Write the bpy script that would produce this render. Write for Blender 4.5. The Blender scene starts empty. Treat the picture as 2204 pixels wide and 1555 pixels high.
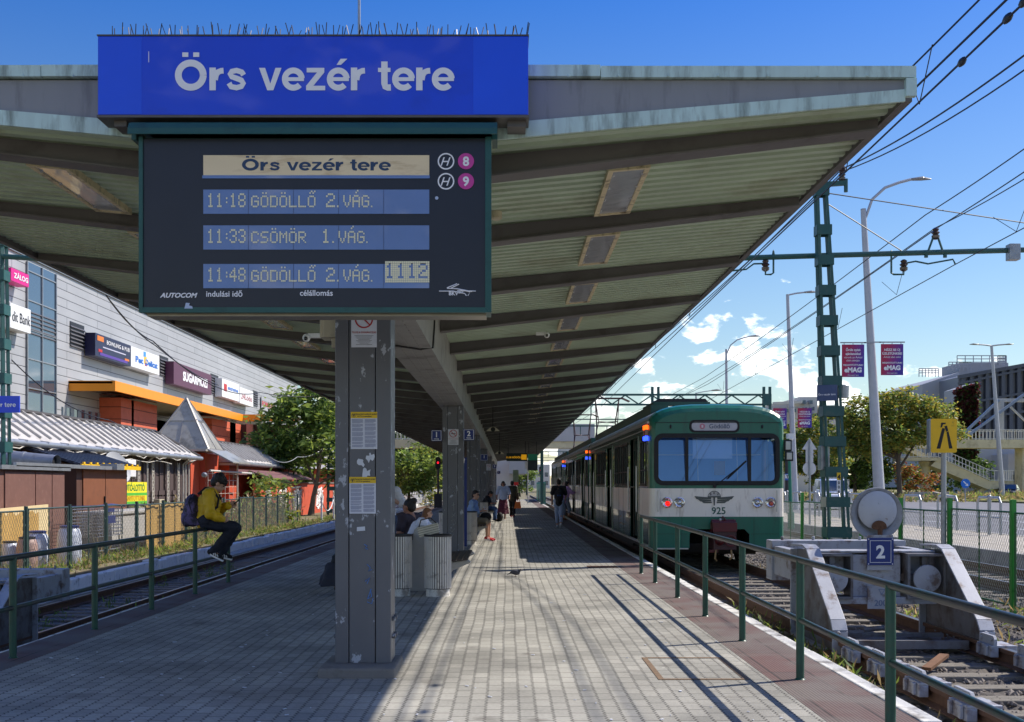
import bpy, bmesh, math, random
import numpy as np
from mathutils import Vector, Matrix

random.seed(7)
rng = np.random.default_rng(7)
SC = bpy.context.scene
COL = SC.collection
rad = math.radians

# ------------------------------------------------------------------ camera
EYE = 1.5
FPX, CX, CY = 2400.0, 1092.0, 1043.0          # focal length and principal point in photo pixels
cam_d = bpy.data.cameras.new("camera")
cam = bpy.data.objects.new("camera", cam_d)
COL.objects.link(cam)
cam.location = (0, 0, EYE)
cam.rotation_euler = (rad(90), 0, 0)
cam_d.sensor_width = 36.0
cam_d.lens = FPX / 2204 * 36
cam_d.shift_x = 10 / 2204
cam_d.shift_y = 265.5 / 2204
cam_d.clip_start = 0.1
cam_d.clip_end = 4000
SC.camera = cam

# ------------------------------------------------------------------ sun, sky, exposure
SUN = Vector((0.80, 0.35, 0.91)).normalized()
SUN_EL = math.asin(SUN.z)
SUN_AZ = math.atan2(SUN.x, SUN.y)
sd = bpy.data.lights.new("sun", 'SUN')
sd.energy = 3.7
sd.angle = rad(0.5)
sd.color = (1.0, 0.93, 0.82)
so = bpy.data.objects.new("sun", sd)
COL.objects.link(so)
so.rotation_euler = (-SUN).to_track_quat('-Z', 'Y').to_euler()
so.location = (40, 20, 50)

SC.view_settings.view_transform = 'Standard'
SC.view_settings.look = 'None'
SC.view_settings.exposure = 0.72
SC.view_settings.gamma = 1.0

world = bpy.data.worlds.new("World")
SC.world = world
world.use_nodes = True
wt = world.node_tree
wt.nodes.clear()
def wn(t, **kw):
    n = wt.nodes.new(t)
    for k, v in kw.items():
        setattr(n, k, v)
    return n
def wl(a, b):
    wt.links.new(a, b)
def wmath(op, a, b=None, clamp=False):
    n = wn('ShaderNodeMath', operation=op, use_clamp=clamp)
    for i, v in enumerate((a, b)):
        if v is None: continue
        if isinstance(v, (int, float)): n.inputs[i].default_value = v
        else: wl(v, n.inputs[i])
    return n.outputs[0]
sky = wn('ShaderNodeTexSky', sky_type='NISHITA')
sky.sun_disc = False
sky.sun_elevation = SUN_EL
sky.sun_rotation = SUN_AZ
sky.altitude = 100
sky.air_density = 1.15
sky.dust_density = 0.3
sky.ozone_density = 3.0
hs = wn('ShaderNodeHueSaturation')
hs.inputs['Saturation'].default_value = 1.5
hs.inputs['Hue'].default_value = 0.512
hs.inputs['Value'].default_value = 0.6
wl(sky.outputs[0], hs.inputs['Color'])
tc = wn('ShaderNodeTexCoord')
sep = wn('ShaderNodeSeparateXYZ')
wl(tc.outputs['Generated'], sep.inputs[0])
high = wmath('MULTIPLY', sep.outputs['Z'], 2.2, True)      # a deeper blue overhead, paler towards the horizon
wl(wmath('ADD', wmath('MULTIPLY', high, 0.42), 1.06), hs.inputs['Saturation'])
wl(wmath('ADD', wmath('MULTIPLY', high, 0.022), 0.5), hs.inputs['Hue'])
wl(wmath('ADD', wmath('MULTIPLY', high, 0.14), 0.48), hs.inputs['Value'])
# clouds live in the sky dome: soft banks at given compass directions and heights
mp = wn('ShaderNodeMapping')
mp.inputs['Scale'].default_value = (17, 17, 34)
wl(tc.outputs['Generated'], mp.inputs[0])
nz = wn('ShaderNodeTexNoise')
nz.inputs['Scale'].default_value = 1.0
nz.inputs['Detail'].default_value = 9
nz.inputs['Roughness'].default_value = 0.56
nz.inputs['Distortion'].default_value = 0.2
wl(mp.outputs[0], nz.inputs['Vector'])
def bank(dx, dz, rx, rz):
    """an elliptical cloud bank around direction (dx, 1, dz)"""
    yy = wmath('MAXIMUM', sep.outputs['Y'], 0.05)
    ax = wmath('DIVIDE', sep.outputs['X'], yy)
    az = wmath('DIVIDE', sep.outputs['Z'], yy)
    u = wmath('DIVIDE', wmath('SUBTRACT', ax, dx), rx)
    v = wmath('DIVIDE', wmath('SUBTRACT', az, dz), rz)
    d = wmath('SQRT', wmath('ADD', wmath('MULTIPLY', u, u), wmath('MULTIPLY', v, v)))
    return wmath('SUBTRACT', 1.0, d)
banks = [(0.185, 0.098, 0.13, 0.045), (0.19, 0.152, 0.055, 0.016), (0.30, 0.066, 0.16, 0.036),
         (0.41, 0.098, 0.10, 0.028), (0.115, 0.06, 0.12, 0.05), (0.253, 0.181, 0.016, 0.007),
         (-0.05, 0.05, 0.2, 0.05), (-0.35, 0.12, 0.2, 0.03), (0.17, 0.127, 0.035, 0.02)]
m = None
for b in banks:
    o = bank(*b)
    m = o if m is None else wmath('MAXIMUM', m, o)
m = wmath('MAXIMUM', m, -1.0)
# unseen cumulus added behind the viewer as fill light, thinned where the windscreen reflects
gap = wmath('MULTIPLY', wmath('LESS_THAN', wmath('ABSOLUTE', wmath('SUBTRACT', sep.outputs['X'], 0.18)), 0.22), wmath('LESS_THAN', sep.outputs['Z'], 0.5))
back = wmath('MULTIPLY', wmath('LESS_THAN', sep.outputs['Y'], -0.15), wmath('SUBTRACT', 1.4, wmath('MULTIPLY', gap, 0.95)))
m = wmath('MAXIMUM', m, wmath('SUBTRACT', back, 1.0))
dens = wmath('ADD', wmath('MULTIPLY', m, 0.42), wmath('SUBTRACT', wmath('MULTIPLY', nz.outputs[0], 2.6), 1.57))
cl = wn('ShaderNodeMapRange', interpolation_type='SMOOTHSTEP')
cl.inputs['From Min'].default_value = 0.0
cl.inputs['From Max'].default_value = 0.22
cl.inputs['To Max'].default_value = 0.95
wl(dens, cl.inputs['Value'])
# grey bellies: thick parts of a cloud are less bright
th = wn('ShaderNodeMapRange')
th.inputs['From Min'].default_value = 0.1
th.inputs['From Max'].default_value = 0.6
th.inputs['To Min'].default_value = 1.0
th.inputs['To Max'].default_value = 0.72
wl(dens, th.inputs['Value'])
ccol = wn('ShaderNodeMixRGB', blend_type='MULTIPLY')
ccol.inputs['Fac'].default_value = 1
ccol.inputs['Color1'].default_value = (8.0, 8.0, 7.8, 1)
wl(th.outputs[0], ccol.inputs['Color2'])
mix = wn('ShaderNodeMixRGB')
wl(cl.outputs[0], mix.inputs['Fac'])
wl(hs.outputs[0], mix.inputs['Color1'])
wl(ccol.outputs[0], mix.inputs['Color2'])
bg = wn('ShaderNodeBackground')
bg.inputs['Strength'].default_value = 0.15
wl(mix.outputs[0], bg.inputs['Color'])
wo = wn('ShaderNodeOutputWorld')
wl(bg.outputs[0], wo.inputs['Surface'])
SC.cycles.max_bounces = 8
SC.cycles.transparent_max_bounces = 24
SC.cycles.use_denoising = True

def P(px, py, D):
    """where a photo pixel lies at depth D metres"""
    return Vector(((px - CX) * D / FPX, D, EYE - (py - CY) * D / FPX))
def PX(px, X):
    """depth at which a line parallel to the track at X shows at column px"""
    return X * FPX / (px - CX)

# ------------------------------------------------------------------ materials
def lin(c):
    c = c / 255.0
    return c / 12.92 if c <= 0.04045 else ((c + 0.055) / 1.055) ** 2.4
def S(r, g, b):
    return (lin(r), lin(g), lin(b), 1)
MATS = {}
def nodes_of(m):
    m.use_nodes = True
    return m.node_tree, m.node_tree.nodes.get('Principled BSDF')
def mat(name, col, rough=0.6, metal=0.0, var=0.12, scale=5.0, bump=0.0, bscale=60.0, spec=0.5,
        dirt=None, damt=0.5, dscale=3.0, dlo=0.52, dhi=0.66, stretch=(1, 1, 1), emit=None, estr=0.0, coat=0.0):
    if name in MATS: return MATS[name]
    m = bpy.data.materials.new(name)
    MATS[name] = m
    t, b = nodes_of(m)
    N, L = t.nodes, t.links
    tcn = N.new('ShaderNodeTexCoord')
    no = N.new('ShaderNodeTexNoise')
    no.inputs['Scale'].default_value = scale
    no.inputs['Detail'].default_value = 6
    mpn = N.new('ShaderNodeMapping')
    mpn.inputs['Scale'].default_value = stretch
    L.new(tcn.outputs['Object'], mpn.inputs[0])
    L.new(mpn.outputs[0], no.inputs['Vector'])
    mx = N.new('ShaderNodeMixRGB')
    mx.inputs['Color1'].default_value = tuple(max(0, c * (1 - 1.6 * var)) for c in col[:3]) + (1,)
    mx.inputs['Color2'].default_value = tuple(min(1, c * (1 + 1.6 * var)) for c in col[:3]) + (1,)
    L.new(no.outputs[0], mx.inputs['Fac'])
    out = mx.outputs[0]
    if dirt is not None:
        n2 = N.new('ShaderNodeTexNoise')
        n2.inputs['Scale'].default_value = dscale
        n2.inputs['Detail'].default_value = 10
        n2.inputs['Roughness'].default_value = 0.65
        L.new(mpn.outputs[0], n2.inputs['Vector'])
        mr = N.new('ShaderNodeMapRange')
        mr.inputs['From Min'].default_value = dlo
        mr.inputs['From Max'].default_value = dhi
        mr.inputs['To Max'].default_value = damt
        L.new(n2.outputs[0], mr.inputs['Value'])
        m2 = N.new('ShaderNodeMixRGB')
        L.new(mr.outputs[0], m2.inputs['Fac'])
        L.new(out, m2.inputs['Color1'])
        m2.inputs['Color2'].default_value = dirt
        out = m2.outputs[0]
    L.new(out, b.inputs['Base Color'])
    b.inputs['Roughness'].default_value = rough
    b.inputs['Metallic'].default_value = metal
    b.inputs['Specular IOR Level'].default_value = spec
    b.inputs['Coat Weight'].default_value = coat
    if emit is not None:
        b.inputs['Emission Color'].default_value = emit
        b.inputs['Emission Strength'].default_value = estr
    if bump:
        n3 = N.new('ShaderNodeTexNoise')
        n3.inputs['Scale'].default_value = bscale
        n3.inputs['Detail'].default_value = 5
        L.new(mpn.outputs[0], n3.inputs['Vector'])
        bp = N.new('ShaderNodeBump')
        bp.inputs['Strength'].default_value = bump
        bp.inputs['Distance'].default_value = 0.02
        L.new(n3.outputs[0], bp.inputs['Height'])
        L.new(bp.outputs[0], b.inputs['Normal'])
    return m

def leaf_mat(name, col, trans=0.5):
    m = bpy.data.materials.new(name)
    m.use_nodes = True
    t = m.node_tree
    t.nodes.clear()
    N, L = t.nodes, t.links
    oi = N.new('ShaderNodeNewGeometry')
    hsn = N.new('ShaderNodeHueSaturation')
    hsn.inputs['Color'].default_value = col
    mr = N.new('ShaderNodeMapRange')
    mr.inputs['To Min'].default_value = 0.65
    mr.inputs['To Max'].default_value = 1.35
    L.new(oi.outputs['Random Per Island'], mr.inputs['Value'])
    L.new(mr.outputs[0], hsn.inputs['Value'])
    d = N.new('ShaderNodeBsdfPrincipled')
    d.inputs['Roughness'].default_value = 0.45
    tr = N.new('ShaderNodeBsdfTranslucent')
    hs2 = N.new('ShaderNodeHueSaturation')
    hs2.inputs['Hue'].default_value = 0.48
    hs2.inputs['Value'].default_value = 1.5
    L.new(hsn.outputs[0], hs2.inputs['Color'])
    L.new(hsn.outputs[0], d.inputs['Base Color'])
    L.new(hs2.outputs[0], tr.inputs['Color'])
    ms = N.new('ShaderNodeMixShader')
    ms.inputs[0].default_value = trans
    L.new(d.outputs[0], ms.inputs[1])
    L.new(tr.outputs[0], ms.inputs[2])
    o = N.new('ShaderNodeOutputMaterial')
    L.new(ms.outputs[0], o.inputs[0])
    MATS[name] = m
    return m

def glass_mat(name, tint=(0.75, 0.85, 0.9, 1), refl=0.25, rough=0.02):
    """window glass: part mirror, part see-through"""
    m = bpy.data.materials.new(name)
    m.use_nodes = True
    t = m.node_tree
    t.nodes.clear()
    N, L = t.nodes, t.links
    tr = N.new('ShaderNodeBsdfTransparent')
    tr.inputs[0].default_value = tint
    gl = N.new('ShaderNodeBsdfGlossy')
    gl.inputs['Roughness'].default_value = rough
    gl.inputs['Color'].default_value = (0.9, 0.95, 1, 1)
    lw = N.new('ShaderNodeLayerWeight')
    lw.inputs[0].default_value = 0.35
    mr = N.new('ShaderNodeMapRange')
    mr.inputs['To Min'].default_value = refl
    mr.inputs['To Max'].default_value = 0.95
    L.new(lw.outputs['Fresnel'], mr.inputs['Value'])
    ms = N.new('ShaderNodeMixShader')
    L.new(mr.outputs[0], ms.inputs[0])
    L.new(tr.outputs[0], ms.inputs[1])
    L.new(gl.outputs[0], ms.inputs[2])
    o = N.new('ShaderNodeOutputMaterial')
    L.new(ms.outputs[0], o.inputs[0])
    MATS[name] = m
    return m

# ------------------------------------------------------------------ mesh builder
class MB:
    def __init__(self):
        self.v, self.f, self.m, self.k = [], [], [], 0
    def add(self, vs, fs, k=None):
        o = len(self.v)
        self.v.extend([tuple(p) for p in vs])
        k = self.k if k is None else k
        for f in fs:
            self.f.append([i + o for i in f])
            self.m.append(k)
        return self
    def box(self, x0, x1, y0, y1, z0, z1, k=None):
        vs = [(x0, y0, z0), (x1, y0, z0), (x1, y1, z0), (x0, y1, z0), (x0, y0, z1), (x1, y0, z1), (x1, y1, z1), (x0, y1, z1)]
        return self.add(vs, [(0, 3, 2, 1), (4, 5, 6, 7), (0, 1, 5, 4), (1, 2, 6, 5), (2, 3, 7, 6), (3, 0, 4, 7)], k)
    def bar(self, p0, p1, w, h, up=(0, 0, 1), k=None):
        """a rectangular bar from p0 to p1"""
        p0, p1 = Vector(p0), Vector(p1)
        d = (p1 - p0).normalized()
        up = Vector(up)
        s = d.cross(up)
        if s.length < 1e-4: s = d.cross(Vector((1, 0, 0)))
        s.normalize()
        u = s.cross(d)
        vs = []
        for p in (p0, p1):
            for a, b in ((-1, -1), (1, -1), (1, 1), (-1, 1)):
                vs.append(p + s * (a * w / 2) + u * (b * h / 2))
        return self.add(vs, [(0, 1, 2, 3), (7, 6, 5, 4), (0, 4, 5, 1), (1, 5, 6, 2), (2, 6, 7, 3), (3, 7, 4, 0)], k)
    def tube(self, pts, r, n=8, k=None, cap=True):
        pts = [Vector(p) for p in pts]
        rs = r if isinstance(r, (list, tuple)) else [r] * len(pts)
        vs, fs = [], []
        ref = None
        for i, p in enumerate(pts):
            d = (pts[min(i + 1, len(pts) - 1)] - pts[max(i - 1, 0)])
            d = d.normalized() if d.length > 1e-9 else Vector((0, 0, 1))
            if ref is None:
                ref = Vector((0, 0, 1)) if abs(d.z) < 0.9 else Vector((1, 0, 0))
            s = d.cross(ref)
            if s.length < 1e-5: s = d.cross(Vector((0, 1, 0)))
            s.normalize()
            u = s.cross(d).normalized()
            ref = u
            for j in range(n):
                a = 2 * math.pi * j / n
                vs.append(p + (s * math.cos(a) + u * math.sin(a)) * rs[i])
        for i in range(len(pts) - 1):
            for j in range(n):
                fs.append((i * n + j, i * n + (j + 1) % n, (i + 1) * n + (j + 1) % n, (i + 1) * n + j))
        if cap:
            fs.append(tuple(range(n - 1, -1, -1)))
            o = (len(pts) - 1) * n
            fs.append(tuple(range(o, o + n)))
        return self.add(vs, fs, k)
    def lathe(self, c, prof, n=20, k=None, axis='Z', cap=True):
        """profile of (radius, height) pairs turned about an axis through c"""
        vs, fs = [], []
        for r, h in prof:
            for j in range(n):
                a = 2 * math.pi * j / n
                x, y = r * math.cos(a), r * math.sin(a)
                p = {'Z': (x, y, h), 'Y': (x, h, y), 'X': (h, x, y)}[axis]
                vs.append((c[0] + p[0], c[1] + p[1], c[2] + p[2]))
        for i in range(len(prof) - 1):
            for j in range(n):
                fs.append((i * n + j, i * n + (j + 1) % n, (i + 1) * n + (j + 1) % n, (i + 1) * n + j))
        if cap:
            if prof[0][0] > 1e-6: fs.append(tuple(range(n - 1, -1, -1)))
            if prof[-1][0] > 1e-6:
                o = (len(prof) - 1) * n
                fs.append(tuple(range(o, o + n)))
        return self.add(vs, fs, k)
    def prism(self, poly, axis, a, b, k=None):
        """2-D outline pushed along an axis from a to b ('X': outline is (y,z); 'Y': (x,z); 'Z': (x,y))"""
        def pt(p, h):
            return {'X': (h, p[0], p[1]), 'Y': (p[0], h, p[1]), 'Z': (p[0], p[1], h)}[axis]
        n = len(poly)
        vs = [pt(p, a) for p in poly] + [pt(p, b) for p in poly]
        fs = [tuple(range(n - 1, -1, -1)), tuple(range(n, 2 * n))]
        fs += [(i, (i + 1) % n, n + (i + 1) % n, n + i) for i in range(n)]
        return self.add(vs, fs, k)
    def ell(self, c, r, n=12, k=None, rot=None):
        vs, fs = [], []
        m_ = n // 2 + 1
        for i in range(m_):
            th = math.pi * i / (m_ - 1)
            for j in range(n):
                ph = 2 * math.pi * j / n
                p = Vector((r[0] * math.sin(th) * math.cos(ph), r[1] * math.sin(th) * math.sin(ph), r[2] * math.cos(th)))
                if rot is not None: p = rot @ p
                vs.append(Vector(c) + p)
        for i in range(m_ - 1):
            for j in range(n):
                fs.append((i * n + j, (i + 1) * n + j, (i + 1) * n + (j + 1) % n, i * n + (j + 1) % n))
        return self.add(vs, fs, k)
    def caps(self, p0, p1, r0, r1, n=12, k=None):
        """a tapered limb with round ends"""
        p0, p1 = Vector(p0), Vector(p1)
        d = p1 - p0
        L = max(d.length, 1e-5)
        pts, rs = [], []
        for t in (-1, -0.8, -0.45, 0):
            pts.append(p0 + d / L * (t * r0)); rs.append(max(1e-4, r0 * math.sqrt(max(0, 1 - t * t))))
        for t in (0, 0.45, 0.8, 1):
            pts.append(p1 + d / L * (t * r1)); rs.append(max(1e-4, r1 * math.sqrt(max(0, 1 - t * t))))
        return self.tube(pts, rs, n, k)
    def quad(self, a, b, c, d, k=None):
        return self.add([a, b, c, d], [(0, 1, 2, 3)], k)
    def ringfill(self, outer, inner, c, axis='Y', h=0.0, n=72, k=None, h2=None):
        """flat face between an outline and a hole, both star-shaped about c"""
        def hit(poly, ang):
            dx, dy = math.cos(ang), math.sin(ang)
            best = 0
            for i in range(len(poly)):
                x1, y1 = poly[i][0] - c[0], poly[i][1] - c[1]
                x2, y2 = poly[(i + 1) % len(poly)][0] - c[0], poly[(i + 1) % len(poly)][1] - c[1]
                ex, ey = x2 - x1, y2 - y1
                den = dx * ey - dy * ex
                if abs(den) < 1e-12: continue
                t = (x1 * ey - y1 * ex) / den
                s = (x1 * dy - y1 * dx) / den
                if t > 0 and -1e-9 <= s <= 1 + 1e-9: best = max(best, t)
            return (c[0] + dx * best, c[1] + dy * best)
        angs = set(2 * math.pi * i / n for i in range(n))
        for p in list(outer) + list(inner):
            angs.add(math.atan2(p[1] - c[1], p[0] - c[0]) % (2 * math.pi))
        angs = sorted(angs)
        n = len(angs)
        def pt(p, hh):
            return {'X': (hh, p[0], p[1]), 'Y': (p[0], hh, p[1]), 'Z': (p[0], p[1], hh)}[axis]
        h2 = h if h2 is None else h2
        vs = [pt(hit(outer, a), h) for a in angs] + [pt(hit(inner, a), h2) for a in angs]
        return self.add(vs, [(i, (i + 1) % n, n + (i + 1) % n, n + i) for i in range(n)], k)
    def merge(self, other, M=None, k=None):
        vs = [M @ Vector(p) for p in other.v] if M is not None else other.v
        o = len(self.v)
        self.v.extend([tuple(p) for p in vs])
        for f, mm in zip(other.f, other.m):
            self.f.append([i + o for i in f]); self.m.append(mm if k is None else k)
        return self

def rrect(x0, x1, z0, z1, r, n=5):
    pts = []
    for cx_, cz_, a0 in ((x1 - r, z0 + r, -90), (x1 - r, z1 - r, 0), (x0 + r, z1 - r, 90), (x0 + r, z0 + r, 180)):
        for i in range(n + 1):
            a = rad(a0 + 90 * i / n)
            pts.append((cx_ + r * math.cos(a), cz_ + r * math.sin(a)))
    return pts

ORG = {}
def mesh_of(name, mb, mats, origin=(0, 0, 0), smooth=False):
    me = bpy.data.meshes.new(name)
    o = Vector(origin)
    me.from_pydata([(p[0] - o.x, p[1] - o.y, p[2] - o.z) for p in mb.v], [], mb.f)
    for m in (mats if isinstance(mats, (list, tuple)) else [mats]):
        me.materials.append(m)
    if any(mb.m): me.polygons.foreach_set('material_index', mb.m)
    me.update()
    bm = bmesh.new(); bm.from_mesh(me)
    bmesh.ops.recalc_face_normals(bm, faces=bm.faces)
    bm.to_mesh(me); bm.free()
    if smooth:
        me.shade_smooth()
        me.set_sharp_from_angle(angle=rad(38))
    return me
def tagit(o, label=None, cat=None, group=None, kind=None):
    if label: o['label'] = label
    if cat: o['category'] = cat
    if group: o['group'] = group
    if kind: o['kind'] = kind
    return o
def thing(name, label, cat, loc=(0, 0, 0), group=None, rotz=0.0):
    o = bpy.data.objects.new(name, None)
    o.empty_display_size = 0.2
    COL.objects.link(o)
    o.location = loc
    o.rotation_euler = (0, 0, rotz)
    ORG[o.name] = Vector(loc)
    return tagit(o, label, cat, group)
def obj(name, mb, mats, parent=None, label=None, cat=None, group=None, kind=None, smooth=False, bev=0.0, local=False):
    """one mesh object. With a parent the shape is given in world metres (or about the thing's own base when local)"""
    if parent is not None:
        org = Vector((0, 0, 0)) if local else ORG[parent.name]
    else:
        a = np.array(mb.v)
        org = Vector(((a[:, 0].min() + a[:, 0].max()) / 2, (a[:, 1].min() + a[:, 1].max()) / 2, a[:, 2].min()))
    me = mesh_of(name, mb, mats, org, smooth)
    o = bpy.data.objects.new(name, me)
    COL.objects.link(o)
    if parent is not None:
        o.parent = parent
        ORG[o.name] = org
    else:
        o.location = org
        ORG[o.name] = org
    if bev:
        md = o.modifiers.new('edge', 'BEVEL')
        md.width = bev; md.segments = 2; md.limit_method = 'ANGLE'; md.angle_limit = rad(40)
    return tagit(o, label, cat, group, kind)
def dup(root, loc, rotz=None, label=None, group=None):
    r = root.copy(); COL.objects.link(r)
    r.location = loc
    if rotz is not None: r.rotation_euler = (0, 0, rotz)
    ORG[r.name] = Vector(loc)
    if label: r['label'] = label
    if group: r['group'] = group
    for ch in list(root.children):
        c = ch.copy(); COL.objects.link(c); c.parent = r
        for g in list(ch.children):
            d = g.copy(); COL.objects.link(d); d.parent = c
    return r
def struct(name, mb, mats, **kw):
    return obj(name, mb, mats, kind='structure', **kw)

_TX = {}
def text_mb(s, size, bold=0.0, extrude=0.0015, shear=0.0, spacing=1.0, align='CENTER', sx=1.0):
    """letters as a flat mesh in the XZ plane facing -Y, base line at z = 0"""
    key = (s, size, bold, extrude, shear, spacing, align, sx)
    if key in _TX: return _TX[key]
    cu = bpy.data.curves.new('letters', 'FONT')
    cu.body = s; cu.size = size; cu.offset = bold * size; cu.extrude = extrude
    cu.shear = shear; cu.space_character = spacing
    cu.align_x = align; cu.resolution_u = 3
    o = bpy.data.objects.new('letters', cu)
    COL.objects.link(o)
    dg = bpy.context.evaluated_depsgraph_get()
    me = bpy.data.meshes.new_from_object(o.evaluated_get(dg))
    mb = MB()
    mb.add([(v.co.x * sx, -v.co.z, v.co.y) for v in me.vertices], [tuple(p.vertices) for p in me.polygons])
    bpy.data.objects.remove(o); bpy.data.curves.remove(cu); bpy.data.meshes.remove(me)
    _TX[key] = mb
    return mb
def put_text(mb, s, size, at, k=None, rotz=0.0, **kw):
    M = Matrix.Translation(Vector(at)) @ Matrix.Rotation(rotz, 4, 'Z')
    mb.merge(text_mb(s, size, **kw), M, k)
def strokes(s, cap):
    """bold grotesque letters drawn as broad strokes (x, z), base line at 0; returns mesh in the XZ plane and its width"""
    mm, x0 = MB(), 0.0
    def rib(pts, w, y=0.0):
        n = len(pts); L_, R_ = [], []
        for i, p in enumerate(pts):
            a, b = pts[max(i - 1, 0)], pts[min(i + 1, n - 1)]
            dx, dz = b[0] - a[0], b[1] - a[1]; l = math.hypot(dx, dz) or 1
            nx, nz_ = -dz / l * w / 2, dx / l * w / 2
            L_.append((x0 + p[0] + nx, y, p[1] + nz_)); R_.append((x0 + p[0] - nx, y, p[1] - nz_))
        mm.add(L_ + R_, [(i, i + 1, n + i + 1, n + i) for i in range(n - 1)])
    def poly(pts): mm.add([(x0 + p[0], 0, p[1]) for p in pts], [tuple(range(len(pts)))])
    def arc(cx_, cz_, rx, rz, a0, a1, n=28): return [(cx_ + rx * math.cos(rad(a0 + (a1 - a0) * i / n)), cz_ + rz * math.sin(rad(a0 + (a1 - a0) * i / n))) for i in range(n + 1)]
    for ch in s:
        adv = {'Ö': 1.12, 'r': .53, 's': .76, 'v': .75, 'e': .78, 'é': .78, 'z': .70, 't': .48, ' ': .36}[ch]
        if ch == 'Ö':
            rib(arc(.52, .5, .41, .40, 0, 360, 48), .225)
            for q in (.24, .60): poly([(q, 1.1), (q + .2, 1.1), (q + .2, 1.25), (q, 1.25)])
        elif ch == 'r': rib([(.12, 0), (.12, .75)], .21); rib([(.2, .34), (.23, .5), (.3, .6), (.4, .64), (.48, .645)], .19, -.0006)
        elif ch == 's': rib([(.61, .50), (.55, .6), (.38, .655), (.22, .62), (.17, .54), (.22, .45), (.38, .395), (.54, .33), (.60, .23), (.54, .13), (.38, .085), (.2, .12), (.13, .24)], .18)
        elif ch == 'v': poly([(0, .74), (.2, .74), (.37, .22), (.27, 0)]); poly([(.37, .22), (.54, .74), (.74, .74), (.47, 0), (.27, 0)])
        elif ch in 'eé':
            rib(arc(.38, .37, .28, .285, 4, 318), .195); mm.add([(x0 + a, -.0006, b) for a, b in ((.12, .305), (.73, .305), (.73, .43), (.12, .43))], [(0, 1, 2, 3)])
            if ch == 'é': poly([(.32, .84), (.46, 1.04), (.68, 1.04), (.47, .84)])
        elif ch == 'z':
            poly([(.04, .59), (.62, .59), (.62, .74), (.04, .74)]); poly([(.02, .0), (.65, .0), (.65, .15), (.02, .15)]); poly([(.02, .15), (.26, .15), (.62, .59), (.38, .59)])
        elif ch == 't': rib([(.23, .95), (.23, .22), (.26, .12), (.34, .09), (.44, .095)], .21); mm.add([(x0 + a, -.0006, b) for a, b in ((.02, .6), (.43, .6), (.43, .74), (.02, .74))], [(0, 1, 2, 3)])
        x0 += adv
    mm.v = [(p[0] * cap, p[1], p[2] * cap) for p in mm.v]
    return mm, x0 * cap
def name_letters(cx_, y, z, width, squash=1.0):
    mm, w = strokes('Örs vezér tere', 1.0); k = width / w; o = MB()
    o.merge(mm); o.v = [(cx_ - width / 2 + p[0] * k, y + p[1], z + p[2] * k * squash) for p in o.v]
    return o
ORD = ['first', 'second', 'third', 'fourth', 'fifth', 'sixth', 'seventh', 'eighth', 'ninth', 'tenth', 'eleventh', 'twelfth',
       'thirteenth', 'fourteenth', 'fifteenth', 'sixteenth', 'seventeenth', 'eighteenth', 'nineteenth', 'twentieth']
# ================================================================== common materials
GREEN_STEEL = mat('green_steel', S(36, 84, 78), 0.45, 0.0, 0.15, 9, dirt=S(90, 100, 88), damt=0.35, dscale=7)
RAIL_GREEN = mat('rail_green', S(28, 74, 60), 0.38, 0.0, 0.18, 12, dirt=S(60, 62, 50), damt=0.4, dscale=14)
RAIL_WORN = mat('rail_worn', S(58, 62, 62), 0.34, 0.35, 0.25, 14, dirt=S(30, 66, 56), damt=0.9, dscale=5, dlo=0.46, dhi=0.58)
GREY_PAINT = mat('grey_paint', S(96, 98, 102), 0.5, 0.0, 0.1, 3, bump=0.05, bscale=200)
COLUMN_GREY = mat('column_grey', S(98, 99, 103), 0.42, 0.0, 0.10, 4, bump=0.06, bscale=90, dirt=S(176, 180, 188), damt=0.85,
                  dscale=8.5, dlo=0.60, dhi=0.625, stretch=(1, 1, 0.6))
CONCRETE = mat('concrete', S(168, 164, 156), 0.85, 0.0, 0.14, 2.5, bump=0.25, bscale=50, dirt=S(96, 92, 86), damt=0.6, dscale=3)
CONCRETE_D = mat('concrete_dark', S(122, 118, 112), 0.88, 0.0, 0.2, 3, bump=0.3, bscale=40, dirt=S(70, 66, 62), damt=0.6)
WHITE_KERB = mat('white_kerb', S(214, 212, 206), 0.75, 0.0, 0.1, 6, bump=0.2, bscale=40, dirt=S(116, 110, 104), damt=0.8, dscale=4, dlo=0.5, dhi=0.62)
RUST = mat('rusty_rail', S(104, 76, 58), 0.8, 0.1, 0.25, 14, bump=0.3, bscale=90)
RAIL_TOP = mat('rail_top', S(150, 142, 134), 0.3, 0.85, 0.1, 12)
WOOD_SLEEPER = mat('weathered_sleeper', S(132, 126, 116), 0.9, 0, 0.3, 4, bump=0.6, bscale=20, stretch=(1, 14, 6), dirt=S(62, 56, 50), damt=0.7, dscale=2)
STONE = mat('ballast_stone', S(122, 114, 106), 0.9, 0, 0.45, 5, bump=0.3, bscale=80, dirt=S(70, 62, 56), damt=0.6, dscale=1.2)
BALLAST = mat('ballast_bed', S(92, 86, 80), 0.95, 0, 0.55, 22, bump=1.0, bscale=26)
ASPHALT = mat('asphalt', S(112, 112, 116), 0.85, 0, 0.10, 1.5, bump=0.15, bscale=80, dirt=S(84, 84, 88), damt=0.5, dscale=0.4)
SIDEWALK = mat('sidewalk', S(176, 168, 154), 0.85, 0, 0.12, 3, bump=0.1, bscale=60, dirt=S(140, 130, 112), damt=0.6, dscale=0.8)
SOIL = mat('soil', S(128, 116, 92), 0.95, 0, 0.3, 3, bump=0.6, bscale=20, dirt=S(92, 100, 56), damt=0.8, dscale=0.6, dlo=0.45, dhi=0.6)
DRYGRASS = mat('verge', S(146, 134, 88), 0.95, 0, 0.3, 1.2, bump=0.6, bscale=12, dirt=S(98, 108, 56), damt=0.9, dscale=0.25, dlo=0.45, dhi=0.58)
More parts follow.
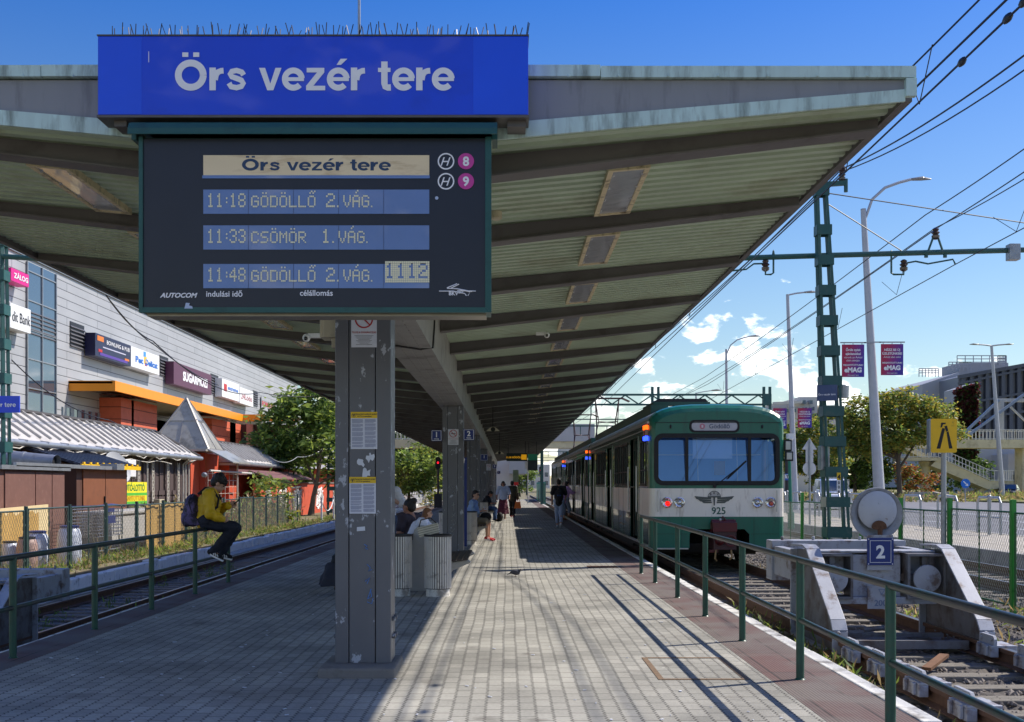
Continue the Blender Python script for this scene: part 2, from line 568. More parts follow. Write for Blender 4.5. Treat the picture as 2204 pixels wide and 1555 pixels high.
WHITE = mat('white_paint', S(226, 226, 224), 0.45, 0, 0.05, 8)
BLACK = mat('black_rubber', S(24, 24, 26), 0.6, 0, 0.15, 10)
DARK = mat('dark_paint', S(36, 36, 42), 0.5, 0, 0.15, 8)
GALV = mat('galvanised', S(158, 162, 166), 0.4, 0.5, 0.12, 6, dirt=S(112, 112, 112), damt=0.5, dscale=5)
BLUE_SIGN = mat('sign_blue', S(20, 46, 118), 0.35, 0, 0.05, 4)
SIGN_WHITE = mat('sign_white', S(232, 232, 234), 0.4, 0, 0.03, 6)
YELLOW = mat('sign_yellow', S(240, 190, 20), 0.45, 0, 0.05, 8, dirt=S(150, 116, 40), damt=0.5, dscale=9, dlo=0.6, dhi=0.7)
RED = mat('red_paint', S(190, 30, 34), 0.45, 0, 0.1, 8)
WIRE = mat('wire', S(46, 46, 50), 0.5, 0.4, 0.1, 5)

def paver_material():
    m = bpy.data.materials.new('interlocking_pavers')
    t, b = nodes_of(m)
    N, L = t.nodes, t.links
    def mth(op, a, bb=None):
        n = N.new('ShaderNodeMath'); n.operation = op
        for i, v in enumerate((a, bb)):
            if v is None: continue
            if isinstance(v, (int, float)): n.inputs[i].default_value = v
            else: L.new(v, n.inputs[i])
        return n.outputs[0]
    geo = N.new('ShaderNodeNewGeometry')
    sp = N.new('ShaderNodeSeparateXYZ')
    L.new(geo.outputs['Position'], sp.inputs[0])
    X, Y = sp.outputs['X'], sp.outputs['Y']
    wob = N.new('ShaderNodeTexNoise'); wob.inputs['Scale'].default_value = 0.35
    L.new(geo.outputs['Position'], wob.inputs['Vector'])
    tri = mth('PINGPONG', Y, 0.028)
    xd = mth('ADD', X, mth('ADD', mth('MULTIPLY', tri, 0.75), mth('MULTIPLY', wob.outputs[0], 0.05)))
    cb = N.new('ShaderNodeCombineXYZ')
    L.new(Y, cb.inputs[0]); L.new(xd, cb.inputs[1])
    br = N.new('ShaderNodeTexBrick')
    br.offset = 0.5; br.squash = 1.0
    br.inputs['Scale'].default_value = 1.0
    br.inputs['Brick Width'].default_value = 0.225
    br.inputs['Row Height'].default_value = 0.112
    br.inputs['Mortar Size'].default_value = 0.0052
    br.inputs['Mortar Smooth'].default_value = 0.25
    br.inputs['Bias'].default_value = -0.2
    br.inputs['Color1'].default_value = S(164, 161, 152)
    br.inputs['Color2'].default_value = S(144, 142, 134)
    br.inputs['Mortar'].default_value = S(56, 53, 50)
    L.new(cb.outputs[0], br.inputs['Vector'])
    # grime in big soft patches, fine grit, and little pale chewing-gum spots
    g1 = N.new('ShaderNodeTexNoise'); g1.inputs['Scale'].default_value = 0.9; g1.inputs['Detail'].default_value = 8
    L.new(geo.outputs['Position'], g1.inputs['Vector'])
    mr = N.new('ShaderNodeMapRange'); mr.inputs['From Min'].default_value = 0.35; mr.inputs['From Max'].default_value = 0.7
    mr.inputs['To Min'].default_value = 0.68; mr.inputs['To Max'].default_value = 1.16
    L.new(g1.outputs[0], mr.inputs['Value'])
    g2 = N.new('ShaderNodeTexNoise'); g2.inputs['Scale'].default_value = 160; g2.inputs['Detail'].default_value = 3
    L.new(geo.outputs['Position'], g2.inputs['Vector'])
    mr2 = N.new('ShaderNodeMapRange'); mr2.inputs['To Min'].default_value = 0.7; mr2.inputs['To Max'].default_value = 1.3
    L.new(g2.outputs[0], mr2.inputs['Value'])
    b2 = N.new('ShaderNodeTexBrick'); b2.offset = 0.5         # now and then a darker replacement block
    for k_ in ('Scale', 'Brick Width', 'Row Height'): b2.inputs[k_].default_value = br.inputs[k_].default_value
    b2.inputs['Mortar Size'].default_value = 0; b2.inputs['Bias'].default_value = -0.82
    b2.inputs['Color1'].default_value = (1, 1, 1, 1); b2.inputs['Color2'].default_value = (0, 0, 0, 1)
    L.new(cb.outputs[0], b2.inputs['Vector'])
    g4 = N.new('ShaderNodeTexNoise'); g4.inputs['Scale'].default_value = 38; g4.inputs['Detail'].default_value = 4
    L.new(geo.outputs['Position'], g4.inputs['Vector'])
    odd = mth('MULTIPLY', mth('ADD', mth('MULTIPLY', b2.outputs['Color'], 0.2), 0.8), mth('ADD', mth('MULTIPLY', g4.outputs[0], 0.6), 0.7))
    mm = mth('MULTIPLY', mth('MULTIPLY', mr.outputs[0], mr2.outputs[0]), odd)
    mx = N.new('ShaderNodeMixRGB'); mx.blend_type = 'MULTIPLY'; mx.inputs['Fac'].default_value = 1
    L.new(br.outputs['Color'], mx.inputs['Color1']); L.new(mm, mx.inputs['Color2'])
    vo = N.new('ShaderNodeTexVoronoi'); vo.inputs['Scale'].default_value = 2.6
    L.new(geo.outputs['Position'], vo.inputs['Vector'])
    sp2 = mth('LESS_THAN', vo.outputs['Distance'], 0.035)
    mx2 = N.new('ShaderNodeMixRGB'); mx2.inputs['Color2'].default_value = S(196, 192, 186)
    L.new(mth('MULTIPLY', sp2, 0.7), mx2.inputs['Fac']); L.new(mx.outputs[0], mx2.inputs['Color1'])
    # dark stains
    v2 = N.new('ShaderNodeTexNoise'); v2.inputs['Scale'].default_value = 2.2; v2.inputs['Detail'].default_value = 7
    L.new(geo.outputs['Position'], v2.inputs['Vector'])
    mr3 = N.new('ShaderNodeMapRange'); mr3.inputs['From Min'].default_value = 0.62; mr3.inputs['From Max'].default_value = 0.72
    mr3.inputs['To Max'].default_value = 0.6
    L.new(v2.outputs[0], mr3.inputs['Value'])
    mx3 = N.new('ShaderNodeMixRGB'); mx3.inputs['Color2'].default_value = S(90, 84, 78)
    L.new(mr3.outputs[0], mx3.inputs['Fac']); L.new(mx2.outputs[0], mx3.inputs['Color1'])
    L.new(mx3.outputs[0], b.inputs['Base Color'])
    b.inputs['Roughness'].default_value = 0.82
    bp = N.new('ShaderNodeBump'); bp.inputs['Strength'].default_value = 0.5; bp.inputs['Distance'].default_value = 0.005
    inv = mth('SUBTRACT', 1.0, br.outputs['Fac'])
    hh = mth('ADD', inv, mth('MULTIPLY', g2.outputs[0], 0.25))
    L.new(hh, bp.inputs['Height']); L.new(bp.outputs[0], b.inputs['Normal'])
    return m
PAVERS = paver_material()

def rubber_material():
    m = bpy.data.materials.new('red_rubber_tiles')
    t, b = nodes_of(m)
    N, L = t.nodes, t.links
    geo = N.new('ShaderNodeNewGeometry')
    br = N.new('ShaderNodeTexBrick'); br.offset = 0.0
    br.inputs['Scale'].default_value = 1.0
    br.inputs['Brick Width'].default_value = 0.3; br.inputs['Row Height'].default_value = 1.0
    br.inputs['Mortar Size'].default_value = 0.006
    br.inputs['Color1'].default_value = S(122, 90, 85); br.inputs['Color2'].default_value = S(112, 92, 88); br.inputs['Mortar'].default_value = S(50, 40, 38)
    mp_ = N.new('ShaderNodeMapping'); mp_.inputs['Location'].default_value = (0.0, 0.1, 0)
    L.new(geo.outputs['Position'], mp_.inputs[0]); L.new(mp_.outputs[0], br.inputs['Vector'])
    no = N.new('ShaderNodeTexNoise'); no.inputs['Scale'].default_value = 1.6; no.inputs['Detail'].default_value = 9
    L.new(geo.outputs['Position'], no.inputs['Vector'])
    mr = N.new('ShaderNodeMapRange'); mr.inputs['From Min'].default_value = 0.40; mr.inputs['From Max'].default_value = 0.58; mr.inputs['To Max'].default_value = 0.85
    L.new(no.outputs[0], mr.inputs['Value'])
    mx = N.new('ShaderNodeMixRGB'); mx.inputs['Color2'].default_value = S(128, 118, 112)
    L.new(mr.outputs[0], mx.inputs['Fac']); L.new(br.outputs['Color'], mx.inputs['Color1'])
    vo = N.new('ShaderNodeTexVoronoi'); vo.inputs['Scale'].default_value = 40; vo.inputs['Randomness'].default_value = 0.05
    L.new(geo.outputs['Position'], vo.inputs['Vector'])
    mr2 = N.new('ShaderNodeMapRange'); mr2.inputs['From Max'].default_value = 0.5; mr2.inputs['To Min'].default_value = 1.25; mr2.inputs['To Max'].default_value = 0.45
    L.new(vo.outputs['Distance'], mr2.inputs['Value'])
    m2 = N.new('ShaderNodeMixRGB'); m2.blend_type = 'MULTIPLY'; m2.inputs['Fac'].default_value = 1
    L.new(mx.outputs[0], m2.inputs['Color1']); L.new(mr2.outputs[0], m2.inputs['Color2'])
    L.new(m2.outputs[0], b.inputs['Base Color'])
    b.inputs['Roughness'].default_value = 0.85
    bp = N.new('ShaderNodeBump'); bp.inputs['Strength'].default_value = 0.6; bp.inputs['Distance'].default_value = 0.006; bp.invert = True
    L.new(vo.outputs['Distance'], bp.inputs['Height']); L.new(bp.outputs[0], b.inputs['Normal'])
    return m
RUBBER = rubber_material()

# ================================================================== ground, platform, track beds
g = MB(); g.quad((-900, -60, -1.3), (900, -60, -1.3), (900, 2500, -1.3), (-900, 2500, -1.3))
struct('ground', g, SOIL)
PL, PR, PY0, PY1 = -4.54, 2.74, -6.0, 112.0
m = MB(); m.box(-4.07, 2.02, PY0, PY1, -1.3, 0.0)
struct('platform', m, PAVERS)
m = MB(); m.box(2.02, 2.605, PY0, PY1, -1.3, 0.002); m.box(-4.50, -4.07, PY0, PY1, -1.3, 0.002)
struct('rubber_paving', m, RUBBER)
m = MB()
y = PY0
while y < PY1:                                      # chipped white kerb stones, each a little out of line
    l = 1.0
    dx, dz = random.uniform(-.008, .008), random.uniform(-.005, .006)
    m.box(2.605, PR + dx, y + .006, y + l - .006, -1.3, 0.010 + dz)
    m.box(PL + dx * .5, -4.50, y + .006, y + l - .006, -1.3, 0.008 + dz)
    y += l
struct('platform_kerb', m, WHITE_KERB, bev=0.012)

def bed(name, x0, x1, y0, y1, z, amp, st):
    nx, ny = max(2, int((x1 - x0) / st)), max(2, int((y1 - y0) / (st * 1.4)))
    mm = MB()
    vs = []
    for j in range(ny + 1):
        for i in range(nx + 1):
            vs.append((x0 + (x1 - x0) * i / nx, y0 + (y1 - y0) * j / ny, z + random.uniform(-amp, amp)))
    fs = [(j * (nx + 1) + i, j * (nx + 1) + i + 1, (j + 1) * (nx + 1) + i + 1, (j + 1) * (nx + 1) + i) for j in range(ny) for i in range(nx)]
    mm.add(vs, fs)
    struct(name, mm, BALLAST)
bed('track_bed', PR, 11.05, 2.0, 40.0, -0.36, 0.022, 0.09)
bed('far_track_bed', PR, 11.05, 40.0, 170.0, -0.36, 0.03, 0.4)
bed('side_track_bed', -8.86, PL, 3.0, 50.0, -1.0, 0.022, 0.13)
bed('far_side_track_bed', -8.86, PL, 50.0, 190.0, -1.0, 0.03, 0.4)

def stones(x0, x1, y0, y1, n, z, s0, s1, mm, skip=None):
    for _ in range(n):
        x, yy = random.uniform(x0, x1), y0 + (y1 - y0) * random.random() ** 1.5
        s = random.uniform(s0, s1)
        a = random.uniform(0, 6.28)
        vs = []
        for q in ((1, 0, 0), (-.8, .3, 0), (.1, 1, .1), (0, -1, -.1), (.2, .1, .75), (-.3, .3, .6), (0, 0, -.8)):
            k = [q[i] * random.uniform(.7, 1.2) * s for i in range(3)]
            vs.append((x + k[0] * math.cos(a) - k[1] * math.sin(a), yy + k[0] * math.sin(a) + k[1] * math.cos(a), z + k[2]))
        mm.add(vs, [(0, 2, 4), (2, 5, 4), (2, 1, 5), (1, 3, 5), (3, 4, 5), (3, 0, 4), (0, 6, 2), (2, 6, 1), (1, 6, 3), (3, 6, 0)])
m = MB()
stones(2.78, 7.1, 6.0, 34.0, 9000, -0.345, .018, .045, m)
stones(7.4, 11.0, 14.0, 45.0, 4500, -0.345, .02, .05, m)
stones(-8.8, -4.6, 13.0, 50.0, 3200, -0.985, .02, .05, m)
obj('gravel', m, STONE, kind='stuff', label='loose grey ballast stones lying between the rails and sleepers', cat='gravel')

def track(name, label, xc, zr, y0, y1, sl_y0, sl_y1):
    t = thing(name, label, 'railway track', (xc, y0, zr - .2))
    for s in (-1, 1):
        x = xc + s * .7525
        r = MB()
        prof = [(-.036, 0), (.036, 0), (.036, -.035), (.009, -.05), (.009, -.13), (.07, -.15), (.07, -.16), (-.07, -.16), (-.07, -.15), (-.009, -.13), (-.009, -.05), (-.036, -.035)]
        r.prism([(x + p[0], zr + p[1]) for p in prof], 'Y', y0, y1, 0)
        r.box(x - .03, x + .03, y0, y1, zr - .002, zr + .003, 1)
        obj('rail', r, [RUST, RAIL_TOP], t)
    yy, k = sl_y0, 0
    while yy < sl_y1 and k < 98:
        s = MB()
        w, a = random.uniform(.2, .25), random.uniform(-.012, .012)
        zt = zr - .165 + random.uniform(-.012, .008)
        s.bar((xc - 1.22 + random.uniform(-.04, .04), yy - a, zt - .08), (xc + 1.22 + random.uniform(-.04, .04), yy + a, zt - .08), w, .16)
        o = obj('sleeper', s, WOOD_SLEEPER, t, bev=0.012)
        k += 1; yy += .6 + random.uniform(-.03, .03)
    return t
track('railway_track', 'ballasted track with grey timber sleepers under the green and white train', 4.25, -.15, -2, 175, 5.2, 64)
track('railway_track', 'shaded weedy track beside the left railing and white kerb', -8.02, -.80, 10, 190, 12.0, 70)
track('railway_track', 'track behind the green mesh fence, below the concrete wall', 9.2, -.15, 2, 175, 12.0, 70)

# left side: slab strip, white kerb, verge and yard
m = MB(); m.box(-9.34, -8.86, 8, 190, -1.2, -.775)
struct('track_side_slab', m, CONCRETE)
y = 18.4
i = 0
k = thing('kerb_wall', 'low kerb of white painted stones along the left track', 'kerb', (-9.44, 18, -.9))
m = MB()
while y < 190:
    l = random.uniform(.65, 1.1) if y < 76 else 4.0
    dx = random.uniform(-.025, .025)
    m.box(-9.56 + dx, -9.34 + dx, y + .012, y + l - .012, -1.2, -.50 + random.uniform(-.04, .02))
    y += l
obj('kerb_stones', m, mat('painted_stone', S(232, 232, 228), .7, 0, .08, 6, bump=.3, bscale=30, dirt=S(130, 124, 116), damt=.6, dscale=5, dlo=.56, dhi=.66), k, bev=0.03)
m = MB(); m.box(-90, -9.55, 2, 215, -1.2, -.455)
struct('left_yard', m, SOIL)
# right side: retaining wall, pavement, road, verge
wl_ = thing('retaining_wall', 'long low concrete retaining wall between the far track and pavement', 'wall', (11.15, 40, -.5))
m = MB(); m.box(11.05, 11.3, 4, 170, -.6, 0.0); obj('wall_body', m, CONCRETE, wl_, bev=.015)
m = MB(); m.quad((11.3, 2, -.012), (14.9, 2, -.012), (14.9, 200, -.012), (11.3, 200, -.012))
struct('pavement', m, SIDEWALK)
m = MB(); m.box(14.9, 15.1, 2, 200, -.4, .0)
struct('kerb', m, CONCRETE)
m = MB(); m.quad((15.1, 2, -.13), (44, 2, -.13), (44, 420, -.13), (15.1, 420, -.13))
struct('road', m, ASPHALT)
m = MB()
for xx in (18.6, 22.1, 29.2):
    yy = 20
    while yy < 300:
        m.box(xx - .07, xx + .07, yy, yy + 3.0, -.14, -.124); yy += 9
m.box(25.5, 25.65, 10, 300, -.14, -.124)
struct('road_markings', m, WHITE)
m = MB(); m.box(25.9, 120, 118, 420, -.3, .06)
struct('verge', m, DRYGRASS)
m = MB(); m.box(44, 400, -20, 118, -.3, .02)
struct('right_ground', m, DRYGRASS)
# ================================================================== platform canopy
XC, XR, XL = -1.2, 2.70, -5.4
CY0, CY1 = 7.47, 102.0
def soffit_z(x):
    return 3.745 + 0.094 * abs(x - XC)
SOFFIT = mat('soffit_sheet', S(190, 206, 182), 0.5, 0.0, 0.12, 1.3, dirt=S(150, 150, 122), damt=0.5, dscale=1.2)
BEAM = mat('rafter_paint', S(104, 100, 100), 0.55, 0, 0.12, 3, dirt=S(64, 58, 54), damt=0.5, dscale=2)
FASCIA = mat('fascia_sheet', S(134, 136, 140), 0.5, 0, 0.07, 2, bump=0.04, bscale=120, dirt=S(96, 94, 98), damt=0.5, dscale=3, stretch=(3, 1, .5))
VERDIGRIS = mat('verdigris_trim', S(186, 210, 204), 0.5, 0.1, 0.15, 3, dirt=S(92, 100, 92), damt=0.75, dscale=2.2, dlo=.48, dhi=.66, stretch=(4, 1, .7))
ROOFTOP = mat('roof_sheet', S(120, 126, 120), 0.6, 0, .1, 1)
BEAMC = mat('centre_beam', S(154, 152, 148), 0.6, 0, .12, 2.5, bump=.1, bscale=70, dirt=S(98, 94, 90), damt=.6, dscale=2)

cano = thing('platform_canopy', 'long butterfly canopy of ribbed metal on grey columns over the platform', 'canopy', (XC, CY0, 0))
# corrugated soffit: real trapezoidal ribs running across the platform
ys = []
yy = CY0 + .02
pitch = .165
while yy < CY1:
    ys += [(yy, 0.0), (yy + pitch * .46, 0.0), (yy + pitch * .5, .05), (yy + pitch * .96, .05)]
    yy += pitch
for side, (xa, xb) in (('r', (XC + .27, XR - .02)), ('l', (XL + .02, XC - .25))):
    m = MB(); vs = []
    for (y_, dz) in ys:
        vs.append((xa, y_, soffit_z(xa) + dz)); vs.append((xb, y_, soffit_z(xb) + dz))
    m.add(vs, [(2 * i, 2 * i + 1, 2 * i + 3, 2 * i + 2) for i in range(len(ys) - 1)])
    obj('soffit', m, SOFFIT, cano)
m = MB(); m.box(XL, XR, CY0 + .03, CY1, 4.19, 4.27)
obj('roof', m, ROOFTOP, cano)
# front fascia: flat grey sheet between a sloping lip and a cap flashing
m = MB()
m.prism([(XL, 4.2), (XR - .05, 4.2), (XR - .05, soffit_z(XR) - .01), (XC, soffit_z(XC) - .01), (XL, soffit_z(XL) - .01)], 'Y', CY0 - .02, CY0 + .02)
obj('fascia', m, FASCIA, cano)
m = MB()
for xa, xb in ((XL - .02, -3.1), (-3.1, .62), (.62, XR + .02)):
    dz = random.uniform(-.004, .006)
    m.box(xa + .002, xb - .002, CY0 - .06, CY0 + .05, 4.21 + dz, 4.285 + dz)
for i in range(24):
    m.ell((XL + .2 + i * .33, CY0 - .062, 4.216), (.012, .008, .012), 6)
obj('cap_flashing', m, VERDIGRIS, cano)
m = MB()
for s, xe in ((1, XR - .05), (-1, XL)):
    z0, z1 = soffit_z(XC + s * .02), soffit_z(xe)
    m.prism([(XC + s * .02, z0 - .055), (xe, z1 - .055), (xe, z1 + .025), (XC + s * .02, z0 + .065)], 'Y', CY0 - .045, CY0 - .022)
obj('lip_flashing', m, VERDIGRIS, cano)
m = MB(); m.box(XR - .05, XR + .02, CY0 - .065, CY0 - .02, soffit_z(XR) - .03, 4.20)
obj('corner_flashing', m, VERDIGRIS, cano)
for xe in (XR, XL):
    m = MB(); m.box(xe - .03, xe + .03, CY0 + .05, CY1, soffit_z(XR) - .03, 4.20)
    obj('edge_trim', m, BEAM, cano)
# rafters: tapered, spanning both wings
RY = [8.0, 10.15]
while RY[-1] < CY1 - 3: RY.append(RY[-1] + 2.6)
for y_ in RY:
    m = MB()
    for xa, xb in ((XC + .28, XR - .06), (XL + .06, XC - .26)):
        h = lambda x: .175 - .10 * abs(x - XC) / 3.95
        m.prism([(xa, soffit_z(xa) - h(xa)), (xb, soffit_z(xb) - h(xb)), (xb, soffit_z(xb) - .002), (xa, soffit_z(xa) - .002)], 'Y', y_ - .055, y_ + .055)
        m.prism([(xa, soffit_z(xa) - h(xa) - .014), (xb, soffit_z(xb) - h(xb) - .014), (xb, soffit_z(xb) - h(xb)), (xa, soffit_z(xa) - h(xa))], 'Y', y_ - .1, y_ + .1)
    obj('rafter', m, BEAM, cano)
# deep box beam along the spine, with a seam and rows of rivets
m = MB()
m.prism([(-1.45, 3.16), (-.925, 3.16), (-.925, 3.79), (-1.45, 3.79)], 'Y', CY0 + .06, CY1)
for xx in (-1.29, -1.06):
    y_ = 9.8
    while y_ < 40:
        m.ell((xx, y_, 3.158), (.012, .012, .008), 6); y_ += .22
m.box(-1.20, -1.187, CY0 + .1, CY1, 3.154, 3.16)
obj('spine_beam', m, BEAMC, cano)
m = MB(); m.tube([(-1.05, 13.6, 3.15), (-.91, 13.62, 3.17), (-.91, 13.9, 3.45), (-.91, 14.0, 3.7), (-.5, 14.1, 3.72)], .012, 6)
m.tube([(-1.44, 12.9, 3.145), (-1.35, 13.2, 3.145), (-1.05, 13.6, 3.145)], .012, 6)
obj('cable', m, BLACK, cano)
# columns: two flanges and a recessed web, on concrete plinths
CYS = [8.85, 23.5, 37.6, 51.8, 66.0, 80.2, 94.4]
for i, y0 in enumerate(CYS):
    m = MB()
    x0, x1 = -1.367, -.925
    d = .33
    m.box(x0, x0 + .105, y0, y0 + d, .08, 3.158)
    m.box(x1 - .12, x1, y0, y0 + d, .08, 3.158)
    m.box(x0 + .111, x1 - .126, y0 + .006, y0 + d - .006, .08, 3.158)
    if i == 0:
        for zz in (.42, .28):
            for xx in (x0 - .012, x1 + .012):
                m.lathe((xx, y0 + .12, zz), [(.022, -.014), (.022, .014)], 6, axis='X')
                m.lathe((xx, y0 + .26, zz), [(.022, -.014), (.022, .014)], 6, axis='X')
    c = obj('column', m, COLUMN_GREY, cano, bev=.006)
    pl = MB(); pl.box(x0 - .10, x1 + .055, y0 - .24, y0 + d + .12, -.02, .08)
    obj('plinth', pl, CONCRETE_D, c, bev=.02)

# light fittings recessed in the bays
LT_F = mat('fitting_frame', S(226, 210, 172), .5, .2, .15, 9, dirt=S(96, 74, 54), damt=.7, dscale=8)
LT_D = mat('fitting_diffuser', S(186, 188, 192), .22, .1, .18, 6, dirt=S(128, 126, 126), damt=.5, dscale=5, coat=.5)
def fitting(first, x, y_, label, side):
    t = thing('ceiling_light', label, 'ceiling light', (x, y_, soffit_z(x)), 'lights under the canopy')
    tilt = .094 * (1 if side > 0 else -1)
    fr, df = MB(), MB()
    def zz(dx): return dx * tilt
    for (a, b, c_, d_) in ((-.16, -.12, -.72, .72), (.12, .16, -.72, .72), (-.12, .12, -.72, -.68), (-.12, .12, .68, .72)):
        fr.prism([(a, zz(a) - .05), (b, zz(b) - .05), (b, zz(b) + .005), (a, zz(a) + .005)], 'Y', c_, d_)
    df.prism([(-.12, zz(-.12) - .04), (.12, zz(.12) - .04), (.12, zz(.12)), (-.12, zz(-.12))], 'Y', -.68, .68)
    for yq in (-.55, -.18, .2, .56):
        for xq in (-.115, .115): df.ell((xq, yq, zz(xq) - .042), (.018, .018, .012), 6)
    obj('frame', fr, LT_F, t, local=True); obj('diffuser', df, LT_D, t, local=True)
    return t
bays = [(RY[i] + RY[i + 1]) / 2 for i in range(len(RY) - 1)]
fr_, fl_ = None, None
for i, y_ in enumerate(bays[:14]):
    yy = 9.2 if i == 0 else y_
    w = ORD[i]
    lab = f'{w} rusty framed ceiling light from the sign in the row above the train side'
    if fr_ is None: fr_ = fitting(None, .93, yy, lab, 1)
    else: dup(fr_, (.93, yy, soffit_z(.93)), None, lab)
for i, y_ in enumerate(bays[:9]):
    yy = 9.2 if i == 0 else y_
    w = ORD[i]
    lab = f'{w} worn ceiling light from the front in the row above the left track side'
    if fl_ is None: fl_ = fitting(None, -3.5, yy, lab, -1)
    else: dup(fl_, (-3.5, yy, soffit_z(-3.5)), None, lab)

# ================================================================== station sign on the canopy edge
SIGN_B = mat('station_sign_blue', S(8, 66, 214), .38, 0, .10, 1.5, dirt=S(10, 34, 140), damt=.3, dscale=1.2, coat=.2)
st = thing('station_sign', 'long blue sign reading Örs vezér tere on the canopy edge above the board', 'station sign', (-1.25, 7.2, 3.86))
m = MB()
m.box(-2.645, .135, 7.2, 7.40, 3.885, 4.395)
obj('panel', m, SIGN_B, st, bev=.004)
for xa, xb in ((-2.64, -2.36), (-.22, .13)):
    m = MB(); m.box(xa, xb, 7.198, 7.1999, 3.89, 4.39); obj('end_panel', m, mat('sign_blue_newer', S(14, 78, 226), .38, 0, .08, 1.5, coat=.2), st)
m = MB()
m.box(-2.65, .14, 7.195, 7.41, 3.868, 3.884); m.box(-2.65, .14, 7.195, 7.41, 4.396, 4.404)
m.box(-2.56, -2.48, 7.26, 7.44, 3.83, 3.868); m.box(.0, .12, 7.26, 7.44, 3.83, 3.868)
m.box(-2.35, -.1, 7.3, 7.42, 3.80, 3.868)
obj('trim', m, mat('sign_edge', S(92, 88, 86), .5, .3, .2, 6), st)
m = name_letters(-1.24, 7.196, 4.043, 600 / 331.5)
obj('lettering', m, SIGN_WHITE, st)
m = MB(); m.box(-2.317, -2.313, 7.197, 7.2, 4.225, 4.295)
obj('scratch', m, SIGN_WHITE, st)
m = MB()
x = -2.58
while x < .13:
    for q in range(2):
        lx, ly = random.uniform(-.03, .035), random.uniform(-.05, .05)
        x_ = x + random.uniform(-.012, .012)
        m.tube([(x_, 7.30, 4.40), (x_ + lx, 7.30 + ly, 4.405 + random.uniform(.08, .106))], .003, 4)
    x += .05
m.box(-2.6, .13, 7.285, 7.315, 4.40, 4.408)
obj('bird_spikes', m, mat('spike_wire', S(62, 60, 62), .4, .6, .1, 5), st)
pole = MB(); pole.tube([(-1.03, 7.75, 4.25), (-1.03, 7.75, 5.6)], [.011, .008], 8)
obj('roof_aerial', pole, GALV, label='thin pale aerial pole rising from the canopy roof behind the blue sign', cat='aerial')

# ================================================================== departure board
bd = thing('departure_board', 'large dark departure board with green frame hanging below the blue sign', 'departure board', (-1.24, 7.2, 2.6))
BO_G = mat('board_green', S(34, 82, 76), .4, .1, .1, 4, dirt=S(26, 50, 46), damt=.5, dscale=4)
BO_K = mat('board_black', S(26, 28, 40), .35, 0, .12, 5, bump=.03, bscale=150)
BO_P = mat('board_panel_blue', S(100, 124, 172), .24, 0, .1, 3, dirt=S(116, 132, 164), damt=.5, dscale=2.5, coat=.6)  # blue of the mirrored sky put into the panel's base colour
BO_C = mat('board_cream', S(228, 208, 168), .45, 0, .08, 2, dirt=S(168, 132, 84), damt=.6, dscale=2.2, stretch=(1, 1, 5))
DOT = mat('flip_dot', S(232, 226, 190), .5, 0, .05, 9)
bx0, bx1, bz0, bz1, by = -2.375, -.108, 2.615, 3.745, 7.21
m = MB()
m.box(bx0, bx1, by + .02, by + .24, bz0, bz1)
obj('cabinet', m, BO_G, bd)
m = MB()
fw = .035
m.prism([(bx0 - .005, bz0 - .005), (bx1 + .005, bz0 - .005), (bx1 - fw, bz0 + fw * .8), (bx0 + fw * .6, bz0 + fw * .8)], 'Y', by - .012, by + .019)
m.prism([(bx0 - .005, bz0 - .004), (bx0 + fw * .6, bz0 + fw * .8 + .001), (bx0 + fw * .6, bz1), (bx0 - .005, bz1)], 'Y', by - .0118, by + .0188)
m.prism([(bx1 + .005, bz0 - .004), (bx1 + .005, bz1), (bx1 - fw, bz1), (bx1 - fw, bz0 + fw * .8 + .001)], 'Y', by - .0116, by + .0186)
obj('frame', m, BO_G, bd)
m = MB(); m.box(bx0 + fw * .6, bx1 - fw, by, by + .0185, bz0 + fw * .8, bz1 - .01)
obj('face', m, BO_K, bd)
m = MB()
prof = [(.0, 0), (-.05, -.02), (-.075, -.06), (-.08, -.10), (-.07, -.10), (-.065, -.06), (-.04, -.03), (.0, -.015)]
m.prism([(by + .0 + p[0], 3.842 + p[1]) for p in prof], 'X', -2.43, -.065)
m.box(-2.43, -.065, by + .002, by + .26, 3.80, 3.842)
m.box(-2.43, -2.40, by + .0, by + .2, 3.73, 3.80); m.box(-.10, -.065, by, by + .2, 3.73, 3.80)
obj('rain_hood', m, BO_G, bd)
m = MB(); m.box(bx0 + .03, bx1 - .03, by + .05, by + .22, bz0 - .02, bz0 - .001)
obj('bottom_tray', m, mat('tray_alu', S(150, 142, 128), .35, .6, .2, 5), bd)
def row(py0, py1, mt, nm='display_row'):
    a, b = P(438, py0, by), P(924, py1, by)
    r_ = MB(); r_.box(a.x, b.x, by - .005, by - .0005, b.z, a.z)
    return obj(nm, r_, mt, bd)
rw0 = row(335, 381, BO_C, 'name_strip')
m = MB()
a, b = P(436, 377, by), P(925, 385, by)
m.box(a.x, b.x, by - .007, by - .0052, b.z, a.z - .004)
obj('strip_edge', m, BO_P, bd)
c = P(682, 368, by); m = name_letters(c.x, by - .006, c.z, .965, .72)
obj('lettering', m, mat('navy_ink', S(34, 62, 96), .5), bd)
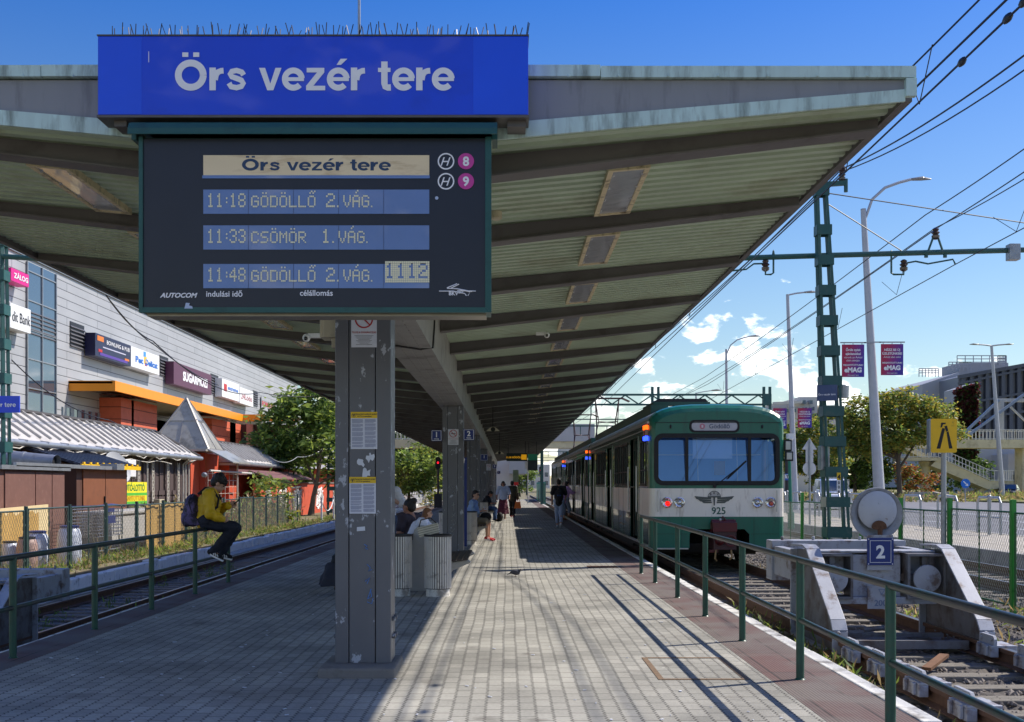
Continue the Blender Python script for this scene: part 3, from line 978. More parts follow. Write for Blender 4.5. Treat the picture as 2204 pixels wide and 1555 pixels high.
G5 = {
 '0': '01110 10001 10011 10101 11001 10001 01110', '1': '00100 01100 00100 00100 00100 00100 01110', '2': '01110 10001 00001 00110 01000 10000 11111',
 '3': '01110 10001 00001 00110 00001 10001 01110', '4': '00010 00110 01010 10010 11111 00010 00010', '8': '01110 10001 10001 01110 10001 10001 01110',
 '7': '11111 00001 00010 00100 01000 01000 01000', ':': '00000 00000 00100 00000 00100 00000 00000', '.': '00000 00000 00000 00000 00000 00000 01000',
 'G': '01110 10001 10000 10111 10001 10001 01110', 'D': '11110 10001 10001 10001 10001 10001 11110', 'L': '10000 10000 10000 10000 10000 10000 11111',
 'C': '01110 10001 10000 10000 10000 10001 01110', 'S': '01111 10000 10000 01110 00001 00001 11110', 'M': '10001 11011 10101 10101 10001 10001 10001',
 'R': '11110 10001 10001 11110 10100 10010 10001', 'V': '10001 10001 10001 10001 01010 01010 00100', 'O': '01110 10001 10001 10001 10001 10001 01110',
 'A': '01110 10001 10001 11111 10001 10001 10001', ' ': '00000 00000 00000 00000 00000 00000 00000'}
def dots(mm, s, x0px, pytop, pw, ph, inv=False, only=None):
    """flip-dot letters: every dot a small square plate; pw, ph are the dot pitch in photo pixels"""
    cx_ = x0px
    for ch in s:
        rows = G5[{'Ö': 'O', 'Ő': 'O', 'Á': 'A'}.get(ch, ch)].split()
        for c_i, r_i in {'Ö': ((1, -2), (3, -2)), 'Ő': ((1, -2), (2, -3), (3, -2), (4, -3)), 'Á': ((2, -2), (3, -3))}.get(ch, ()):
            a_, b_ = P(cx_ + (c_i + .06) * pw, pytop + (r_i + .06) * ph, by), P(cx_ + (c_i + .94) * pw, pytop + (r_i + .94) * ph, by)
            mm.box(a_.x, b_.x, by - .008, by - .0055, b_.z, a_.z)
        wid = 5 if ch not in ':.' else 3
        off = 0 if ch not in ':.' else 1
        for r_i, rr in enumerate(rows):
            for c_i in range(wid):
                on = rr[c_i + off] == '1' if c_i + off < 5 else False
                if on:
                    a_, b_ = P(cx_ + (c_i + .06) * pw, pytop + (r_i + .06) * ph, by), P(cx_ + (c_i + .94) * pw, pytop + (r_i + .94) * ph, by)
                    mm.box(a_.x, b_.x, by - .008, by - .0055, b_.z, a_.z)
        cx_ += (wid + (1 if ch not in ':.' else .4)) * pw
    return cx_
for (py0, tm, dest, x2, vag, nm) in ((409, '11:18', 'GÖDÖLLŐ', 702, '2.', 'a'), (486, '11:33', 'CSÖMÖR', 692, '1.', 'b'), (569, '11:48', 'GÖDÖLLŐ', 702, '2.', 'c')):
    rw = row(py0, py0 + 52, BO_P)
    m = MB()
    for i in range(1, 5):
        a_ = P(438 + i * 97, py0, by)
        m.box(a_.x - .0015, a_.x + .0015, by - .0065, by - .0051, P(0, py0 + 52, by).z, a_.z)
    obj('joint', m, mat('joint_line', S(64, 82, 118), .4), rw)
    m = MB()
    dots(m, tm, 446, py0 + 8, 3.15, 4.3)
    dots(m, dest, 541, py0 + 13, 3.38, 3.6)
    dots(m, vag, x2, py0 + 8, 3.9, 4.3)
    dots(m, 'VÁG.', x2 + 37, py0 + 12, 3.3, 3.75)
    if nm == 'c':
        # clock: lit block with dark figures left out
        grid = [[1] * 24 for _ in range(10)]
        for q_, ch in enumerate('1112'):
            for r_i, rr in enumerate(G5[ch].split()):
                for c_i in range(5):
                    if rr[c_i] == '1': grid[r_i + 1][q_ * 6 + c_i] = 0
        for r_i in range(10):
            for c_i in range(24):
                if grid[r_i][c_i]:
                    a_, b_ = P(829 + c_i * 3.98 + .25, py0 - 6 + r_i * 4.6 + .25, by), P(829 + (c_i + 1) * 3.98 - .25, py0 - 6 + (r_i + 1) * 4.6 - .25, by)
                    m.box(a_.x, b_.x, by - .008, by - .0055, b_.z, a_.z)
    obj('flip_dots', m, DOT, rw)
PINK = mat('line_pink', S(196, 60, 148), .4)
for (cy_, num) in ((348, '8'), (391, '9')):
    c = P(1003, cy_, by); m = MB()
    m.lathe((c.x, by - .0065, c.z), [(.052, .003), (.052, 0)], 32, axis='Y')
    d_ = obj('line_badge', m, PINK, bd)
    m = MB(); put_text(m, num, .082, (c.x, by - .008, c.z - .029), bold=.03); obj('figure', m, SIGN_WHITE, d_)
    c = P(960, cy_, by); m = MB()
    m.ringfill([(c.x + .054 * math.cos(t_ * .1963), c.z + .054 * math.sin(t_ * .1963)) for t_ in range(32)],
               [(c.x + .045 * math.cos(t_ * .1963), c.z + .045 * math.sin(t_ * .1963)) for t_ in range(32)], (c.x, c.z), 'Y', by - .004)
    put_text(m, 'H', .078, (c.x - .012, by - .004, c.z - .028), shear=.35, bold=.005)
    obj('emblem', m, SIGN_WHITE, bd)
m = MB()
for s_, px_, py_, sz, kw in (('AUTOCOM', 384, 641, .042, dict(shear=.3, bold=.03, sx=1.08)), ('indulási idő', 483, 639, .052, dict(bold=.012)), ('célállomás', 681, 637, .052, dict(bold=.012)),
                             ('BKV', 976, 636, .034, dict(bold=.025)), ('ZRT', 992, 632, .018, dict(bold=.02))):
    c = P(px_, py_, by); put_text(m, s_, sz, (c.x, by - .003, c.z), **kw)
for ln in ([(945, 627), (975, 627), (1000, 632), (1004, 637)], [(962, 621), (984, 622), (1012, 629), (1007, 637)], [(962, 620), (984, 611)], [(970, 621), (988, 612)], [(984, 626), (1024, 627)], [(984, 622), (1016, 628)]):
    m.tube([P(a_, b_, by - .003) for a_, b_ in ln], .0032, 4)
obj('small_lettering', m, SIGN_WHITE, bd)
m = MB()
m.prism([(-2.085, 2.635), (-2.03, 2.635), (-2.035, 2.65), (-2.055, 2.655), (-2.05, 2.67), (-2.075, 2.672), (-2.08, 2.65)], 'Y', by - .014, by - .012)
m.lathe((P(940, 427, by).x, by - .003, P(940, 427, by).z), [(.011, 0), (.011, -.002)], 12, axis='Y')
obj('torn_sticker', m, mat('sticker', S(176, 190, 214), .5), bd)
# ================================================================== notices, cameras and signs on the columns
PAPER = mat('paper', S(208, 210, 218), .6, 0, .06, 7, dirt=S(170, 172, 180), damt=.4, dscale=6)
INK = mat('ink_blue', S(98, 106, 142), .6, 0, .2, 20)
INKD = mat('ink_dark', S(50, 48, 50), .6)
PAPER_Y = mat('paper_yellow', S(224, 184, 28), .5, 0, .06, 9)
REDINK = mat('ink_red', S(170, 34, 40), .5)
def notice(px0, py0, px1, py1, label, yf=8.847):
    a, b = P(px0, py1, yf), P(px1, py0, yf)
    w, h = b.x - a.x, b.z - a.z
    t = thing('notice', label, 'notice', (a.x, yf, a.z), 'camera notices on the near column')
    m = MB(); m.box(a.x, b.x, yf - .002, yf + .003, a.z, b.z); obj('sheet', m, PAPER, t)
    m = MB(); m.box(a.x, b.x, yf - .0032, yf - .0021, b.z - h * .17, b.z); hd = obj('header', m, PAPER_Y, t)
    m = MB()
    put_text(m, 'Kamerával megfigyelt terület!', h * .048, (a.x + w * .6, yf - .0035, b.z - h * .075), bold=.02)
    put_text(m, 'CCTV in operation!', h * .048, (a.x + w * .52, yf - .0035, b.z - h * .135), bold=.02)
    cx_, cz_ = a.x + w * .12, b.z - h * .09
    m.ringfill([(cx_ + h * .06 * math.cos(i * .26), cz_ + h * .06 * math.sin(i * .26)) for i in range(24)], [(cx_ + h * .052 * math.cos(i * .26), cz_ + h * .052 * math.sin(i * .26)) for i in range(24)], (cx_, cz_), 'Y', yf - .0036, 24)
    m.prism([(cx_ - h * .045, cz_ + h * .02), (cx_ + h * .035, cz_ + h * .03), (cx_ + h * .035, cz_ - h * .005), (cx_ - h * .03, cz_ - h * .012)], 'Y', yf - .0037, yf - .0033)
    m.box(cx_ - h * .01, cx_ + h * .01, yf - .0037, yf - .0033, cz_ - h * .045, cz_ - h * .01)
    obj('lettering', m, INKD, hd)
    m = MB(); r2 = random.Random(px0)
    for c0, c1 in ((.05, .47), (.53, .95)):
        z = b.z - h * .20
        while z > a.z + h * .05:
            run = r2.randint(3, 7)
            for _ in range(run):
                x1 = c1 - (r2.random() * .12 if _ == run - 1 else r2.random() * .02)
                m.box(a.x + w * c0, a.x + w * x1, yf - .003, yf - .0021, z - h * .0075, z)
                z -= h * .0165
                if z < a.z + h * .05: break
            z -= h * .016
    obj('text_lines', m, INK, t)
    return t
notice(755, 887, 812, 967, 'upper notice with yellow header, above the torn sticker scraps')
notice(752, 1027, 809, 1106, 'lower notice with yellow header, below the torn sticker scraps')
def no_smoking(x0, z0, w, h, yf, label, group='no smoking notices on the columns'):
    t = thing('no_smoking_sign', label, 'notice', (x0, yf, z0), group)
    m = MB(); m.box(x0, x0 + w, yf - .003, yf + .003, z0, z0 + h); obj('sheet', m, PAPER, t)
    cx_, cz_, R = x0 + w / 2, z0 + h * .72, w * .36
    m = MB()
    m.ringfill([(cx_ + R * math.cos(i * .2618), cz_ + R * math.sin(i * .2618)) for i in range(24)], [(cx_ + R * .84 * math.cos(i * .2618), cz_ + R * .84 * math.sin(i * .2618)) for i in range(24)], (cx_, cz_), 'Y', yf - .0045, 24)
    m.bar((cx_ - R * .64, yf - .0045, cz_ + R * .64), (cx_ + R * .64, yf - .0045, cz_ - R * .64), .001, R * .15)
    put_text(m, 'TILOS A DOHÁNYZÁS', w * .095, (cx_, yf - .004, z0 + h * .36))
    obj('red_mark', m, REDINK, t)
    m = MB(); m.box(cx_ - R * .6, cx_ + R * .62, yf - .0042, yf - .0032, cz_ - R * .1, cz_ + R * .06)
    m.box(cx_ + R * .5, cx_ + R * .53, yf - .0042, yf - .0032, cz_ + R * .06, cz_ + R * .28)
    for i in range(8):
        ww = random.uniform(.16, .38) * w
        zz = z0 + h * (.30 - .032 * i)
        m.box(cx_ - ww, cx_ + ww, yf - .004, yf - .0031, zz - h * .008, zz)
    obj('print', m, INKD, t)
    return t
a_ = P(756, 748, 8.847)
no_smoking(a_.x, a_.z, 55 * 8.847 / 2400, .31, 8.847, 'no smoking notice on the near column, cut off by the departure board')
c2y = CYS[1]
a_ = P(964, 958, c2y)
no_smoking(a_.x, a_.z, .225, .33, c2y - .003, 'small no smoking notice on the second column, between the 1 and 2 plates')
a_ = P(1047, 1013, CYS[3])
no_smoking(a_.x, a_.z, .2, .3, CYS[3] - .003, 'far no smoking notice deep along the row of columns')
# scraps of torn stickers and scribbles on the near column
SCRAP = mat('sticker_scrap', S(206, 210, 216), .55, 0, .08, 20)
for (cx_, cy_, s_, lb) in ((777, 995, 10, 'torn white sticker scrap shaped like a feather on the near column'), (797, 984, 11, 'star shaped torn sticker scrap on the near column'),
                           (788, 1018, 12, 'curled torn sticker scrap just above the lower yellow notice'), (777, 1139, 9, 'small clean white sticker low on the near column')):
    c = P(cx_, cy_, 8.848); q = s_ * 8.848 / 2400
    r2 = random.Random(cx_)
    if s_ == 9: poly = [(c.x - q, c.z - q * .55), (c.x + q, c.z - q * .4), (c.x + q * .95, c.z + q * .6), (c.x - q * .98, c.z + q * .45)]
    else:
        poly = []
        for i in range(13):
            t_ = i / 13 * 6.283; rr = q * r2.uniform(.35, 1.35)
            poly.append((c.x + rr * math.cos(t_) * .7, c.z + rr * math.sin(t_)))
    m = MB(); m.prism(poly, 'Y', 8.846, 8.849); obj('sticker', m, SCRAP, label=lb, cat='sticker')
m = MB()
for pts in ([(784, 1172), (790, 1176), (786, 1180), (792, 1183)], [(790, 1215), (797, 1222), (793, 1230), (801, 1226)], [(786, 1252), (796, 1243), (790, 1257)], [(799, 1268), (791, 1290), (800, 1284), (797, 1270)], [(790, 1296), (800, 1300), (803, 1288)]):
    m.tube([P(x_, y_, 8.845) for x_, y_ in pts], .0035, 4)
obj('graffiti', m, mat('blue_pen', S(84, 128, 190), .6), label='blue pen scribble low on the near column', cat='graffiti')
m = MB()
c2 = c2y - .002
for pts in ([(965, 1050), (970, 1044), (975, 1052), (981, 1047), (984, 1056)], [(972, 1062), (977, 1058), (981, 1066), (974, 1066)], [(972, 1088), (980, 1086)], [(976, 1082), (977, 1100)], [(973, 1106), (980, 1112)], [(980, 1105), (972, 1114)],
            [(970, 1122), (977, 1118), (981, 1126), (974, 1133), (970, 1128)], [(968, 1140), (972, 1146), (979, 1138)], [(966, 1152), (976, 1150), (970, 1160)]):
    m.tube([P(x_, y_, c2) for x_, y_ in pts], .006, 4)
obj('graffiti', m, mat('white_pen', S(150, 152, 152), .6), label='pale scrawled lettering down the face of the second column', cat='graffiti')

BEIGE = mat('beige_plastic', S(196, 186, 158), .5, 0, .06, 6, dirt=S(150, 140, 118), damt=.4, dscale=5)
m = MB(); a, b = P(690, 734, 9.2), P(721, 670, 9.2)
m.box(a.x + .03, -1.37, 8.98, 9.2, a.z, b.z + .02); m.box(a.x + .06, -1.375, 8.97, 8.98, a.z - .0, b.z)
m.box(-1.42, -1.375, 9.0, 9.1, a.z - .08, a.z)
obj('junction_box', m, BEIGE, label='beige metal junction box on the left side of the near column', cat='junction box', bev=.008)
def cctv(x, y, z, s, label):
    t = thing('security_camera', label, 'camera', (x, y, z), 'dome cameras under the canopy')
    m = MB(); m.box(min(0, s * .22), max(0, s * .22), -.04, .04, .0, .07); obj('bracket', m, WHITE, t, local=True, bev=.008)
    m = MB(); m.ell((-s * .02, -.03, .0), (.062, .062, .065), 14); obj('housing', m, WHITE, t, local=True, smooth=True)
    m = MB(); m.ell((-s * .02, -.075, -.015), (.034, .03, .034), 12); obj('lens', m, mat('lens_black', S(14, 14, 16), .1, coat=1), t, local=True, smooth=True)
    t.scale = (.62, .62, .62)
    return t
c = P(663, 728, 10.6); cctv(c.x, c.y, c.z, 1, 'white dome camera left of the near column under the beige box')
c = P(1175, 722, 15.2); cctv(c.x, c.y, c.z, -1, 'white dome camera on a rafter in the wing above the train side')
m = MB(); c = P(1068, 428, 9.6); m.lathe((c.x, c.y, soffit_z(c.x) - .06), [(.035, -.012), (.05, 0), (.05, .06)], 16)
obj('smoke_detector', m, BEIGE, label='small round beige detector under the canopy beside the departure board', cat='detector')

def plate(name, label, cat, px0, py0, px1, py1, D, big, small=None, group=None, th=.03, m0=None):
    a, b = P(px0, py1, D), P(px1, py0, D)
    w, h = b.x - a.x, b.z - a.z
    t = thing(name, label, cat, ((a.x + b.x) / 2, D, a.z), group)
    m = MB(); m.box(a.x, b.x, D, D + th, a.z, b.z); obj('panel', m, m0 or BLUE_SIGN, t, bev=.004)
    m = MB()
    put_text(m, big, h * .62, ((a.x + b.x) / 2, D - .003, a.z + h * .38), bold=.03)
    if small: put_text(m, small, h * .17, ((a.x + b.x) / 2, D - .003, a.z + h * .16), bold=.02)
    e = h * .05
    m.ringfill([(a.x + e, a.z + e), (b.x - e, a.z + e), (b.x - e, b.z - e), (a.x + e, b.z - e)], [(a.x + e * 1.7, a.z + e * 1.7), (b.x - e * 1.7, a.z + e * 1.7), (b.x - e * 1.7, b.z - e * 1.7), (a.x + e * 1.7, b.z - e * 1.7)], ((a.x + b.x) / 2, (a.z + b.z) / 2), 'Y', D - .003, 24)
    obj('lettering', m, SIGN_WHITE, t)
    return t
plate('track_number_sign', 'blue plate with number 1 left of the second column', 'sign', 928, 926, 951, 950, c2y - .15, '1', 'vágány')
plate('track_number_sign', 'blue plate with number 2 right of the second column', 'sign', 997, 924, 1021, 948, c2y - .15, '2', 'vágány')
for (x0, y0, x1, y1, D, tx, lb) in ((1034, 978, 1050, 992, 41, '1', 'dark blue plate beside the third column, under the spine beam'), (1060, 1000, 1069, 1009, 57, '2', 'small blue plate by the fourth column, higher of the far pair'),
                                    (1070, 1014, 1077, 1021, 72, '1', 'tiny blue plate farthest along the column row')):
    plate('track_number_sign', lb, 'sign', x0, y0, x1, y1, D, tx)
m = MB(); a, b = P(999, 1085, 27), P(1005, 985, 27)
m.box(a.x, b.x, 27, 27.06, 0.0, b.z); obj('information_pillar', m, [BLUE_SIGN], label='narrow blue information pillar right behind the second column', cat='pillar')
# painted eyes on the spine beam
for (px_, py_, D, lb) in ((1061, 926, 31.5, 'larger reflector pair shaped like an eye beside the spine beam'), (1075, 976, 48, 'smaller eye shaped reflector farther along the spine beam')):
    c = P(px_, py_, D); w = .19
    m = MB()
    pts = [(c.x - w + 2 * w * i / 12, c.z - .03 + .12 * math.sin(math.pi * i / 12)) for i in range(13)]
    m.prism(pts, 'Y', D, D + .05, 0)
    m.lathe((c.x, D - .004, c.z + .02), [(.065, 0), (.065, .004)], 16, 1, axis='Y')
    m.tube([(c.x, D + .03, c.z), (c.x, D + .03, soffit_z(c.x))], .012, 6, 1)
    obj('reflector', m, [BEIGE, BLACK], label=lb, cat='reflector')
# far hanging boards
hb = thing('departure_board', 'small hanging departure board far down the platform with amber figures', 'departure board', P(1112, 993, 60))
m = MB(); a, b = P(1090, 993, 60), P(1135, 976, 60); m.box(a.x, b.x, 60, 60.2, a.z, b.z); obj('cabinet', m, mat('dark_green', S(20, 44, 38), .4), hb)
m = MB(); m.tube([(a.x + .1, 60.1, b.z), (a.x + .1, 60.1, 4.0)], .02, 6); m.tube([(b.x - .1, 60.1, b.z), (b.x - .1, 60.1, 4.0)], .02, 6); obj('hanger', m, DARK, hb)
m = MB(); put_text(m, '11:18 GÖDÖLLŐ', .13, (a.x + .45, 59.99, a.z + .16), bold=.03); 
q = P(1122, 980, 59.99); m.box(q.x, b.x - .04, 59.985, 59.995, a.z + .08, b.z - .07)
obj('amber_figures', m, mat('amber_lamp', S(230, 170, 30), .5, emit=S(240, 170, 20), estr=.25), hb)
gb = thing('information_board', 'tall board with green top hanging past the far departure board', 'information board', P(1146, 1013, 64))
m = MB(); a, b = P(1136, 1013, 64), P(1157, 978, 64); m.box(a.x, b.x, 64, 64.12, a.z, b.z); obj('panel', m, mat('poster_dark', S(52, 62, 66), .3, 0, .4, 3), gb)
m = MB(); m.box(a.x, b.x, 63.97, 63.999, b.z - .35, b.z); obj('header', m, mat('header_green', S(60, 170, 120), .4), gb)
m = MB(); m.tube([(a.x + .06, 64.06, b.z), (a.x + .06, 64.06, 4.0)], .02, 6); m.tube([(b.x - .06, 64.06, b.z), (b.x - .06, 64.06, 4.0)], .02, 6); obj('hanger', m, DARK, gb)

# ================================================================== railings
def railing(name, label, x, posts, z_of, y_near):
    t = thing(name, label, 'railing', (x, posts[0], 0))
    for y_ in posts:
        m = MB(); h = z_of(y_)
        m.tube([(x, y_, 0), (x, y_, h)], .031, 10)
        m.lathe((x, y_, .0), [(.045, 0), (.034, .012)], 10)
        obj('post', m, RAIL_GREEN, t, smooth=True)
    ye = posts[0]
    for nm, f, rr in (('top_rail', 1.0, .026), ('mid_rail', .5, .022)):
        m = MB()
        ys_ = [ye + .04 + (y_near - ye - .04) * i / 14 for i in range(15)]
        m.tube([(x + (0.0 if nm == 'top_rail' else -.0), y_, z_of(y_) * f) for y_ in ys_], rr, 12)
        obj(nm, m, RAIL_WORN, t, smooth=True)
    return t
railing('railing', 'green and worn tube railing along the sunny platform edge before the train', 2.25, [18.75, 16.98, 14.75, 12.68, 10.68, 8.57, 6.55, 4.5], lambda y: .90 + max(0, y - 5) * .0047, 3.6)
railing('railing', 'shaded green tube railing along the left platform edge with the seated boy', -4.27, [17.06, 15.25, 13.38, 11.54, 9.63, 7.75, 5.8], lambda y: .87, 4.5)

# ================================================================== benches and bins
BIN_SLAT = mat('bin_slats', S(206, 202, 196), .45, .1, .12, 9, dirt=S(110, 100, 92), damt=.6, dscale=7, dlo=.56, dhi=.68)
BENCH_C = mat('bench_concrete', S(168, 168, 166), .8, 0, .08, 4, bump=.12, bscale=70, dirt=S(120, 118, 114), damt=.5, dscale=3)
SLAT_D = mat('bench_slats', S(64, 56, 54), .5, 0, .2, 8)
def make_bin(loc, label):
    t = thing('litter_bin', label, 'litter bin', loc, 'slatted round litter bins')
    m = MB()
    n = 34
    for i in range(n):
        a = 2 * math.pi * i / n
        ca, sa = math.cos(a), math.sin(a)
        r0, r1 = .168, .182
        w = .0105
        vs = []
        for z in (.11, .82):
            for rr, ww in ((r0, -w), (r1, -w), (r1, w), (r0, w)):
                vs.append((rr * ca - ww * sa, rr * sa + ww * ca, z))
        m.add(vs, [(0, 1, 2, 3), (7, 6, 5, 4), (0, 4, 5, 1), (1, 5, 6, 2), (2, 6, 7, 3), (3, 7, 4, 0)])
    obj('slats', m, BIN_SLAT, t, local=True)
    m = MB(); m.lathe((0, 0, 0), [(.166, .10), (.166, .80), (.15, .80), (.15, .3)], 28); obj('liner', m, DARK, t, local=True)
    m = MB(); m.lathe((0, 0, 0), [(.185, .80), (.188, .825), (.16, .83), (.155, .80)], 28); obj('rim', m, DARK, t, local=True)
    m = MB(); m.lathe((0, 0, 0), [(.16, 0), (.155, .10)], 24); obj('foot', m, WHITE_KERB, t, local=True)
    return t
b0 = make_bin((-.935, 15.0, 0), 'silver slatted bin with a handbag resting above it, right of the near column')
dup(b0, (-1.47, 15.05, 0), .4, 'silver slatted bin half hidden by the near column')
dup(b0, (-.935, 27.9, 0), .2, 'silver slatted bin beside the seated man in blue')
dup(b0, (-1.52, 27.7, 0), .9, 'slatted bin glimpsed left behind the second column')
dup(b0, (-.93, 43.4, 0), .5, 'far slatted bin beside the man in black and jeans')
def bench(loc, L, label):
    t = thing('bench', label, 'bench', loc, 'back to back benches between the columns')
    side = [(-.70, .40), (-.66, .44), (-.24, .38), (-.17, .46), (-.10, .86), (-.04, .92), (.04, .92), (.10, .86), (.17, .46), (.24, .38), (.66, .44), (.70, .40), (.42, .28), (.28, .02), (.3, 0), (-.3, 0), (-.28, .02), (-.42, .28)]
    n = max(2, int(L / 1.9) + 1)
    for i in range(n):
        y_ = .06 + (L - .18) * i / (n - 1)
        m = MB(); m.prism(side, 'Y', y_, y_ + .12); obj('support', m, BENCH_C, t, local=True, bev=.012)
    for s in (-1, 1):
        m = MB()
        for q in range(5):
            x = s * (.28 + q * .085)
            m.box(x - .034, x + .034, 0, L, .405 + q * .008, .43 + q * .008)
        for q in range(3):
            z = .56 + q * .1
            xx = s * (.165 - q * .02)
            m.bar((xx, 0, z), (xx, L, z), .02, .08)
        obj('seat_slats', m, SLAT_D, t, local=True)
    return t
bench((-1.21, 15.6, 0), 2.1, 'double sided concrete and slat bench between the first and second column')
bench((-1.21, 28.5, 0), 2.1, 'double sided bench beyond the second column with the man in blue')
bench((-1.21, 44.2, 0), 2.1, 'far double sided bench with the man in black')
# access cover in the paving, drain grates
m = MB()
a, b = P(1382, 1417, 1), P(1420, 1465, 1)
c0 = [(1.16, 8.55), (1.86, 8.55), (1.86, 9.65), (1.16, 9.65)]
m.ringfill(c0, [(1.205, 8.595), (1.815, 8.595), (1.815, 9.605), (1.205, 9.605)], (1.51, 9.1), 'Z', .004, 24)
obj('access_cover', m, mat('cover_rust', S(120, 98, 76), .8, .1, .3, 20), label='rusty edged paved access cover set in the sunny paving', cat='cover')
m = MB(); m.box(1.45, 2.0, 20.0, 20.5, .0, .005)
for i in range(9): m.box(1.47 + i * .06, 1.5 + i * .06, 20.03, 20.47, .005, .009)
obj('drain_grate', m, RUST, label='flat metal drain grate in the paving by the railing end', cat='drain')

# pigeon
pg = MB()
pg.ell((0, 0, .105), (.115, .055, .06), 14, 0, Matrix.Rotation(rad(-12), 3, 'Y'))
pg.caps((-.085, 0, .12), (-.12, 0, .165), .036, .026, 10, 0)
pg.ell((-.128, 0, .175), (.026, .022, .023), 10, 0)
pg.caps((-.148, 0, .172), (-.172, 0, .165), .008, .003, 6, 1)
pg.prism([(.08, .085), (.2, .055), (.205, .066), (.09, .12)], 'Y', -.03, .03, 0)
for s in (-1, 1):
    pg.ell((.03, s * .048, .115), (.105, .016, .042), 12, 0, Matrix.Rotation(rad(8), 3, 'Y'))
    pg.tube([(.0, s * .022, .06), (-.005, s * .024, .03), (-.0, s * .024, .004)], [.007, .005, .005], 6, 1)
    pg.tube([(.02, s * .024, .004), (-.03, s * .024, .004)], .004, 4, 1)
pg.v = [(.13 - .66 * p[0], 18.1 + .66 * p[1], .66 * p[2]) for p in pg.v]
obj('pigeon', pg, [mat('pigeon_grey', S(66, 66, 76), .6, 0, .3, 20), mat('pigeon_feet', S(120, 70, 66), .6)], label='dark grey pigeon walking on the sunlit paving', cat='pigeon', smooth=True)
m = MB(); r2 = random.Random(17)
for _ in range(150):
    x, y_, s_, a = r2.uniform(-4, 2), 7 + 22 * r2.random() ** 1.6, r2.uniform(.006, .02), r2.uniform(0, 3)
    m.bar((x - s_ * math.cos(a), y_ - s_ * math.sin(a), .006), (x + s_ * math.cos(a), y_ + s_ * math.sin(a), .006), s_ * r2.uniform(.4, 1.2), .004)
obj('litter', m, PAPER, kind='stuff', label='scattered cigarette ends and paper scraps on the paving', cat='litter')
# ================================================================== people
SKIN = mat('skin', S(190, 148, 126), .5, 0, .06, 8)
SKIN_D = mat('skin_tan', S(158, 108, 84), .5, 0, .06, 8)
HAIR = mat('hair_dark', S(30, 24, 22), .55, 0, .25, 30, bump=.4, bscale=120)
HAIR_B = mat('hair_brown', S(120, 78, 46), .5, 0, .25, 30, bump=.4, bscale=120)
import mathutils.noise as mnoise
def fuse(name, mb, m, parent, vox=.012, smooth=3, local=True, fold=0.0):
    """one continuous skin grown over overlapping limbs"""
    me = mesh_of(name, mb, m, (0, 0, 0))
    o = bpy.data.objects.new(name, me)
    COL.objects.link(o)
    r = o.modifiers.new('r', 'REMESH'); r.mode = 'VOXEL'; r.voxel_size = vox; r.use_smooth_shade = True
    if smooth:
        s = o.modifiers.new('s', 'SMOOTH'); s.iterations = smooth; s.factor = .5
    dg = bpy.context.evaluated_depsgraph_get()
    m2 = bpy.data.meshes.new_from_object(o.evaluated_get(dg))
    o.modifiers.clear()
    o.data = m2
    bpy.data.meshes.remove(me)
    m2.shade_smooth()
    if fold:
        nr = [v.normal.copy() for v in m2.vertices]
        for v, q in zip(m2.vertices, nr):
            c = v.co
            v.co = c + q * fold * (mnoise.noise(c * 11) + .7 * mnoise.noise(Vector((c.x * 9, c.y * 9, c.z * 24))))
    o.parent = parent
    ORG[o.name] = Vector((0, 0, 0))
    return o
def V3(*a): return Vector(a)
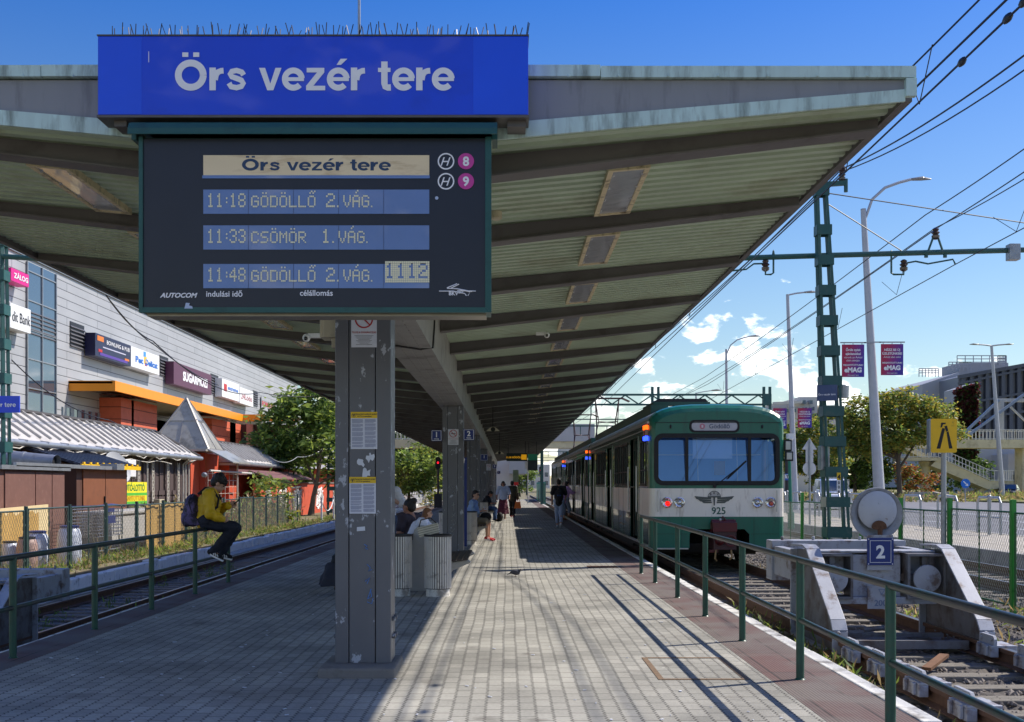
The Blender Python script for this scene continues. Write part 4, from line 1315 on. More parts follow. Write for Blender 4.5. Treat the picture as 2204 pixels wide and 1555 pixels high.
def person(label, loc, rotz, J, wear, skin=None, hair=None, hair_style='short', vox=.012, fingers=True, s=1.0, gaze=0.0, name='person'):
    """J: joints in the person's own frame (facing +X): hip, chest, neck, head, and l/r shoulder elbow wrist hipj knee ankle toe."""
    skin = skin or SKIN; hair = hair or HAIR
    t = thing(name, label, 'person', loc, None, rotz)
    J = {k: Vector(v) * s for k, v in J.items()}
    R = lambda r: r * s
    b = MB()
    hip, chest, neck, head = J['hip'], J['chest'], J['neck'], J['head']
    b.caps(hip, chest, R(.125), R(.135), 14); b.caps(chest, neck, R(.12), R(.06), 12)
    b.caps(neck, head + V3(-.01, 0, -.05) * s, R(.055), R(.055), 10)
    # head: skull, jaw, nose, ears, lips
    fwd = Vector((math.cos(gaze), math.sin(gaze), J.get('nod', Vector((0, 0, 0))).z)).normalized()
    side = Vector((0, 0, 1)).cross(fwd).normalized()
    up = fwd.cross(side)
    Rm = Matrix((fwd, side, up)).transposed()
    def hp(x, y, z): return head + Rm @ (V3(x, y, z) * s)
    b.ell(hp(-.012, 0, .025), (R(.098), R(.076), R(.095)), 16, rot=Rm)
    b.ell(hp(.022, 0, -.045), (R(.066), R(.058), R(.07)), 14, rot=Rm)
    b.caps(hp(.088, 0, .0), hp(.102, 0, -.028), R(.009), R(.014), 8)
    b.caps(hp(.078, -.018, -.062), hp(.078, .018, -.062), R(.009), R(.009), 6)
    for q in (-1, 1): b.ell(hp(-.01, q * .078, -.005), (R(.022), R(.012), R(.032)), 8, rot=Rm)
    for q in ('l', 'r'):
        sg = 1 if q == 'l' else -1
        sh, el, wr = J[q + 'sh'], J[q + 'el'], J[q + 'wr']
        b.caps(neck + V3(0, 0, -.03) * s, sh, R(.06), R(.058), 10)
        b.caps(sh, el, R(.05), R(.04), 10); b.caps(el, wr, R(.04), R(.027), 10)
        d = (wr - el).normalized()
        hd = J.get(q + 'hd', d); hd = Vector(hd).normalized()
        acr = hd.cross(Vector(J.get(q + 'pn', Vector((0, sg, .2))))).normalized()
        nrm = acr.cross(hd).normalized()
        palm = wr + hd * R(.055)
        b.caps(wr, palm + hd * R(.02), R(.026), R(.03), 10)
        b.caps(palm - acr * R(.022), palm + acr * R(.022), R(.021), R(.021), 8)
        if fingers:
            for i, (off, ln) in enumerate(((-.033, .062), (-.011, .075), (.011, .07), (.032, .055))):
                p0 = palm + acr * R(off) + hd * R(.02)
                p1 = p0 + (hd * .85 - nrm * .25).normalized() * R(ln * .55)
                p2 = p1 + (hd * .4 - nrm * .8).normalized() * R(ln * .5)
                b.caps(p0, p1, R(.0105), R(.0095), 6); b.caps(p1, p2, R(.0095), R(.008), 6)
            p0 = palm - acr * R(.03) - hd * R(.02)
            p1 = p0 + (-acr * .75 + hd * .6 - nrm * .2).normalized() * R(.04)
            b.caps(p0, p1, R(.013), R(.011), 6); b.caps(p1, p1 + (hd * .8 - nrm * .4).normalized() * R(.03), R(.011), R(.009), 6)
        h, k, a, to = J[q + 'hp'], J[q + 'kn'], J[q + 'an'], J[q + 'to']
        b.caps(h, k, R(.085), R(.058), 12); b.caps(k, a, R(.056), R(.036), 12)
        b.caps(k + (a - k) * .25 - (to - a).normalized() * R(.018), k + (a - k) * .55, R(.05), R(.04), 10)
        b.caps(a, to, R(.036), R(.028), 10)
    fuse('body', b, skin, t, vox)
    # eyes and brows
    e = MB()
    for q in (-1, 1):
        e.ell(hp(.078, q * .031, .004), (R(.012), R(.014), R(.009)), 8, 0, Rm)
        e.caps(hp(.086, q * .018, .024), hp(.078, q * .045, .026), R(.006), R(.005), 6, 1)
    obj('eyes', e, [mat('eye_dark', S(34, 26, 24), .3), hair], t, local=True, smooth=True)
    # hair
    hm = MB()
    hm.ell(hp(-.028, 0, .042), (R(.103), R(.085), R(.098)), 16, rot=Rm)
    hm.ell(hp(-.06, 0, -.0), (R(.07), R(.078), R(.08)), 12, rot=Rm)
    if hair_style == 'curly':
        r2 = random.Random(5)
        for _ in range(46):
            th, ph = r2.uniform(-1.1, 1.9), r2.uniform(-1.5, 1.5)
            p = hp(-.02 + .1 * math.sin(th) * math.cos(ph), .085 * math.sin(ph), .045 + .095 * math.cos(th) * math.cos(ph))
            hm.ell(p, (R(.03) * r2.uniform(.7, 1.3), R(.028), R(.026) * r2.uniform(.7, 1.4)), 8)
        for y_ in (-.05, -.02, .015, .045): hm.ell(hp(.075, y_, .075), (R(.026), R(.024), R(.024)), 6)
    elif hair_style == 'bun':
        hm.ell(hp(-.1, 0, .1), (R(.055), R(.055), R(.05)), 10)
    elif hair_style == 'long':
        hm.caps(hp(-.07, 0, .0), hp(-.1, 0, -.22), R(.08), R(.07), 12)
        for q in (-1, 1): hm.caps(hp(-.02, q * .07, .0), hp(-.03, q * .075, -.16), R(.03), R(.035), 8)
    elif hair_style == 'bob':
        hm.caps(hp(-.06, -.03, -.02), hp(-.06, .03, -.02), R(.085), R(.085), 10)
        hm.ell(hp(.045, 0, .075), (R(.045), R(.06), R(.035)), 8)
    else:
        hm.ell(hp(.04, 0, .085), (R(.05), R(.062), R(.035)), 8)
    fuse('hair', hm, hair, t, .009 if hair_style == 'curly' else .012, 0 if hair_style == 'curly' else 2)
    # clothes
    for w in wear:
        nm, m, ex = w[0], w[1], (w[2] if len(w) > 2 else {})
        c = MB()
        g = ex.get('fit', .016)
        if nm in ('shirt', 'jacket', 'top', 'hoodie', 'sweater'):
            low = hip + (chest - hip) * ex.get('hem', -.25) * .35
            c.caps(low, chest, R(.135 + g + ex.get('flare', 0)), R(.142 + g), 14)
            c.caps(chest, neck + V3(0, 0, -.03) * s, R(.125 + g), R(.062 + g * .5), 12)
            if ex.get('hood'): c.caps(neck + V3(-.05, -.06, .0) * s, neck + V3(-.05, .06, .0) * s, R(.06), R(.06), 10)
            for q in ('l', 'r'):
                sh, el, wr = J[q + 'sh'], J[q + 'el'], J[q + 'wr']
                c.caps(neck + V3(0, 0, -.035) * s, sh, R(.055 + g), R(.062 + g), 10)
                f = ex.get('sleeve', 1.0)
                if f <= .5: c.caps(sh, sh + (el - sh) * (f * 2), R(.058 + g), R(.05 + g), 10)
                else:
                    c.caps(sh, el, R(.056 + g), R(.046 + g), 10)
                    c.caps(el, el + (wr - el) * ((f - .5) * 2 * .97), R(.046 + g), R(.03 + g), 10)
        elif nm in ('trousers', 'shorts', 'leggings', 'jeans'):
            f = ex.get('length', 1.0)
            c.caps(J['lhp'] + V3(0, 0, .03) * s, J['rhp'] + V3(0, 0, .03) * s, R(.105 + g), R(.105 + g), 12)
            c.caps(hip, hip + (chest - hip) * .25, R(.13 + g), R(.13 + g), 12)
            for q in ('l', 'r'):
                h, k, a = J[q + 'hp'], J[q + 'kn'], J[q + 'an']
                if f <= .5: c.caps(h, h + (k - h) * (f * 2), R(.092 + g), R(.074 + g), 12)
                else:
                    c.caps(h, k, R(.09 + g), R(.064 + g), 12)
                    c.caps(k, k + (a - k) * ((f - .5) * 2 * .97), R(.062 + g), R(.044 + g), 12)
        elif nm == 'skirt':
            z1 = ex.get('to', .4) * s
            top, n = hip + V3(0, 0, .1) * s, 26
            vs, fs = [], []
            for zi in range(8):
                f = zi / 7
                z = top.z + (z1 - top.z) * f
                for j in range(n):
                    a = 2 * math.pi * j / n
                    rr = R(.15 + .13 * f + .02 * f * math.sin(a * 7))
                    vs.append((top.x + rr * math.cos(a) * .9, top.y + rr * math.sin(a), z))
            for zi in range(7):
                for j in range(n): fs.append((zi * n + j, zi * n + (j + 1) % n, (zi + 1) * n + (j + 1) % n, (zi + 1) * n + j))
            c.add(vs, fs + [tuple(range(n)), tuple(range(7 * n, 8 * n))])
        elif nm in ('shoe', 'boot'):
            for q in ('l', 'r'):
                c = MB()
                a, to = J[q + 'an'], J[q + 'to']
                d = (to - a); d.z = d.z * .6; d.normalize()
                heel = a - d * R(.04)
                c.caps(heel + V3(0, 0, -.012) * s, to, R(.042), R(.036), 10)
                c.caps(a + V3(0, 0, .0), a + (J[q + 'kn'] - a).normalized() * R(ex.get('high', .05)), R(.044), R(.042), 10)
                fuse(nm, c, m, t, max(vox, .01), 2)
                if len(w) > 3:
                    so_ = MB()
                    so_.bar(heel + V3(0, 0, -.045) * s, to + d * R(.03) + V3(0, 0, -.03) * s, R(.08), R(.024))
                    for i in range(3): so_.bar(a + d * R(.01 + i * .03) + V3(0, -.046, .015 - i * .008) * s, a + d * R(.025 + i * .03) + V3(0, -.046, -.03) * s, R(.012), R(.012))
                    obj('sole', so_, w[3], t, local=True)
            continue
        fuse(nm, c, m, t, vox, 3, fold=.013 if s > .8 else .007)
    return t
STAND = dict(hip=(0, 0, .93), chest=(0, 0, 1.22), neck=(-.01, 0, 1.43), head=(.015, 0, 1.56),
             lsh=(0, .18, 1.38), rsh=(0, -.18, 1.38), lel=(-.03, .23, 1.10), rel=(-.03, -.23, 1.10), lwr=(.06, .24, .87), rwr=(.06, -.24, .87),
             lhp=(0, .085, .9), rhp=(0, -.085, .9), lkn=(.02, .09, .5), rkn=(.02, -.09, .5), lan=(-.02, .09, .08), ran=(-.02, -.09, .08), lto=(.12, .1, .03), rto=(.12, -.1, .03))
def pose(base, **k):
    d = dict(base); d.update(k); return d
SIT = dict(hip=(0, 0, .55), chest=(.03, 0, .83), neck=(.04, 0, 1.04), head=(.08, 0, 1.17),
           lsh=(.03, .18, .99), rsh=(.03, -.18, .99), lel=(.06, .24, .73), rel=(.06, -.24, .73), lwr=(.27, .1, .72), rwr=(.27, -.1, .72),
           lhp=(.02, .09, .52), rhp=(.02, -.09, .52), lkn=(.42, .13, .52), rkn=(.42, -.13, .52), lan=(.42, .12, .09), ran=(.42, -.12, .09), lto=(.57, .13, .03), rto=(.57, -.13, .03))
def C(name, r, g, b, **k): return mat(name, S(r, g, b), k.pop('rough', .8), 0, k.pop('var', .12), k.pop('scale', 8), bump=k.pop('bump', .25), bscale=k.pop('bscale', 30), **k)

# boy in the yellow jacket, perched on the left railing (own frame: facing +X, origin under the rail)
B = dict(hip=(-.02, 0, .99), chest=(.02, 0, 1.22), neck=(.06, 0, 1.41), head=(.155, 0, 1.505), nod=(0, 0, -.55),
         lsh=(.03, .19, 1.36), rsh=(.03, -.19, 1.36), lel=(.13, .25, 1.13), rel=(.06, -.26, 1.09), lwr=(.27, .06, 1.20), rwr=(.22, -.2, 1.01),
         lhd=(.9, -.1, .3), rhd=(.7, .5, -.3),
         lhp=(.0, .1, .95), rhp=(.0, -.1, .95), lkn=(.38, .10, .86), rkn=(.39, -.13, .89), lan=(.18, .08, .50), ran=(.08, -.12, .54), lto=(.30, .08, .455), rto=(.20, -.12, .455))
YJ = C('yellow_jacket', 214, 172, 16, rough=.6, scale=10)
NAVY = C('navy_trousers', 28, 32, 46)
boyp = (-4.27, 15.9, 0)
person('young man in yellow jacket sitting on the left railing, head bent over a phone', boyp, rad(8), B,
       [('jacket', YJ, dict(hem=.2, fit=.03, flare=.01, hood=True)), ('trousers', NAVY, dict(fit=.018)), ('shoe', C('black_shoe', 22, 22, 26), dict(high=.05), SIGN_WHITE)],
       hair_style='curly', vox=.0095)
bp = MB()
bp.ell((-.21, 0, 1.13), (.13, .16, .24), 16, 0); bp.ell((-.295, 0, 1.02), (.08, .13, .13), 14, 0)
bp.box(-.31, -.10, -.14, .14, .92, 1.02, 0)
pk = thing('backpack', 'dark purple patterned backpack worn by the young man in yellow', 'backpack', boyp, None, rad(8))
fuse('bag', bp, mat('backpack_cloth', S(96, 82, 128), .7, 0, .5, 24, dirt=S(28, 26, 40), damt=.9, dscale=9, dlo=.45, dhi=.55), pk, .012, 4)
m = MB()
for s in (-1, 1): m.tube([(-.12, s * .11, 1.36), (-.02, s * .125, 1.455), (.09, s * .135, 1.42), (.165, s * .14, 1.30), (.15, s * .16, 1.18), (-.02, s * .19, 1.06), (-.12, s * .14, 1.0)], .017, 6)
obj('strap', m, C('strap', 30, 28, 40), pk, local=True, smooth=True)
m = MB(); m.tube([(-.36, -.1, 1.13), (-.37, 0, 1.16), (-.36, .1, 1.13)], .008, 5); m.tube([(-.2, -.155, 1.1), (-.25, -.15, 1.25), (-.2, -.1, 1.37)], .007, 5); obj('zip', m, BLACK, pk, local=True)
ph = MB(); ph.bar((.36, .03, 1.215), (.44, .02, 1.285), .075, .012, (-.6, 0, 1))
q = thing('mobile_phone', 'dark mobile phone in the hand of the young man in yellow', 'phone', boyp, None, rad(8))
obj('case', ph, BLACK, q, local=True, bev=.004)

# seated man in blue shirt, facing the train
mp_ = (-.93, 29.6, 0)
person('seated man with glasses, pale blue shirt, beige shorts and red shoes', mp_, rad(-10), pose(SIT, head=(.10, 0, 1.21), neck=(.05, 0, 1.07), chest=(.02, 0, .85), gaze=(0, 0, 0), lwr=(.30, .05, .82), rwr=(.28, -.1, .80), lsh=(.03, .2, 1.02), rsh=(.03, -.2, 1.02)),
       [('shirt', C('blue_shirt', 142, 170, 214), dict(sleeve=.8, fit=.02)), ('shorts', C('khaki_shorts', 150, 140, 120), dict(length=.45, fit=.025)), ('shoe', C('red_shoe', 196, 24, 40, rough=.5), dict(high=.02), SIGN_WHITE)], vox=.011, gaze=-.5)
m = MB()
for s in (-1, 1): m.ringfill([(.03 * math.cos(i * .52) + s * .034, .022 * math.sin(i * .52)) for i in range(12)], [(.025 * math.cos(i * .52) + s * .034, .018 * math.sin(i * .52)) for i in range(12)], (s * .034, 0), 'X', 0, 12)
M_ = Matrix.Translation((.19, -.045, 1.215)) @ Matrix.Rotation(-.5, 4, 'Z')
m.v = [tuple(M_ @ Vector(p)) for p in m.v]
gl_ = thing('spectacles', 'thin dark spectacles on the seated man in blue', 'glasses', mp_, None, rad(-10))
obj('rims', m, BLACK, gl_, local=True)
m = MB(); m.ell((.36, .02, .64), (.16, .13, .125), 14); bg_ = thing('shoulder_bag', 'black bag on the lap of the seated man in blue', 'bag', mp_, None, rad(-10)); fuse('bag', m, C('black_bag', 26, 26, 30), bg_, .014, 3)
m = MB(); m.box(.33, .40, -.1, .08, .83, .85); m.box(.33, .335, -.1, .08, .83, .92); pp = thing('folded_paper', 'white folded paper in the hands of the seated man in blue', 'paper', mp_, None, rad(-10)); obj('sheet', m, PAPER, pp, local=True)

# seated man in black with jeans, farther along
person('seated man in black top and blue jeans bent over his phone', (-.92, 45.2, 0), rad(-8), pose(SIT, chest=(.09, 0, .84), neck=(.15, 0, 1.02), head=(.24, 0, 1.10), nod=(0, 0, -.6), lsh=(.12, .18, .98), rsh=(.12, -.18, .98), lel=(.2, .22, .74), rel=(.2, -.22, .74), lwr=(.4, .06, .74), rwr=(.4, -.06, .74)),
       [('top', C('black_top', 24, 24, 28), dict(sleeve=.5)), ('jeans', C('blue_jeans', 62, 92, 140), dict()), ('shoe', C('black_shoe', 22, 22, 26), dict())], skin=SKIN_D, vox=.013, fingers=False)
m = MB(); m.ell((-.30, 45.0, .19), (.13, .16, .19), 12); obj('backpack', m, C('black_bag', 26, 26, 30), label='black bag standing at the feet of the man in jeans', cat='bag', smooth=True)

# woman walking towards us in pale blouse and burgundy skirt
person('woman in pale blue blouse and burgundy skirt walking towards the camera', (-.18, 48, 0), rad(-90), pose(STAND, lkn=(.1, .08, .5), lan=(.05, .08, .08), lto=(.19, .08, .04), ran=(-.12, -.08, .1), rto=(.0, -.08, .03), lel=(-.02, .28, 1.12), rel=(-.04, -.28, 1.12), lwr=(.14, .27, .93), rwr=(.1, -.27, .92)),
       [('shirt', C('pale_blouse', 176, 188, 216), dict(sleeve=.45, fit=.035, hem=-.35)), ('skirt', C('burgundy_skirt', 88, 30, 54), dict(to=.24)), ('shoe', C('tan_shoe', 150, 100, 70), dict(high=.0))], skin=SKIN_D, hair_style='bob', vox=.013, fingers=False, s=.97)
# person in dark olive with orange bag, walking away
person('person in dark olive jacket and trousers carrying an orange bag', (.22, 50, 0), rad(80), pose(STAND, lkn=(.12, .08, .5), lan=(.1, .08, .1), lto=(.24, .08, .05), ran=(-.14, -.08, .1), rto=(.0, -.08, .03), lel=(.1, .22, 1.12), lwr=(.25, .12, 1.3)),
       [('jacket', C('olive_jacket', 66, 62, 46), dict(hem=-.5, fit=.03)), ('trousers', C('black_trousers', 26, 24, 26), dict()), ('shoe', C('dark_red_shoe', 150, 26, 34), dict())], skin=SKIN_D, vox=.013, fingers=False, s=.98)
m = MB(); m.prism([(.30, .42), (.62, .42), (.58, .72), (.36, .72)], 'Y', 49.86, 50.02, 0); m.tube([(.38, 49.94, .72), (.43, 49.94, .9), (.52, 49.94, .9), (.56, 49.94, .72)], .012, 6, 1)
obj('handbag', m, [C('orange_bag', 216, 112, 44, rough=.4), C('bag_strap', 70, 40, 30)], label='orange handbag carried at the hip of the person in olive', cat='bag', bev=.01)
# girl walking away beside the train
person('young woman walking away in black top and pale blue leggings beside the train', (1.77, 38.3, 0), rad(88), pose(STAND, lkn=(.06, .07, .5), lan=(.12, .06, .08), lto=(.27, .06, .04), rkn=(.0, -.07, .49), ran=(-.12, -.07, .13), rto=(.0, -.07, .04), lel=(-.05, .24, 1.12), rel=(-.02, -.25, 1.12), rwr=(.1, -.2, .93)),
       [('top', C('black_tee', 26, 26, 32), dict(sleeve=.4, hem=-.4, fit=.02)), ('leggings', C('pale_leggings', 150, 166, 198), dict(length=.86, fit=.01)), ('shoe', C('white_shoe', 200, 204, 210), dict(high=.0))], hair_style='bun', vox=.012, fingers=False)
m = MB(); m.ell((1.77, 38.13, 1.10), (.16, .10, .23), 14, 0); m.ell((1.77, 38.07, 1.0), (.12, .07, .12), 12, 0)
for q in (-.05, .0, .05): m.box(1.76 + q, 1.775 + q, 38.0, 38.03, 1.10, 1.14, 1)
obj('backpack', m, [C('black_pack', 22, 22, 28), C('blue_print', 60, 110, 200)], label='black backpack with small blue print on the walking young woman', cat='backpack', smooth=True)
# woman in lilac stepping into the train
person('woman in lilac top and grey leggings stepping up to the train door', (2.42, 46.5, 0), rad(35), pose(STAND, rel=(.2, -.2, 1.18), rwr=(.42, -.12, 1.2), lel=(.18, .22, 1.15), lwr=(.4, .16, 1.2), rkn=(.14, -.09, .55), ran=(.12, -.09, .2), rto=(.26, -.09, .16), chest=(.04, 0, 1.21), neck=(.06, 0, 1.42), head=(.1, 0, 1.54)),
       [('top', C('lilac_top', 176, 140, 196), dict(sleeve=.9, hem=-.45, fit=.03)), ('leggings', C('grey_leggings', 118, 126, 146), dict(length=.8)), ('shoe', C('tan_shoe', 150, 100, 70), dict(high=0))], vox=.013, fingers=False, s=.97)
person('dark clothed person standing inside the open train door', (3.15, 46.9, .28), rad(160), pose(STAND), [('shirt', C('dark_shirt', 34, 32, 38), dict(hem=-.4)), ('trousers', C('dark_grey_trousers', 38, 36, 42), dict()), ('shoe', C('black_shoe', 22, 22, 26), dict())], vox=.014, fingers=False, skin=SKIN_D)

# woman seated behind the bins steadying the toddler
person('woman with dark hair in a bun seated behind the bins holding the toddler', (-1.48, 17.1, 0), rad(150), pose(SIT, head=(.03, .02, 1.15), chest=(-.0, 0, .83), neck=(.0, 0, 1.03), rel=(.0, -.30, .82), rwr=(-.06, -.30, 1.0), lwr=(.0, -.2, .95), rhp=(.02, -.09, .52)),
       [('top', C('plum_top', 58, 48, 60), dict(sleeve=.3)), ('trousers', C('dark_trousers', 36, 36, 44), dict()), ('shoe', C('black_shoe', 22, 22, 26), dict())], skin=SKIN_D, hair_style='bun', vox=.012, fingers=False)
T = dict(hip=(0, 0, .30), chest=(.06, 0, .43), neck=(.12, 0, .55), head=(.20, 0, .64), lsh=(.12, .11, .52), rsh=(.12, -.11, .52), lel=(.2, .13, .42), rel=(.2, -.13, .42), lwr=(.31, .07, .40), rwr=(.31, -.07, .40),
         lhp=(0, .05, .28), rhp=(0, -.05, .28), lkn=(.02, .06, .15), rkn=(.02, -.06, .15), lan=(0, .06, .04), ran=(0, -.06, .04), lto=(.07, .06, .02), rto=(.07, -.06, .02))
T = {k: Vector(v) / .62 for k, v in T.items()}
person('toddler in white hoodie and pale trousers leaning over the bin', (-1.34, 16.1, .44), rad(-8), T,
       [('hoodie', C('white_hoodie', 218, 220, 234), dict(fit=.05, hem=-.1, hood=True)), ('trousers', C('pale_jeans', 168, 178, 204), dict(fit=.03)), ('shoe', C('grey_shoe', 130, 130, 140), dict(high=0))], hair=HAIR_B, hair_style='bob', vox=.009, s=.62, fingers=False)
hb_ = MB(); hb_.box(-.22, .06, -.09, .09, .0, .13, 0)
for i in range(4): hb_.box(-.222, .062, -.091, .091, .02 + i * .03, .028 + i * .03, 1)
hb_.tube([(-.2, 0, .13), (-.15, 0, .22), (-.02, 0, .22), (.04, 0, .13)], .01, 6, 1)
M_ = Matrix.Translation((-.97, 15.08, .84)) @ Matrix.Rotation(rad(-14), 4, 'Y')
hb_.v = [tuple(M_ @ Vector(p)) for p in hb_.v]
obj('handbag', hb_, [C('bag_cream', 196, 190, 172, rough=.5), C('bag_stripe', 70, 62, 56)], label='cream striped handbag lying on top of the near litter bin', cat='bag', bev=.012)
# crouching woman mostly hidden by the near column
CR = dict(hip=(-.05, 0, .34), chest=(.14, 0, .60), neck=(.28, 0, .78), head=(.36, 0, .88), lsh=(.24, .18, .73), rsh=(.24, -.18, .73), lel=(.4, .2, .52), rel=(.4, -.2, .52), lwr=(.55, .1, .5), rwr=(.55, -.1, .5),
          lhp=(-.03, .1, .32), rhp=(-.03, -.1, .32), lkn=(.36, .14, .46), rkn=(.36, -.14, .46), lan=(.06, .12, .10), ran=(-.02, -.12, .10), lto=(.2, .13, .03), rto=(.13, -.13, .03))
person('crouching woman in black jacket and dark skirt half hidden behind the near column', (-2.27, 15.2, 0), rad(12), CR,
       [('jacket', C('black_jacket', 26, 25, 28), dict(hem=.9, fit=.02)), ('skirt', C('dark_skirt', 38, 40, 52), dict(to=.13)), ('boot', C('black_boot', 20, 18, 20, rough=.35), dict(high=.16))], hair_style='long', hair=HAIR_B, vox=.012, fingers=False)
person('person in white top behind the near column with only an elbow showing', (-1.93, 17.6, 0), rad(-100), pose(STAND, lel=(-.02, .29, 1.16), lwr=(.14, .1, 1.3)),
       [('shirt', C('white_tee', 206, 206, 212), dict(sleeve=.42, fit=.03)), ('jeans', C('mid_jeans', 70, 84, 110), dict()), ('shoe', C('grey_shoe', 130, 130, 140), dict())], vox=.013, fingers=False)
# ================================================================== the train
TG = mat('train_green', S(12, 102, 82), .34, 0, .07, 1.5, coat=.2, dirt=S(30, 78, 68), damt=.6, dscale=2.2, stretch=(2.5, 1, .5), bump=.02, bscale=4)
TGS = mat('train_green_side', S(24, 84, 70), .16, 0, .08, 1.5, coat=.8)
TW = mat('train_white', S(236, 230, 220), .3, 0, .05, 3, coat=.3, dirt=S(170, 160, 148), damt=.6, dscale=3, stretch=(2.5, 1, .5), bump=.02, bscale=4)
TROOF = mat('train_roof', S(146, 150, 152), .4, .2, .12, 3, dirt=S(96, 98, 98), damt=.5, dscale=3)
UNDER = mat('underframe', S(30, 27, 26), .8, 0, .3, 6)
GLASS = glass_mat('train_glass', (.62, .72, .75, 1), .12)
WSCREEN = glass_mat('windscreen_glass', (.84, .92, 1, 1), .24)
INTW = mat('interior_wall', S(150, 156, 150), .5)
CABB = mat('cab_blue', S(130, 176, 250), .5, 0, .06, 3)  # sky reflected in the windscreen put into the cab's own blue
CABL = mat('cab_light_blue', S(196, 216, 246), .4, 0, .05, 3)  # lightened in colour to brighten the shaded cab
ALU = mat('aluminium', S(180, 182, 184), .3, .7, .1, 8)
tx0, tx1 = 2.86, 5.58
tcx = (tx0 + tx1) / 2
Z0, ZE, ZR = .22, 2.74, 3.13
TY, TL = 22.4, 16.8
train = thing('commuter_train', 'green and white commuter train number 925 standing at the platform', 'train', (tcx, TY, -.15))
def section(hw, zr, ze):
    """left half outline from the sill over the roof to the right sill (x, z, material)"""
    pts = [(-hw, Z0), (-hw, .85), (-hw, 1.42), (-hw, ze - .02)]
    for i in range(1, 16):
        a = math.pi * (1 - i / 16)
        x = hw * math.copysign(abs(math.cos(a)) ** .62, math.cos(a))
        pts.append((x, ze + (zr - ze) * math.sin(a) ** .9))
    pts += [(hw, ze - .02), (hw, 1.42), (hw, .85), (hw, Z0)]
    return [(tcx + p[0], p[1]) for p in pts]
def seg_mat(z):
    return 1 if .85 < z < 1.42 else 0
DOORS = [(2.0, 3.4), (8.0, 9.4), (14.0, 15.4)]
WINS = [(4.1, 5.0), (5.2, 6.1), (6.3, 7.2), (10.0, 11.0), (11.2, 12.2), (12.4, 13.4)]
WZ0, WZ1, DZ1 = 1.50, 2.46, 2.52
def side_wall(mm, x, th, y0, L, holes, mats=(0, 1)):
    """a wall with real openings: strips in y, split in z at colour bands and openings"""
    yb = sorted(set([0, L] + [h[0] for h in holes] + [h[1] for h in holes]))
    zb = sorted(set([Z0, .85, 1.42, ZE - .02, WZ0, WZ1, DZ1, .30]))
    for a, b in zip(yb, yb[1:]):
        for c, d in zip(zb, zb[1:]):
            ym, zm = (a + b) / 2, (c + d) / 2
            if any(h[0] < ym < h[1] and h[2] < zm < h[3] for h in holes): continue
            mm.quad((x, y0 + a, c), (x, y0 + b, c), (x, y0 + b, d), (x, y0 + a, d), mats[seg_mat(zm)])
            mm.quad((x + th, y0 + a, c), (x + th, y0 + b, c), (x + th, y0 + b, d), (x + th, y0 + a, d), 2)
    for h in holes:
        a, b, c, d = y0 + h[0], y0 + h[1], h[2], h[3]
        for (p, q) in (((a, c), (b, c)), ((b, c), (b, d)), ((b, d), (a, d)), ((a, d), (a, c))):
            mm.quad((x, p[0], p[1]), (x, q[0], q[1]), (x + th, q[0], q[1]), (x + th, p[0], p[1]), 2)
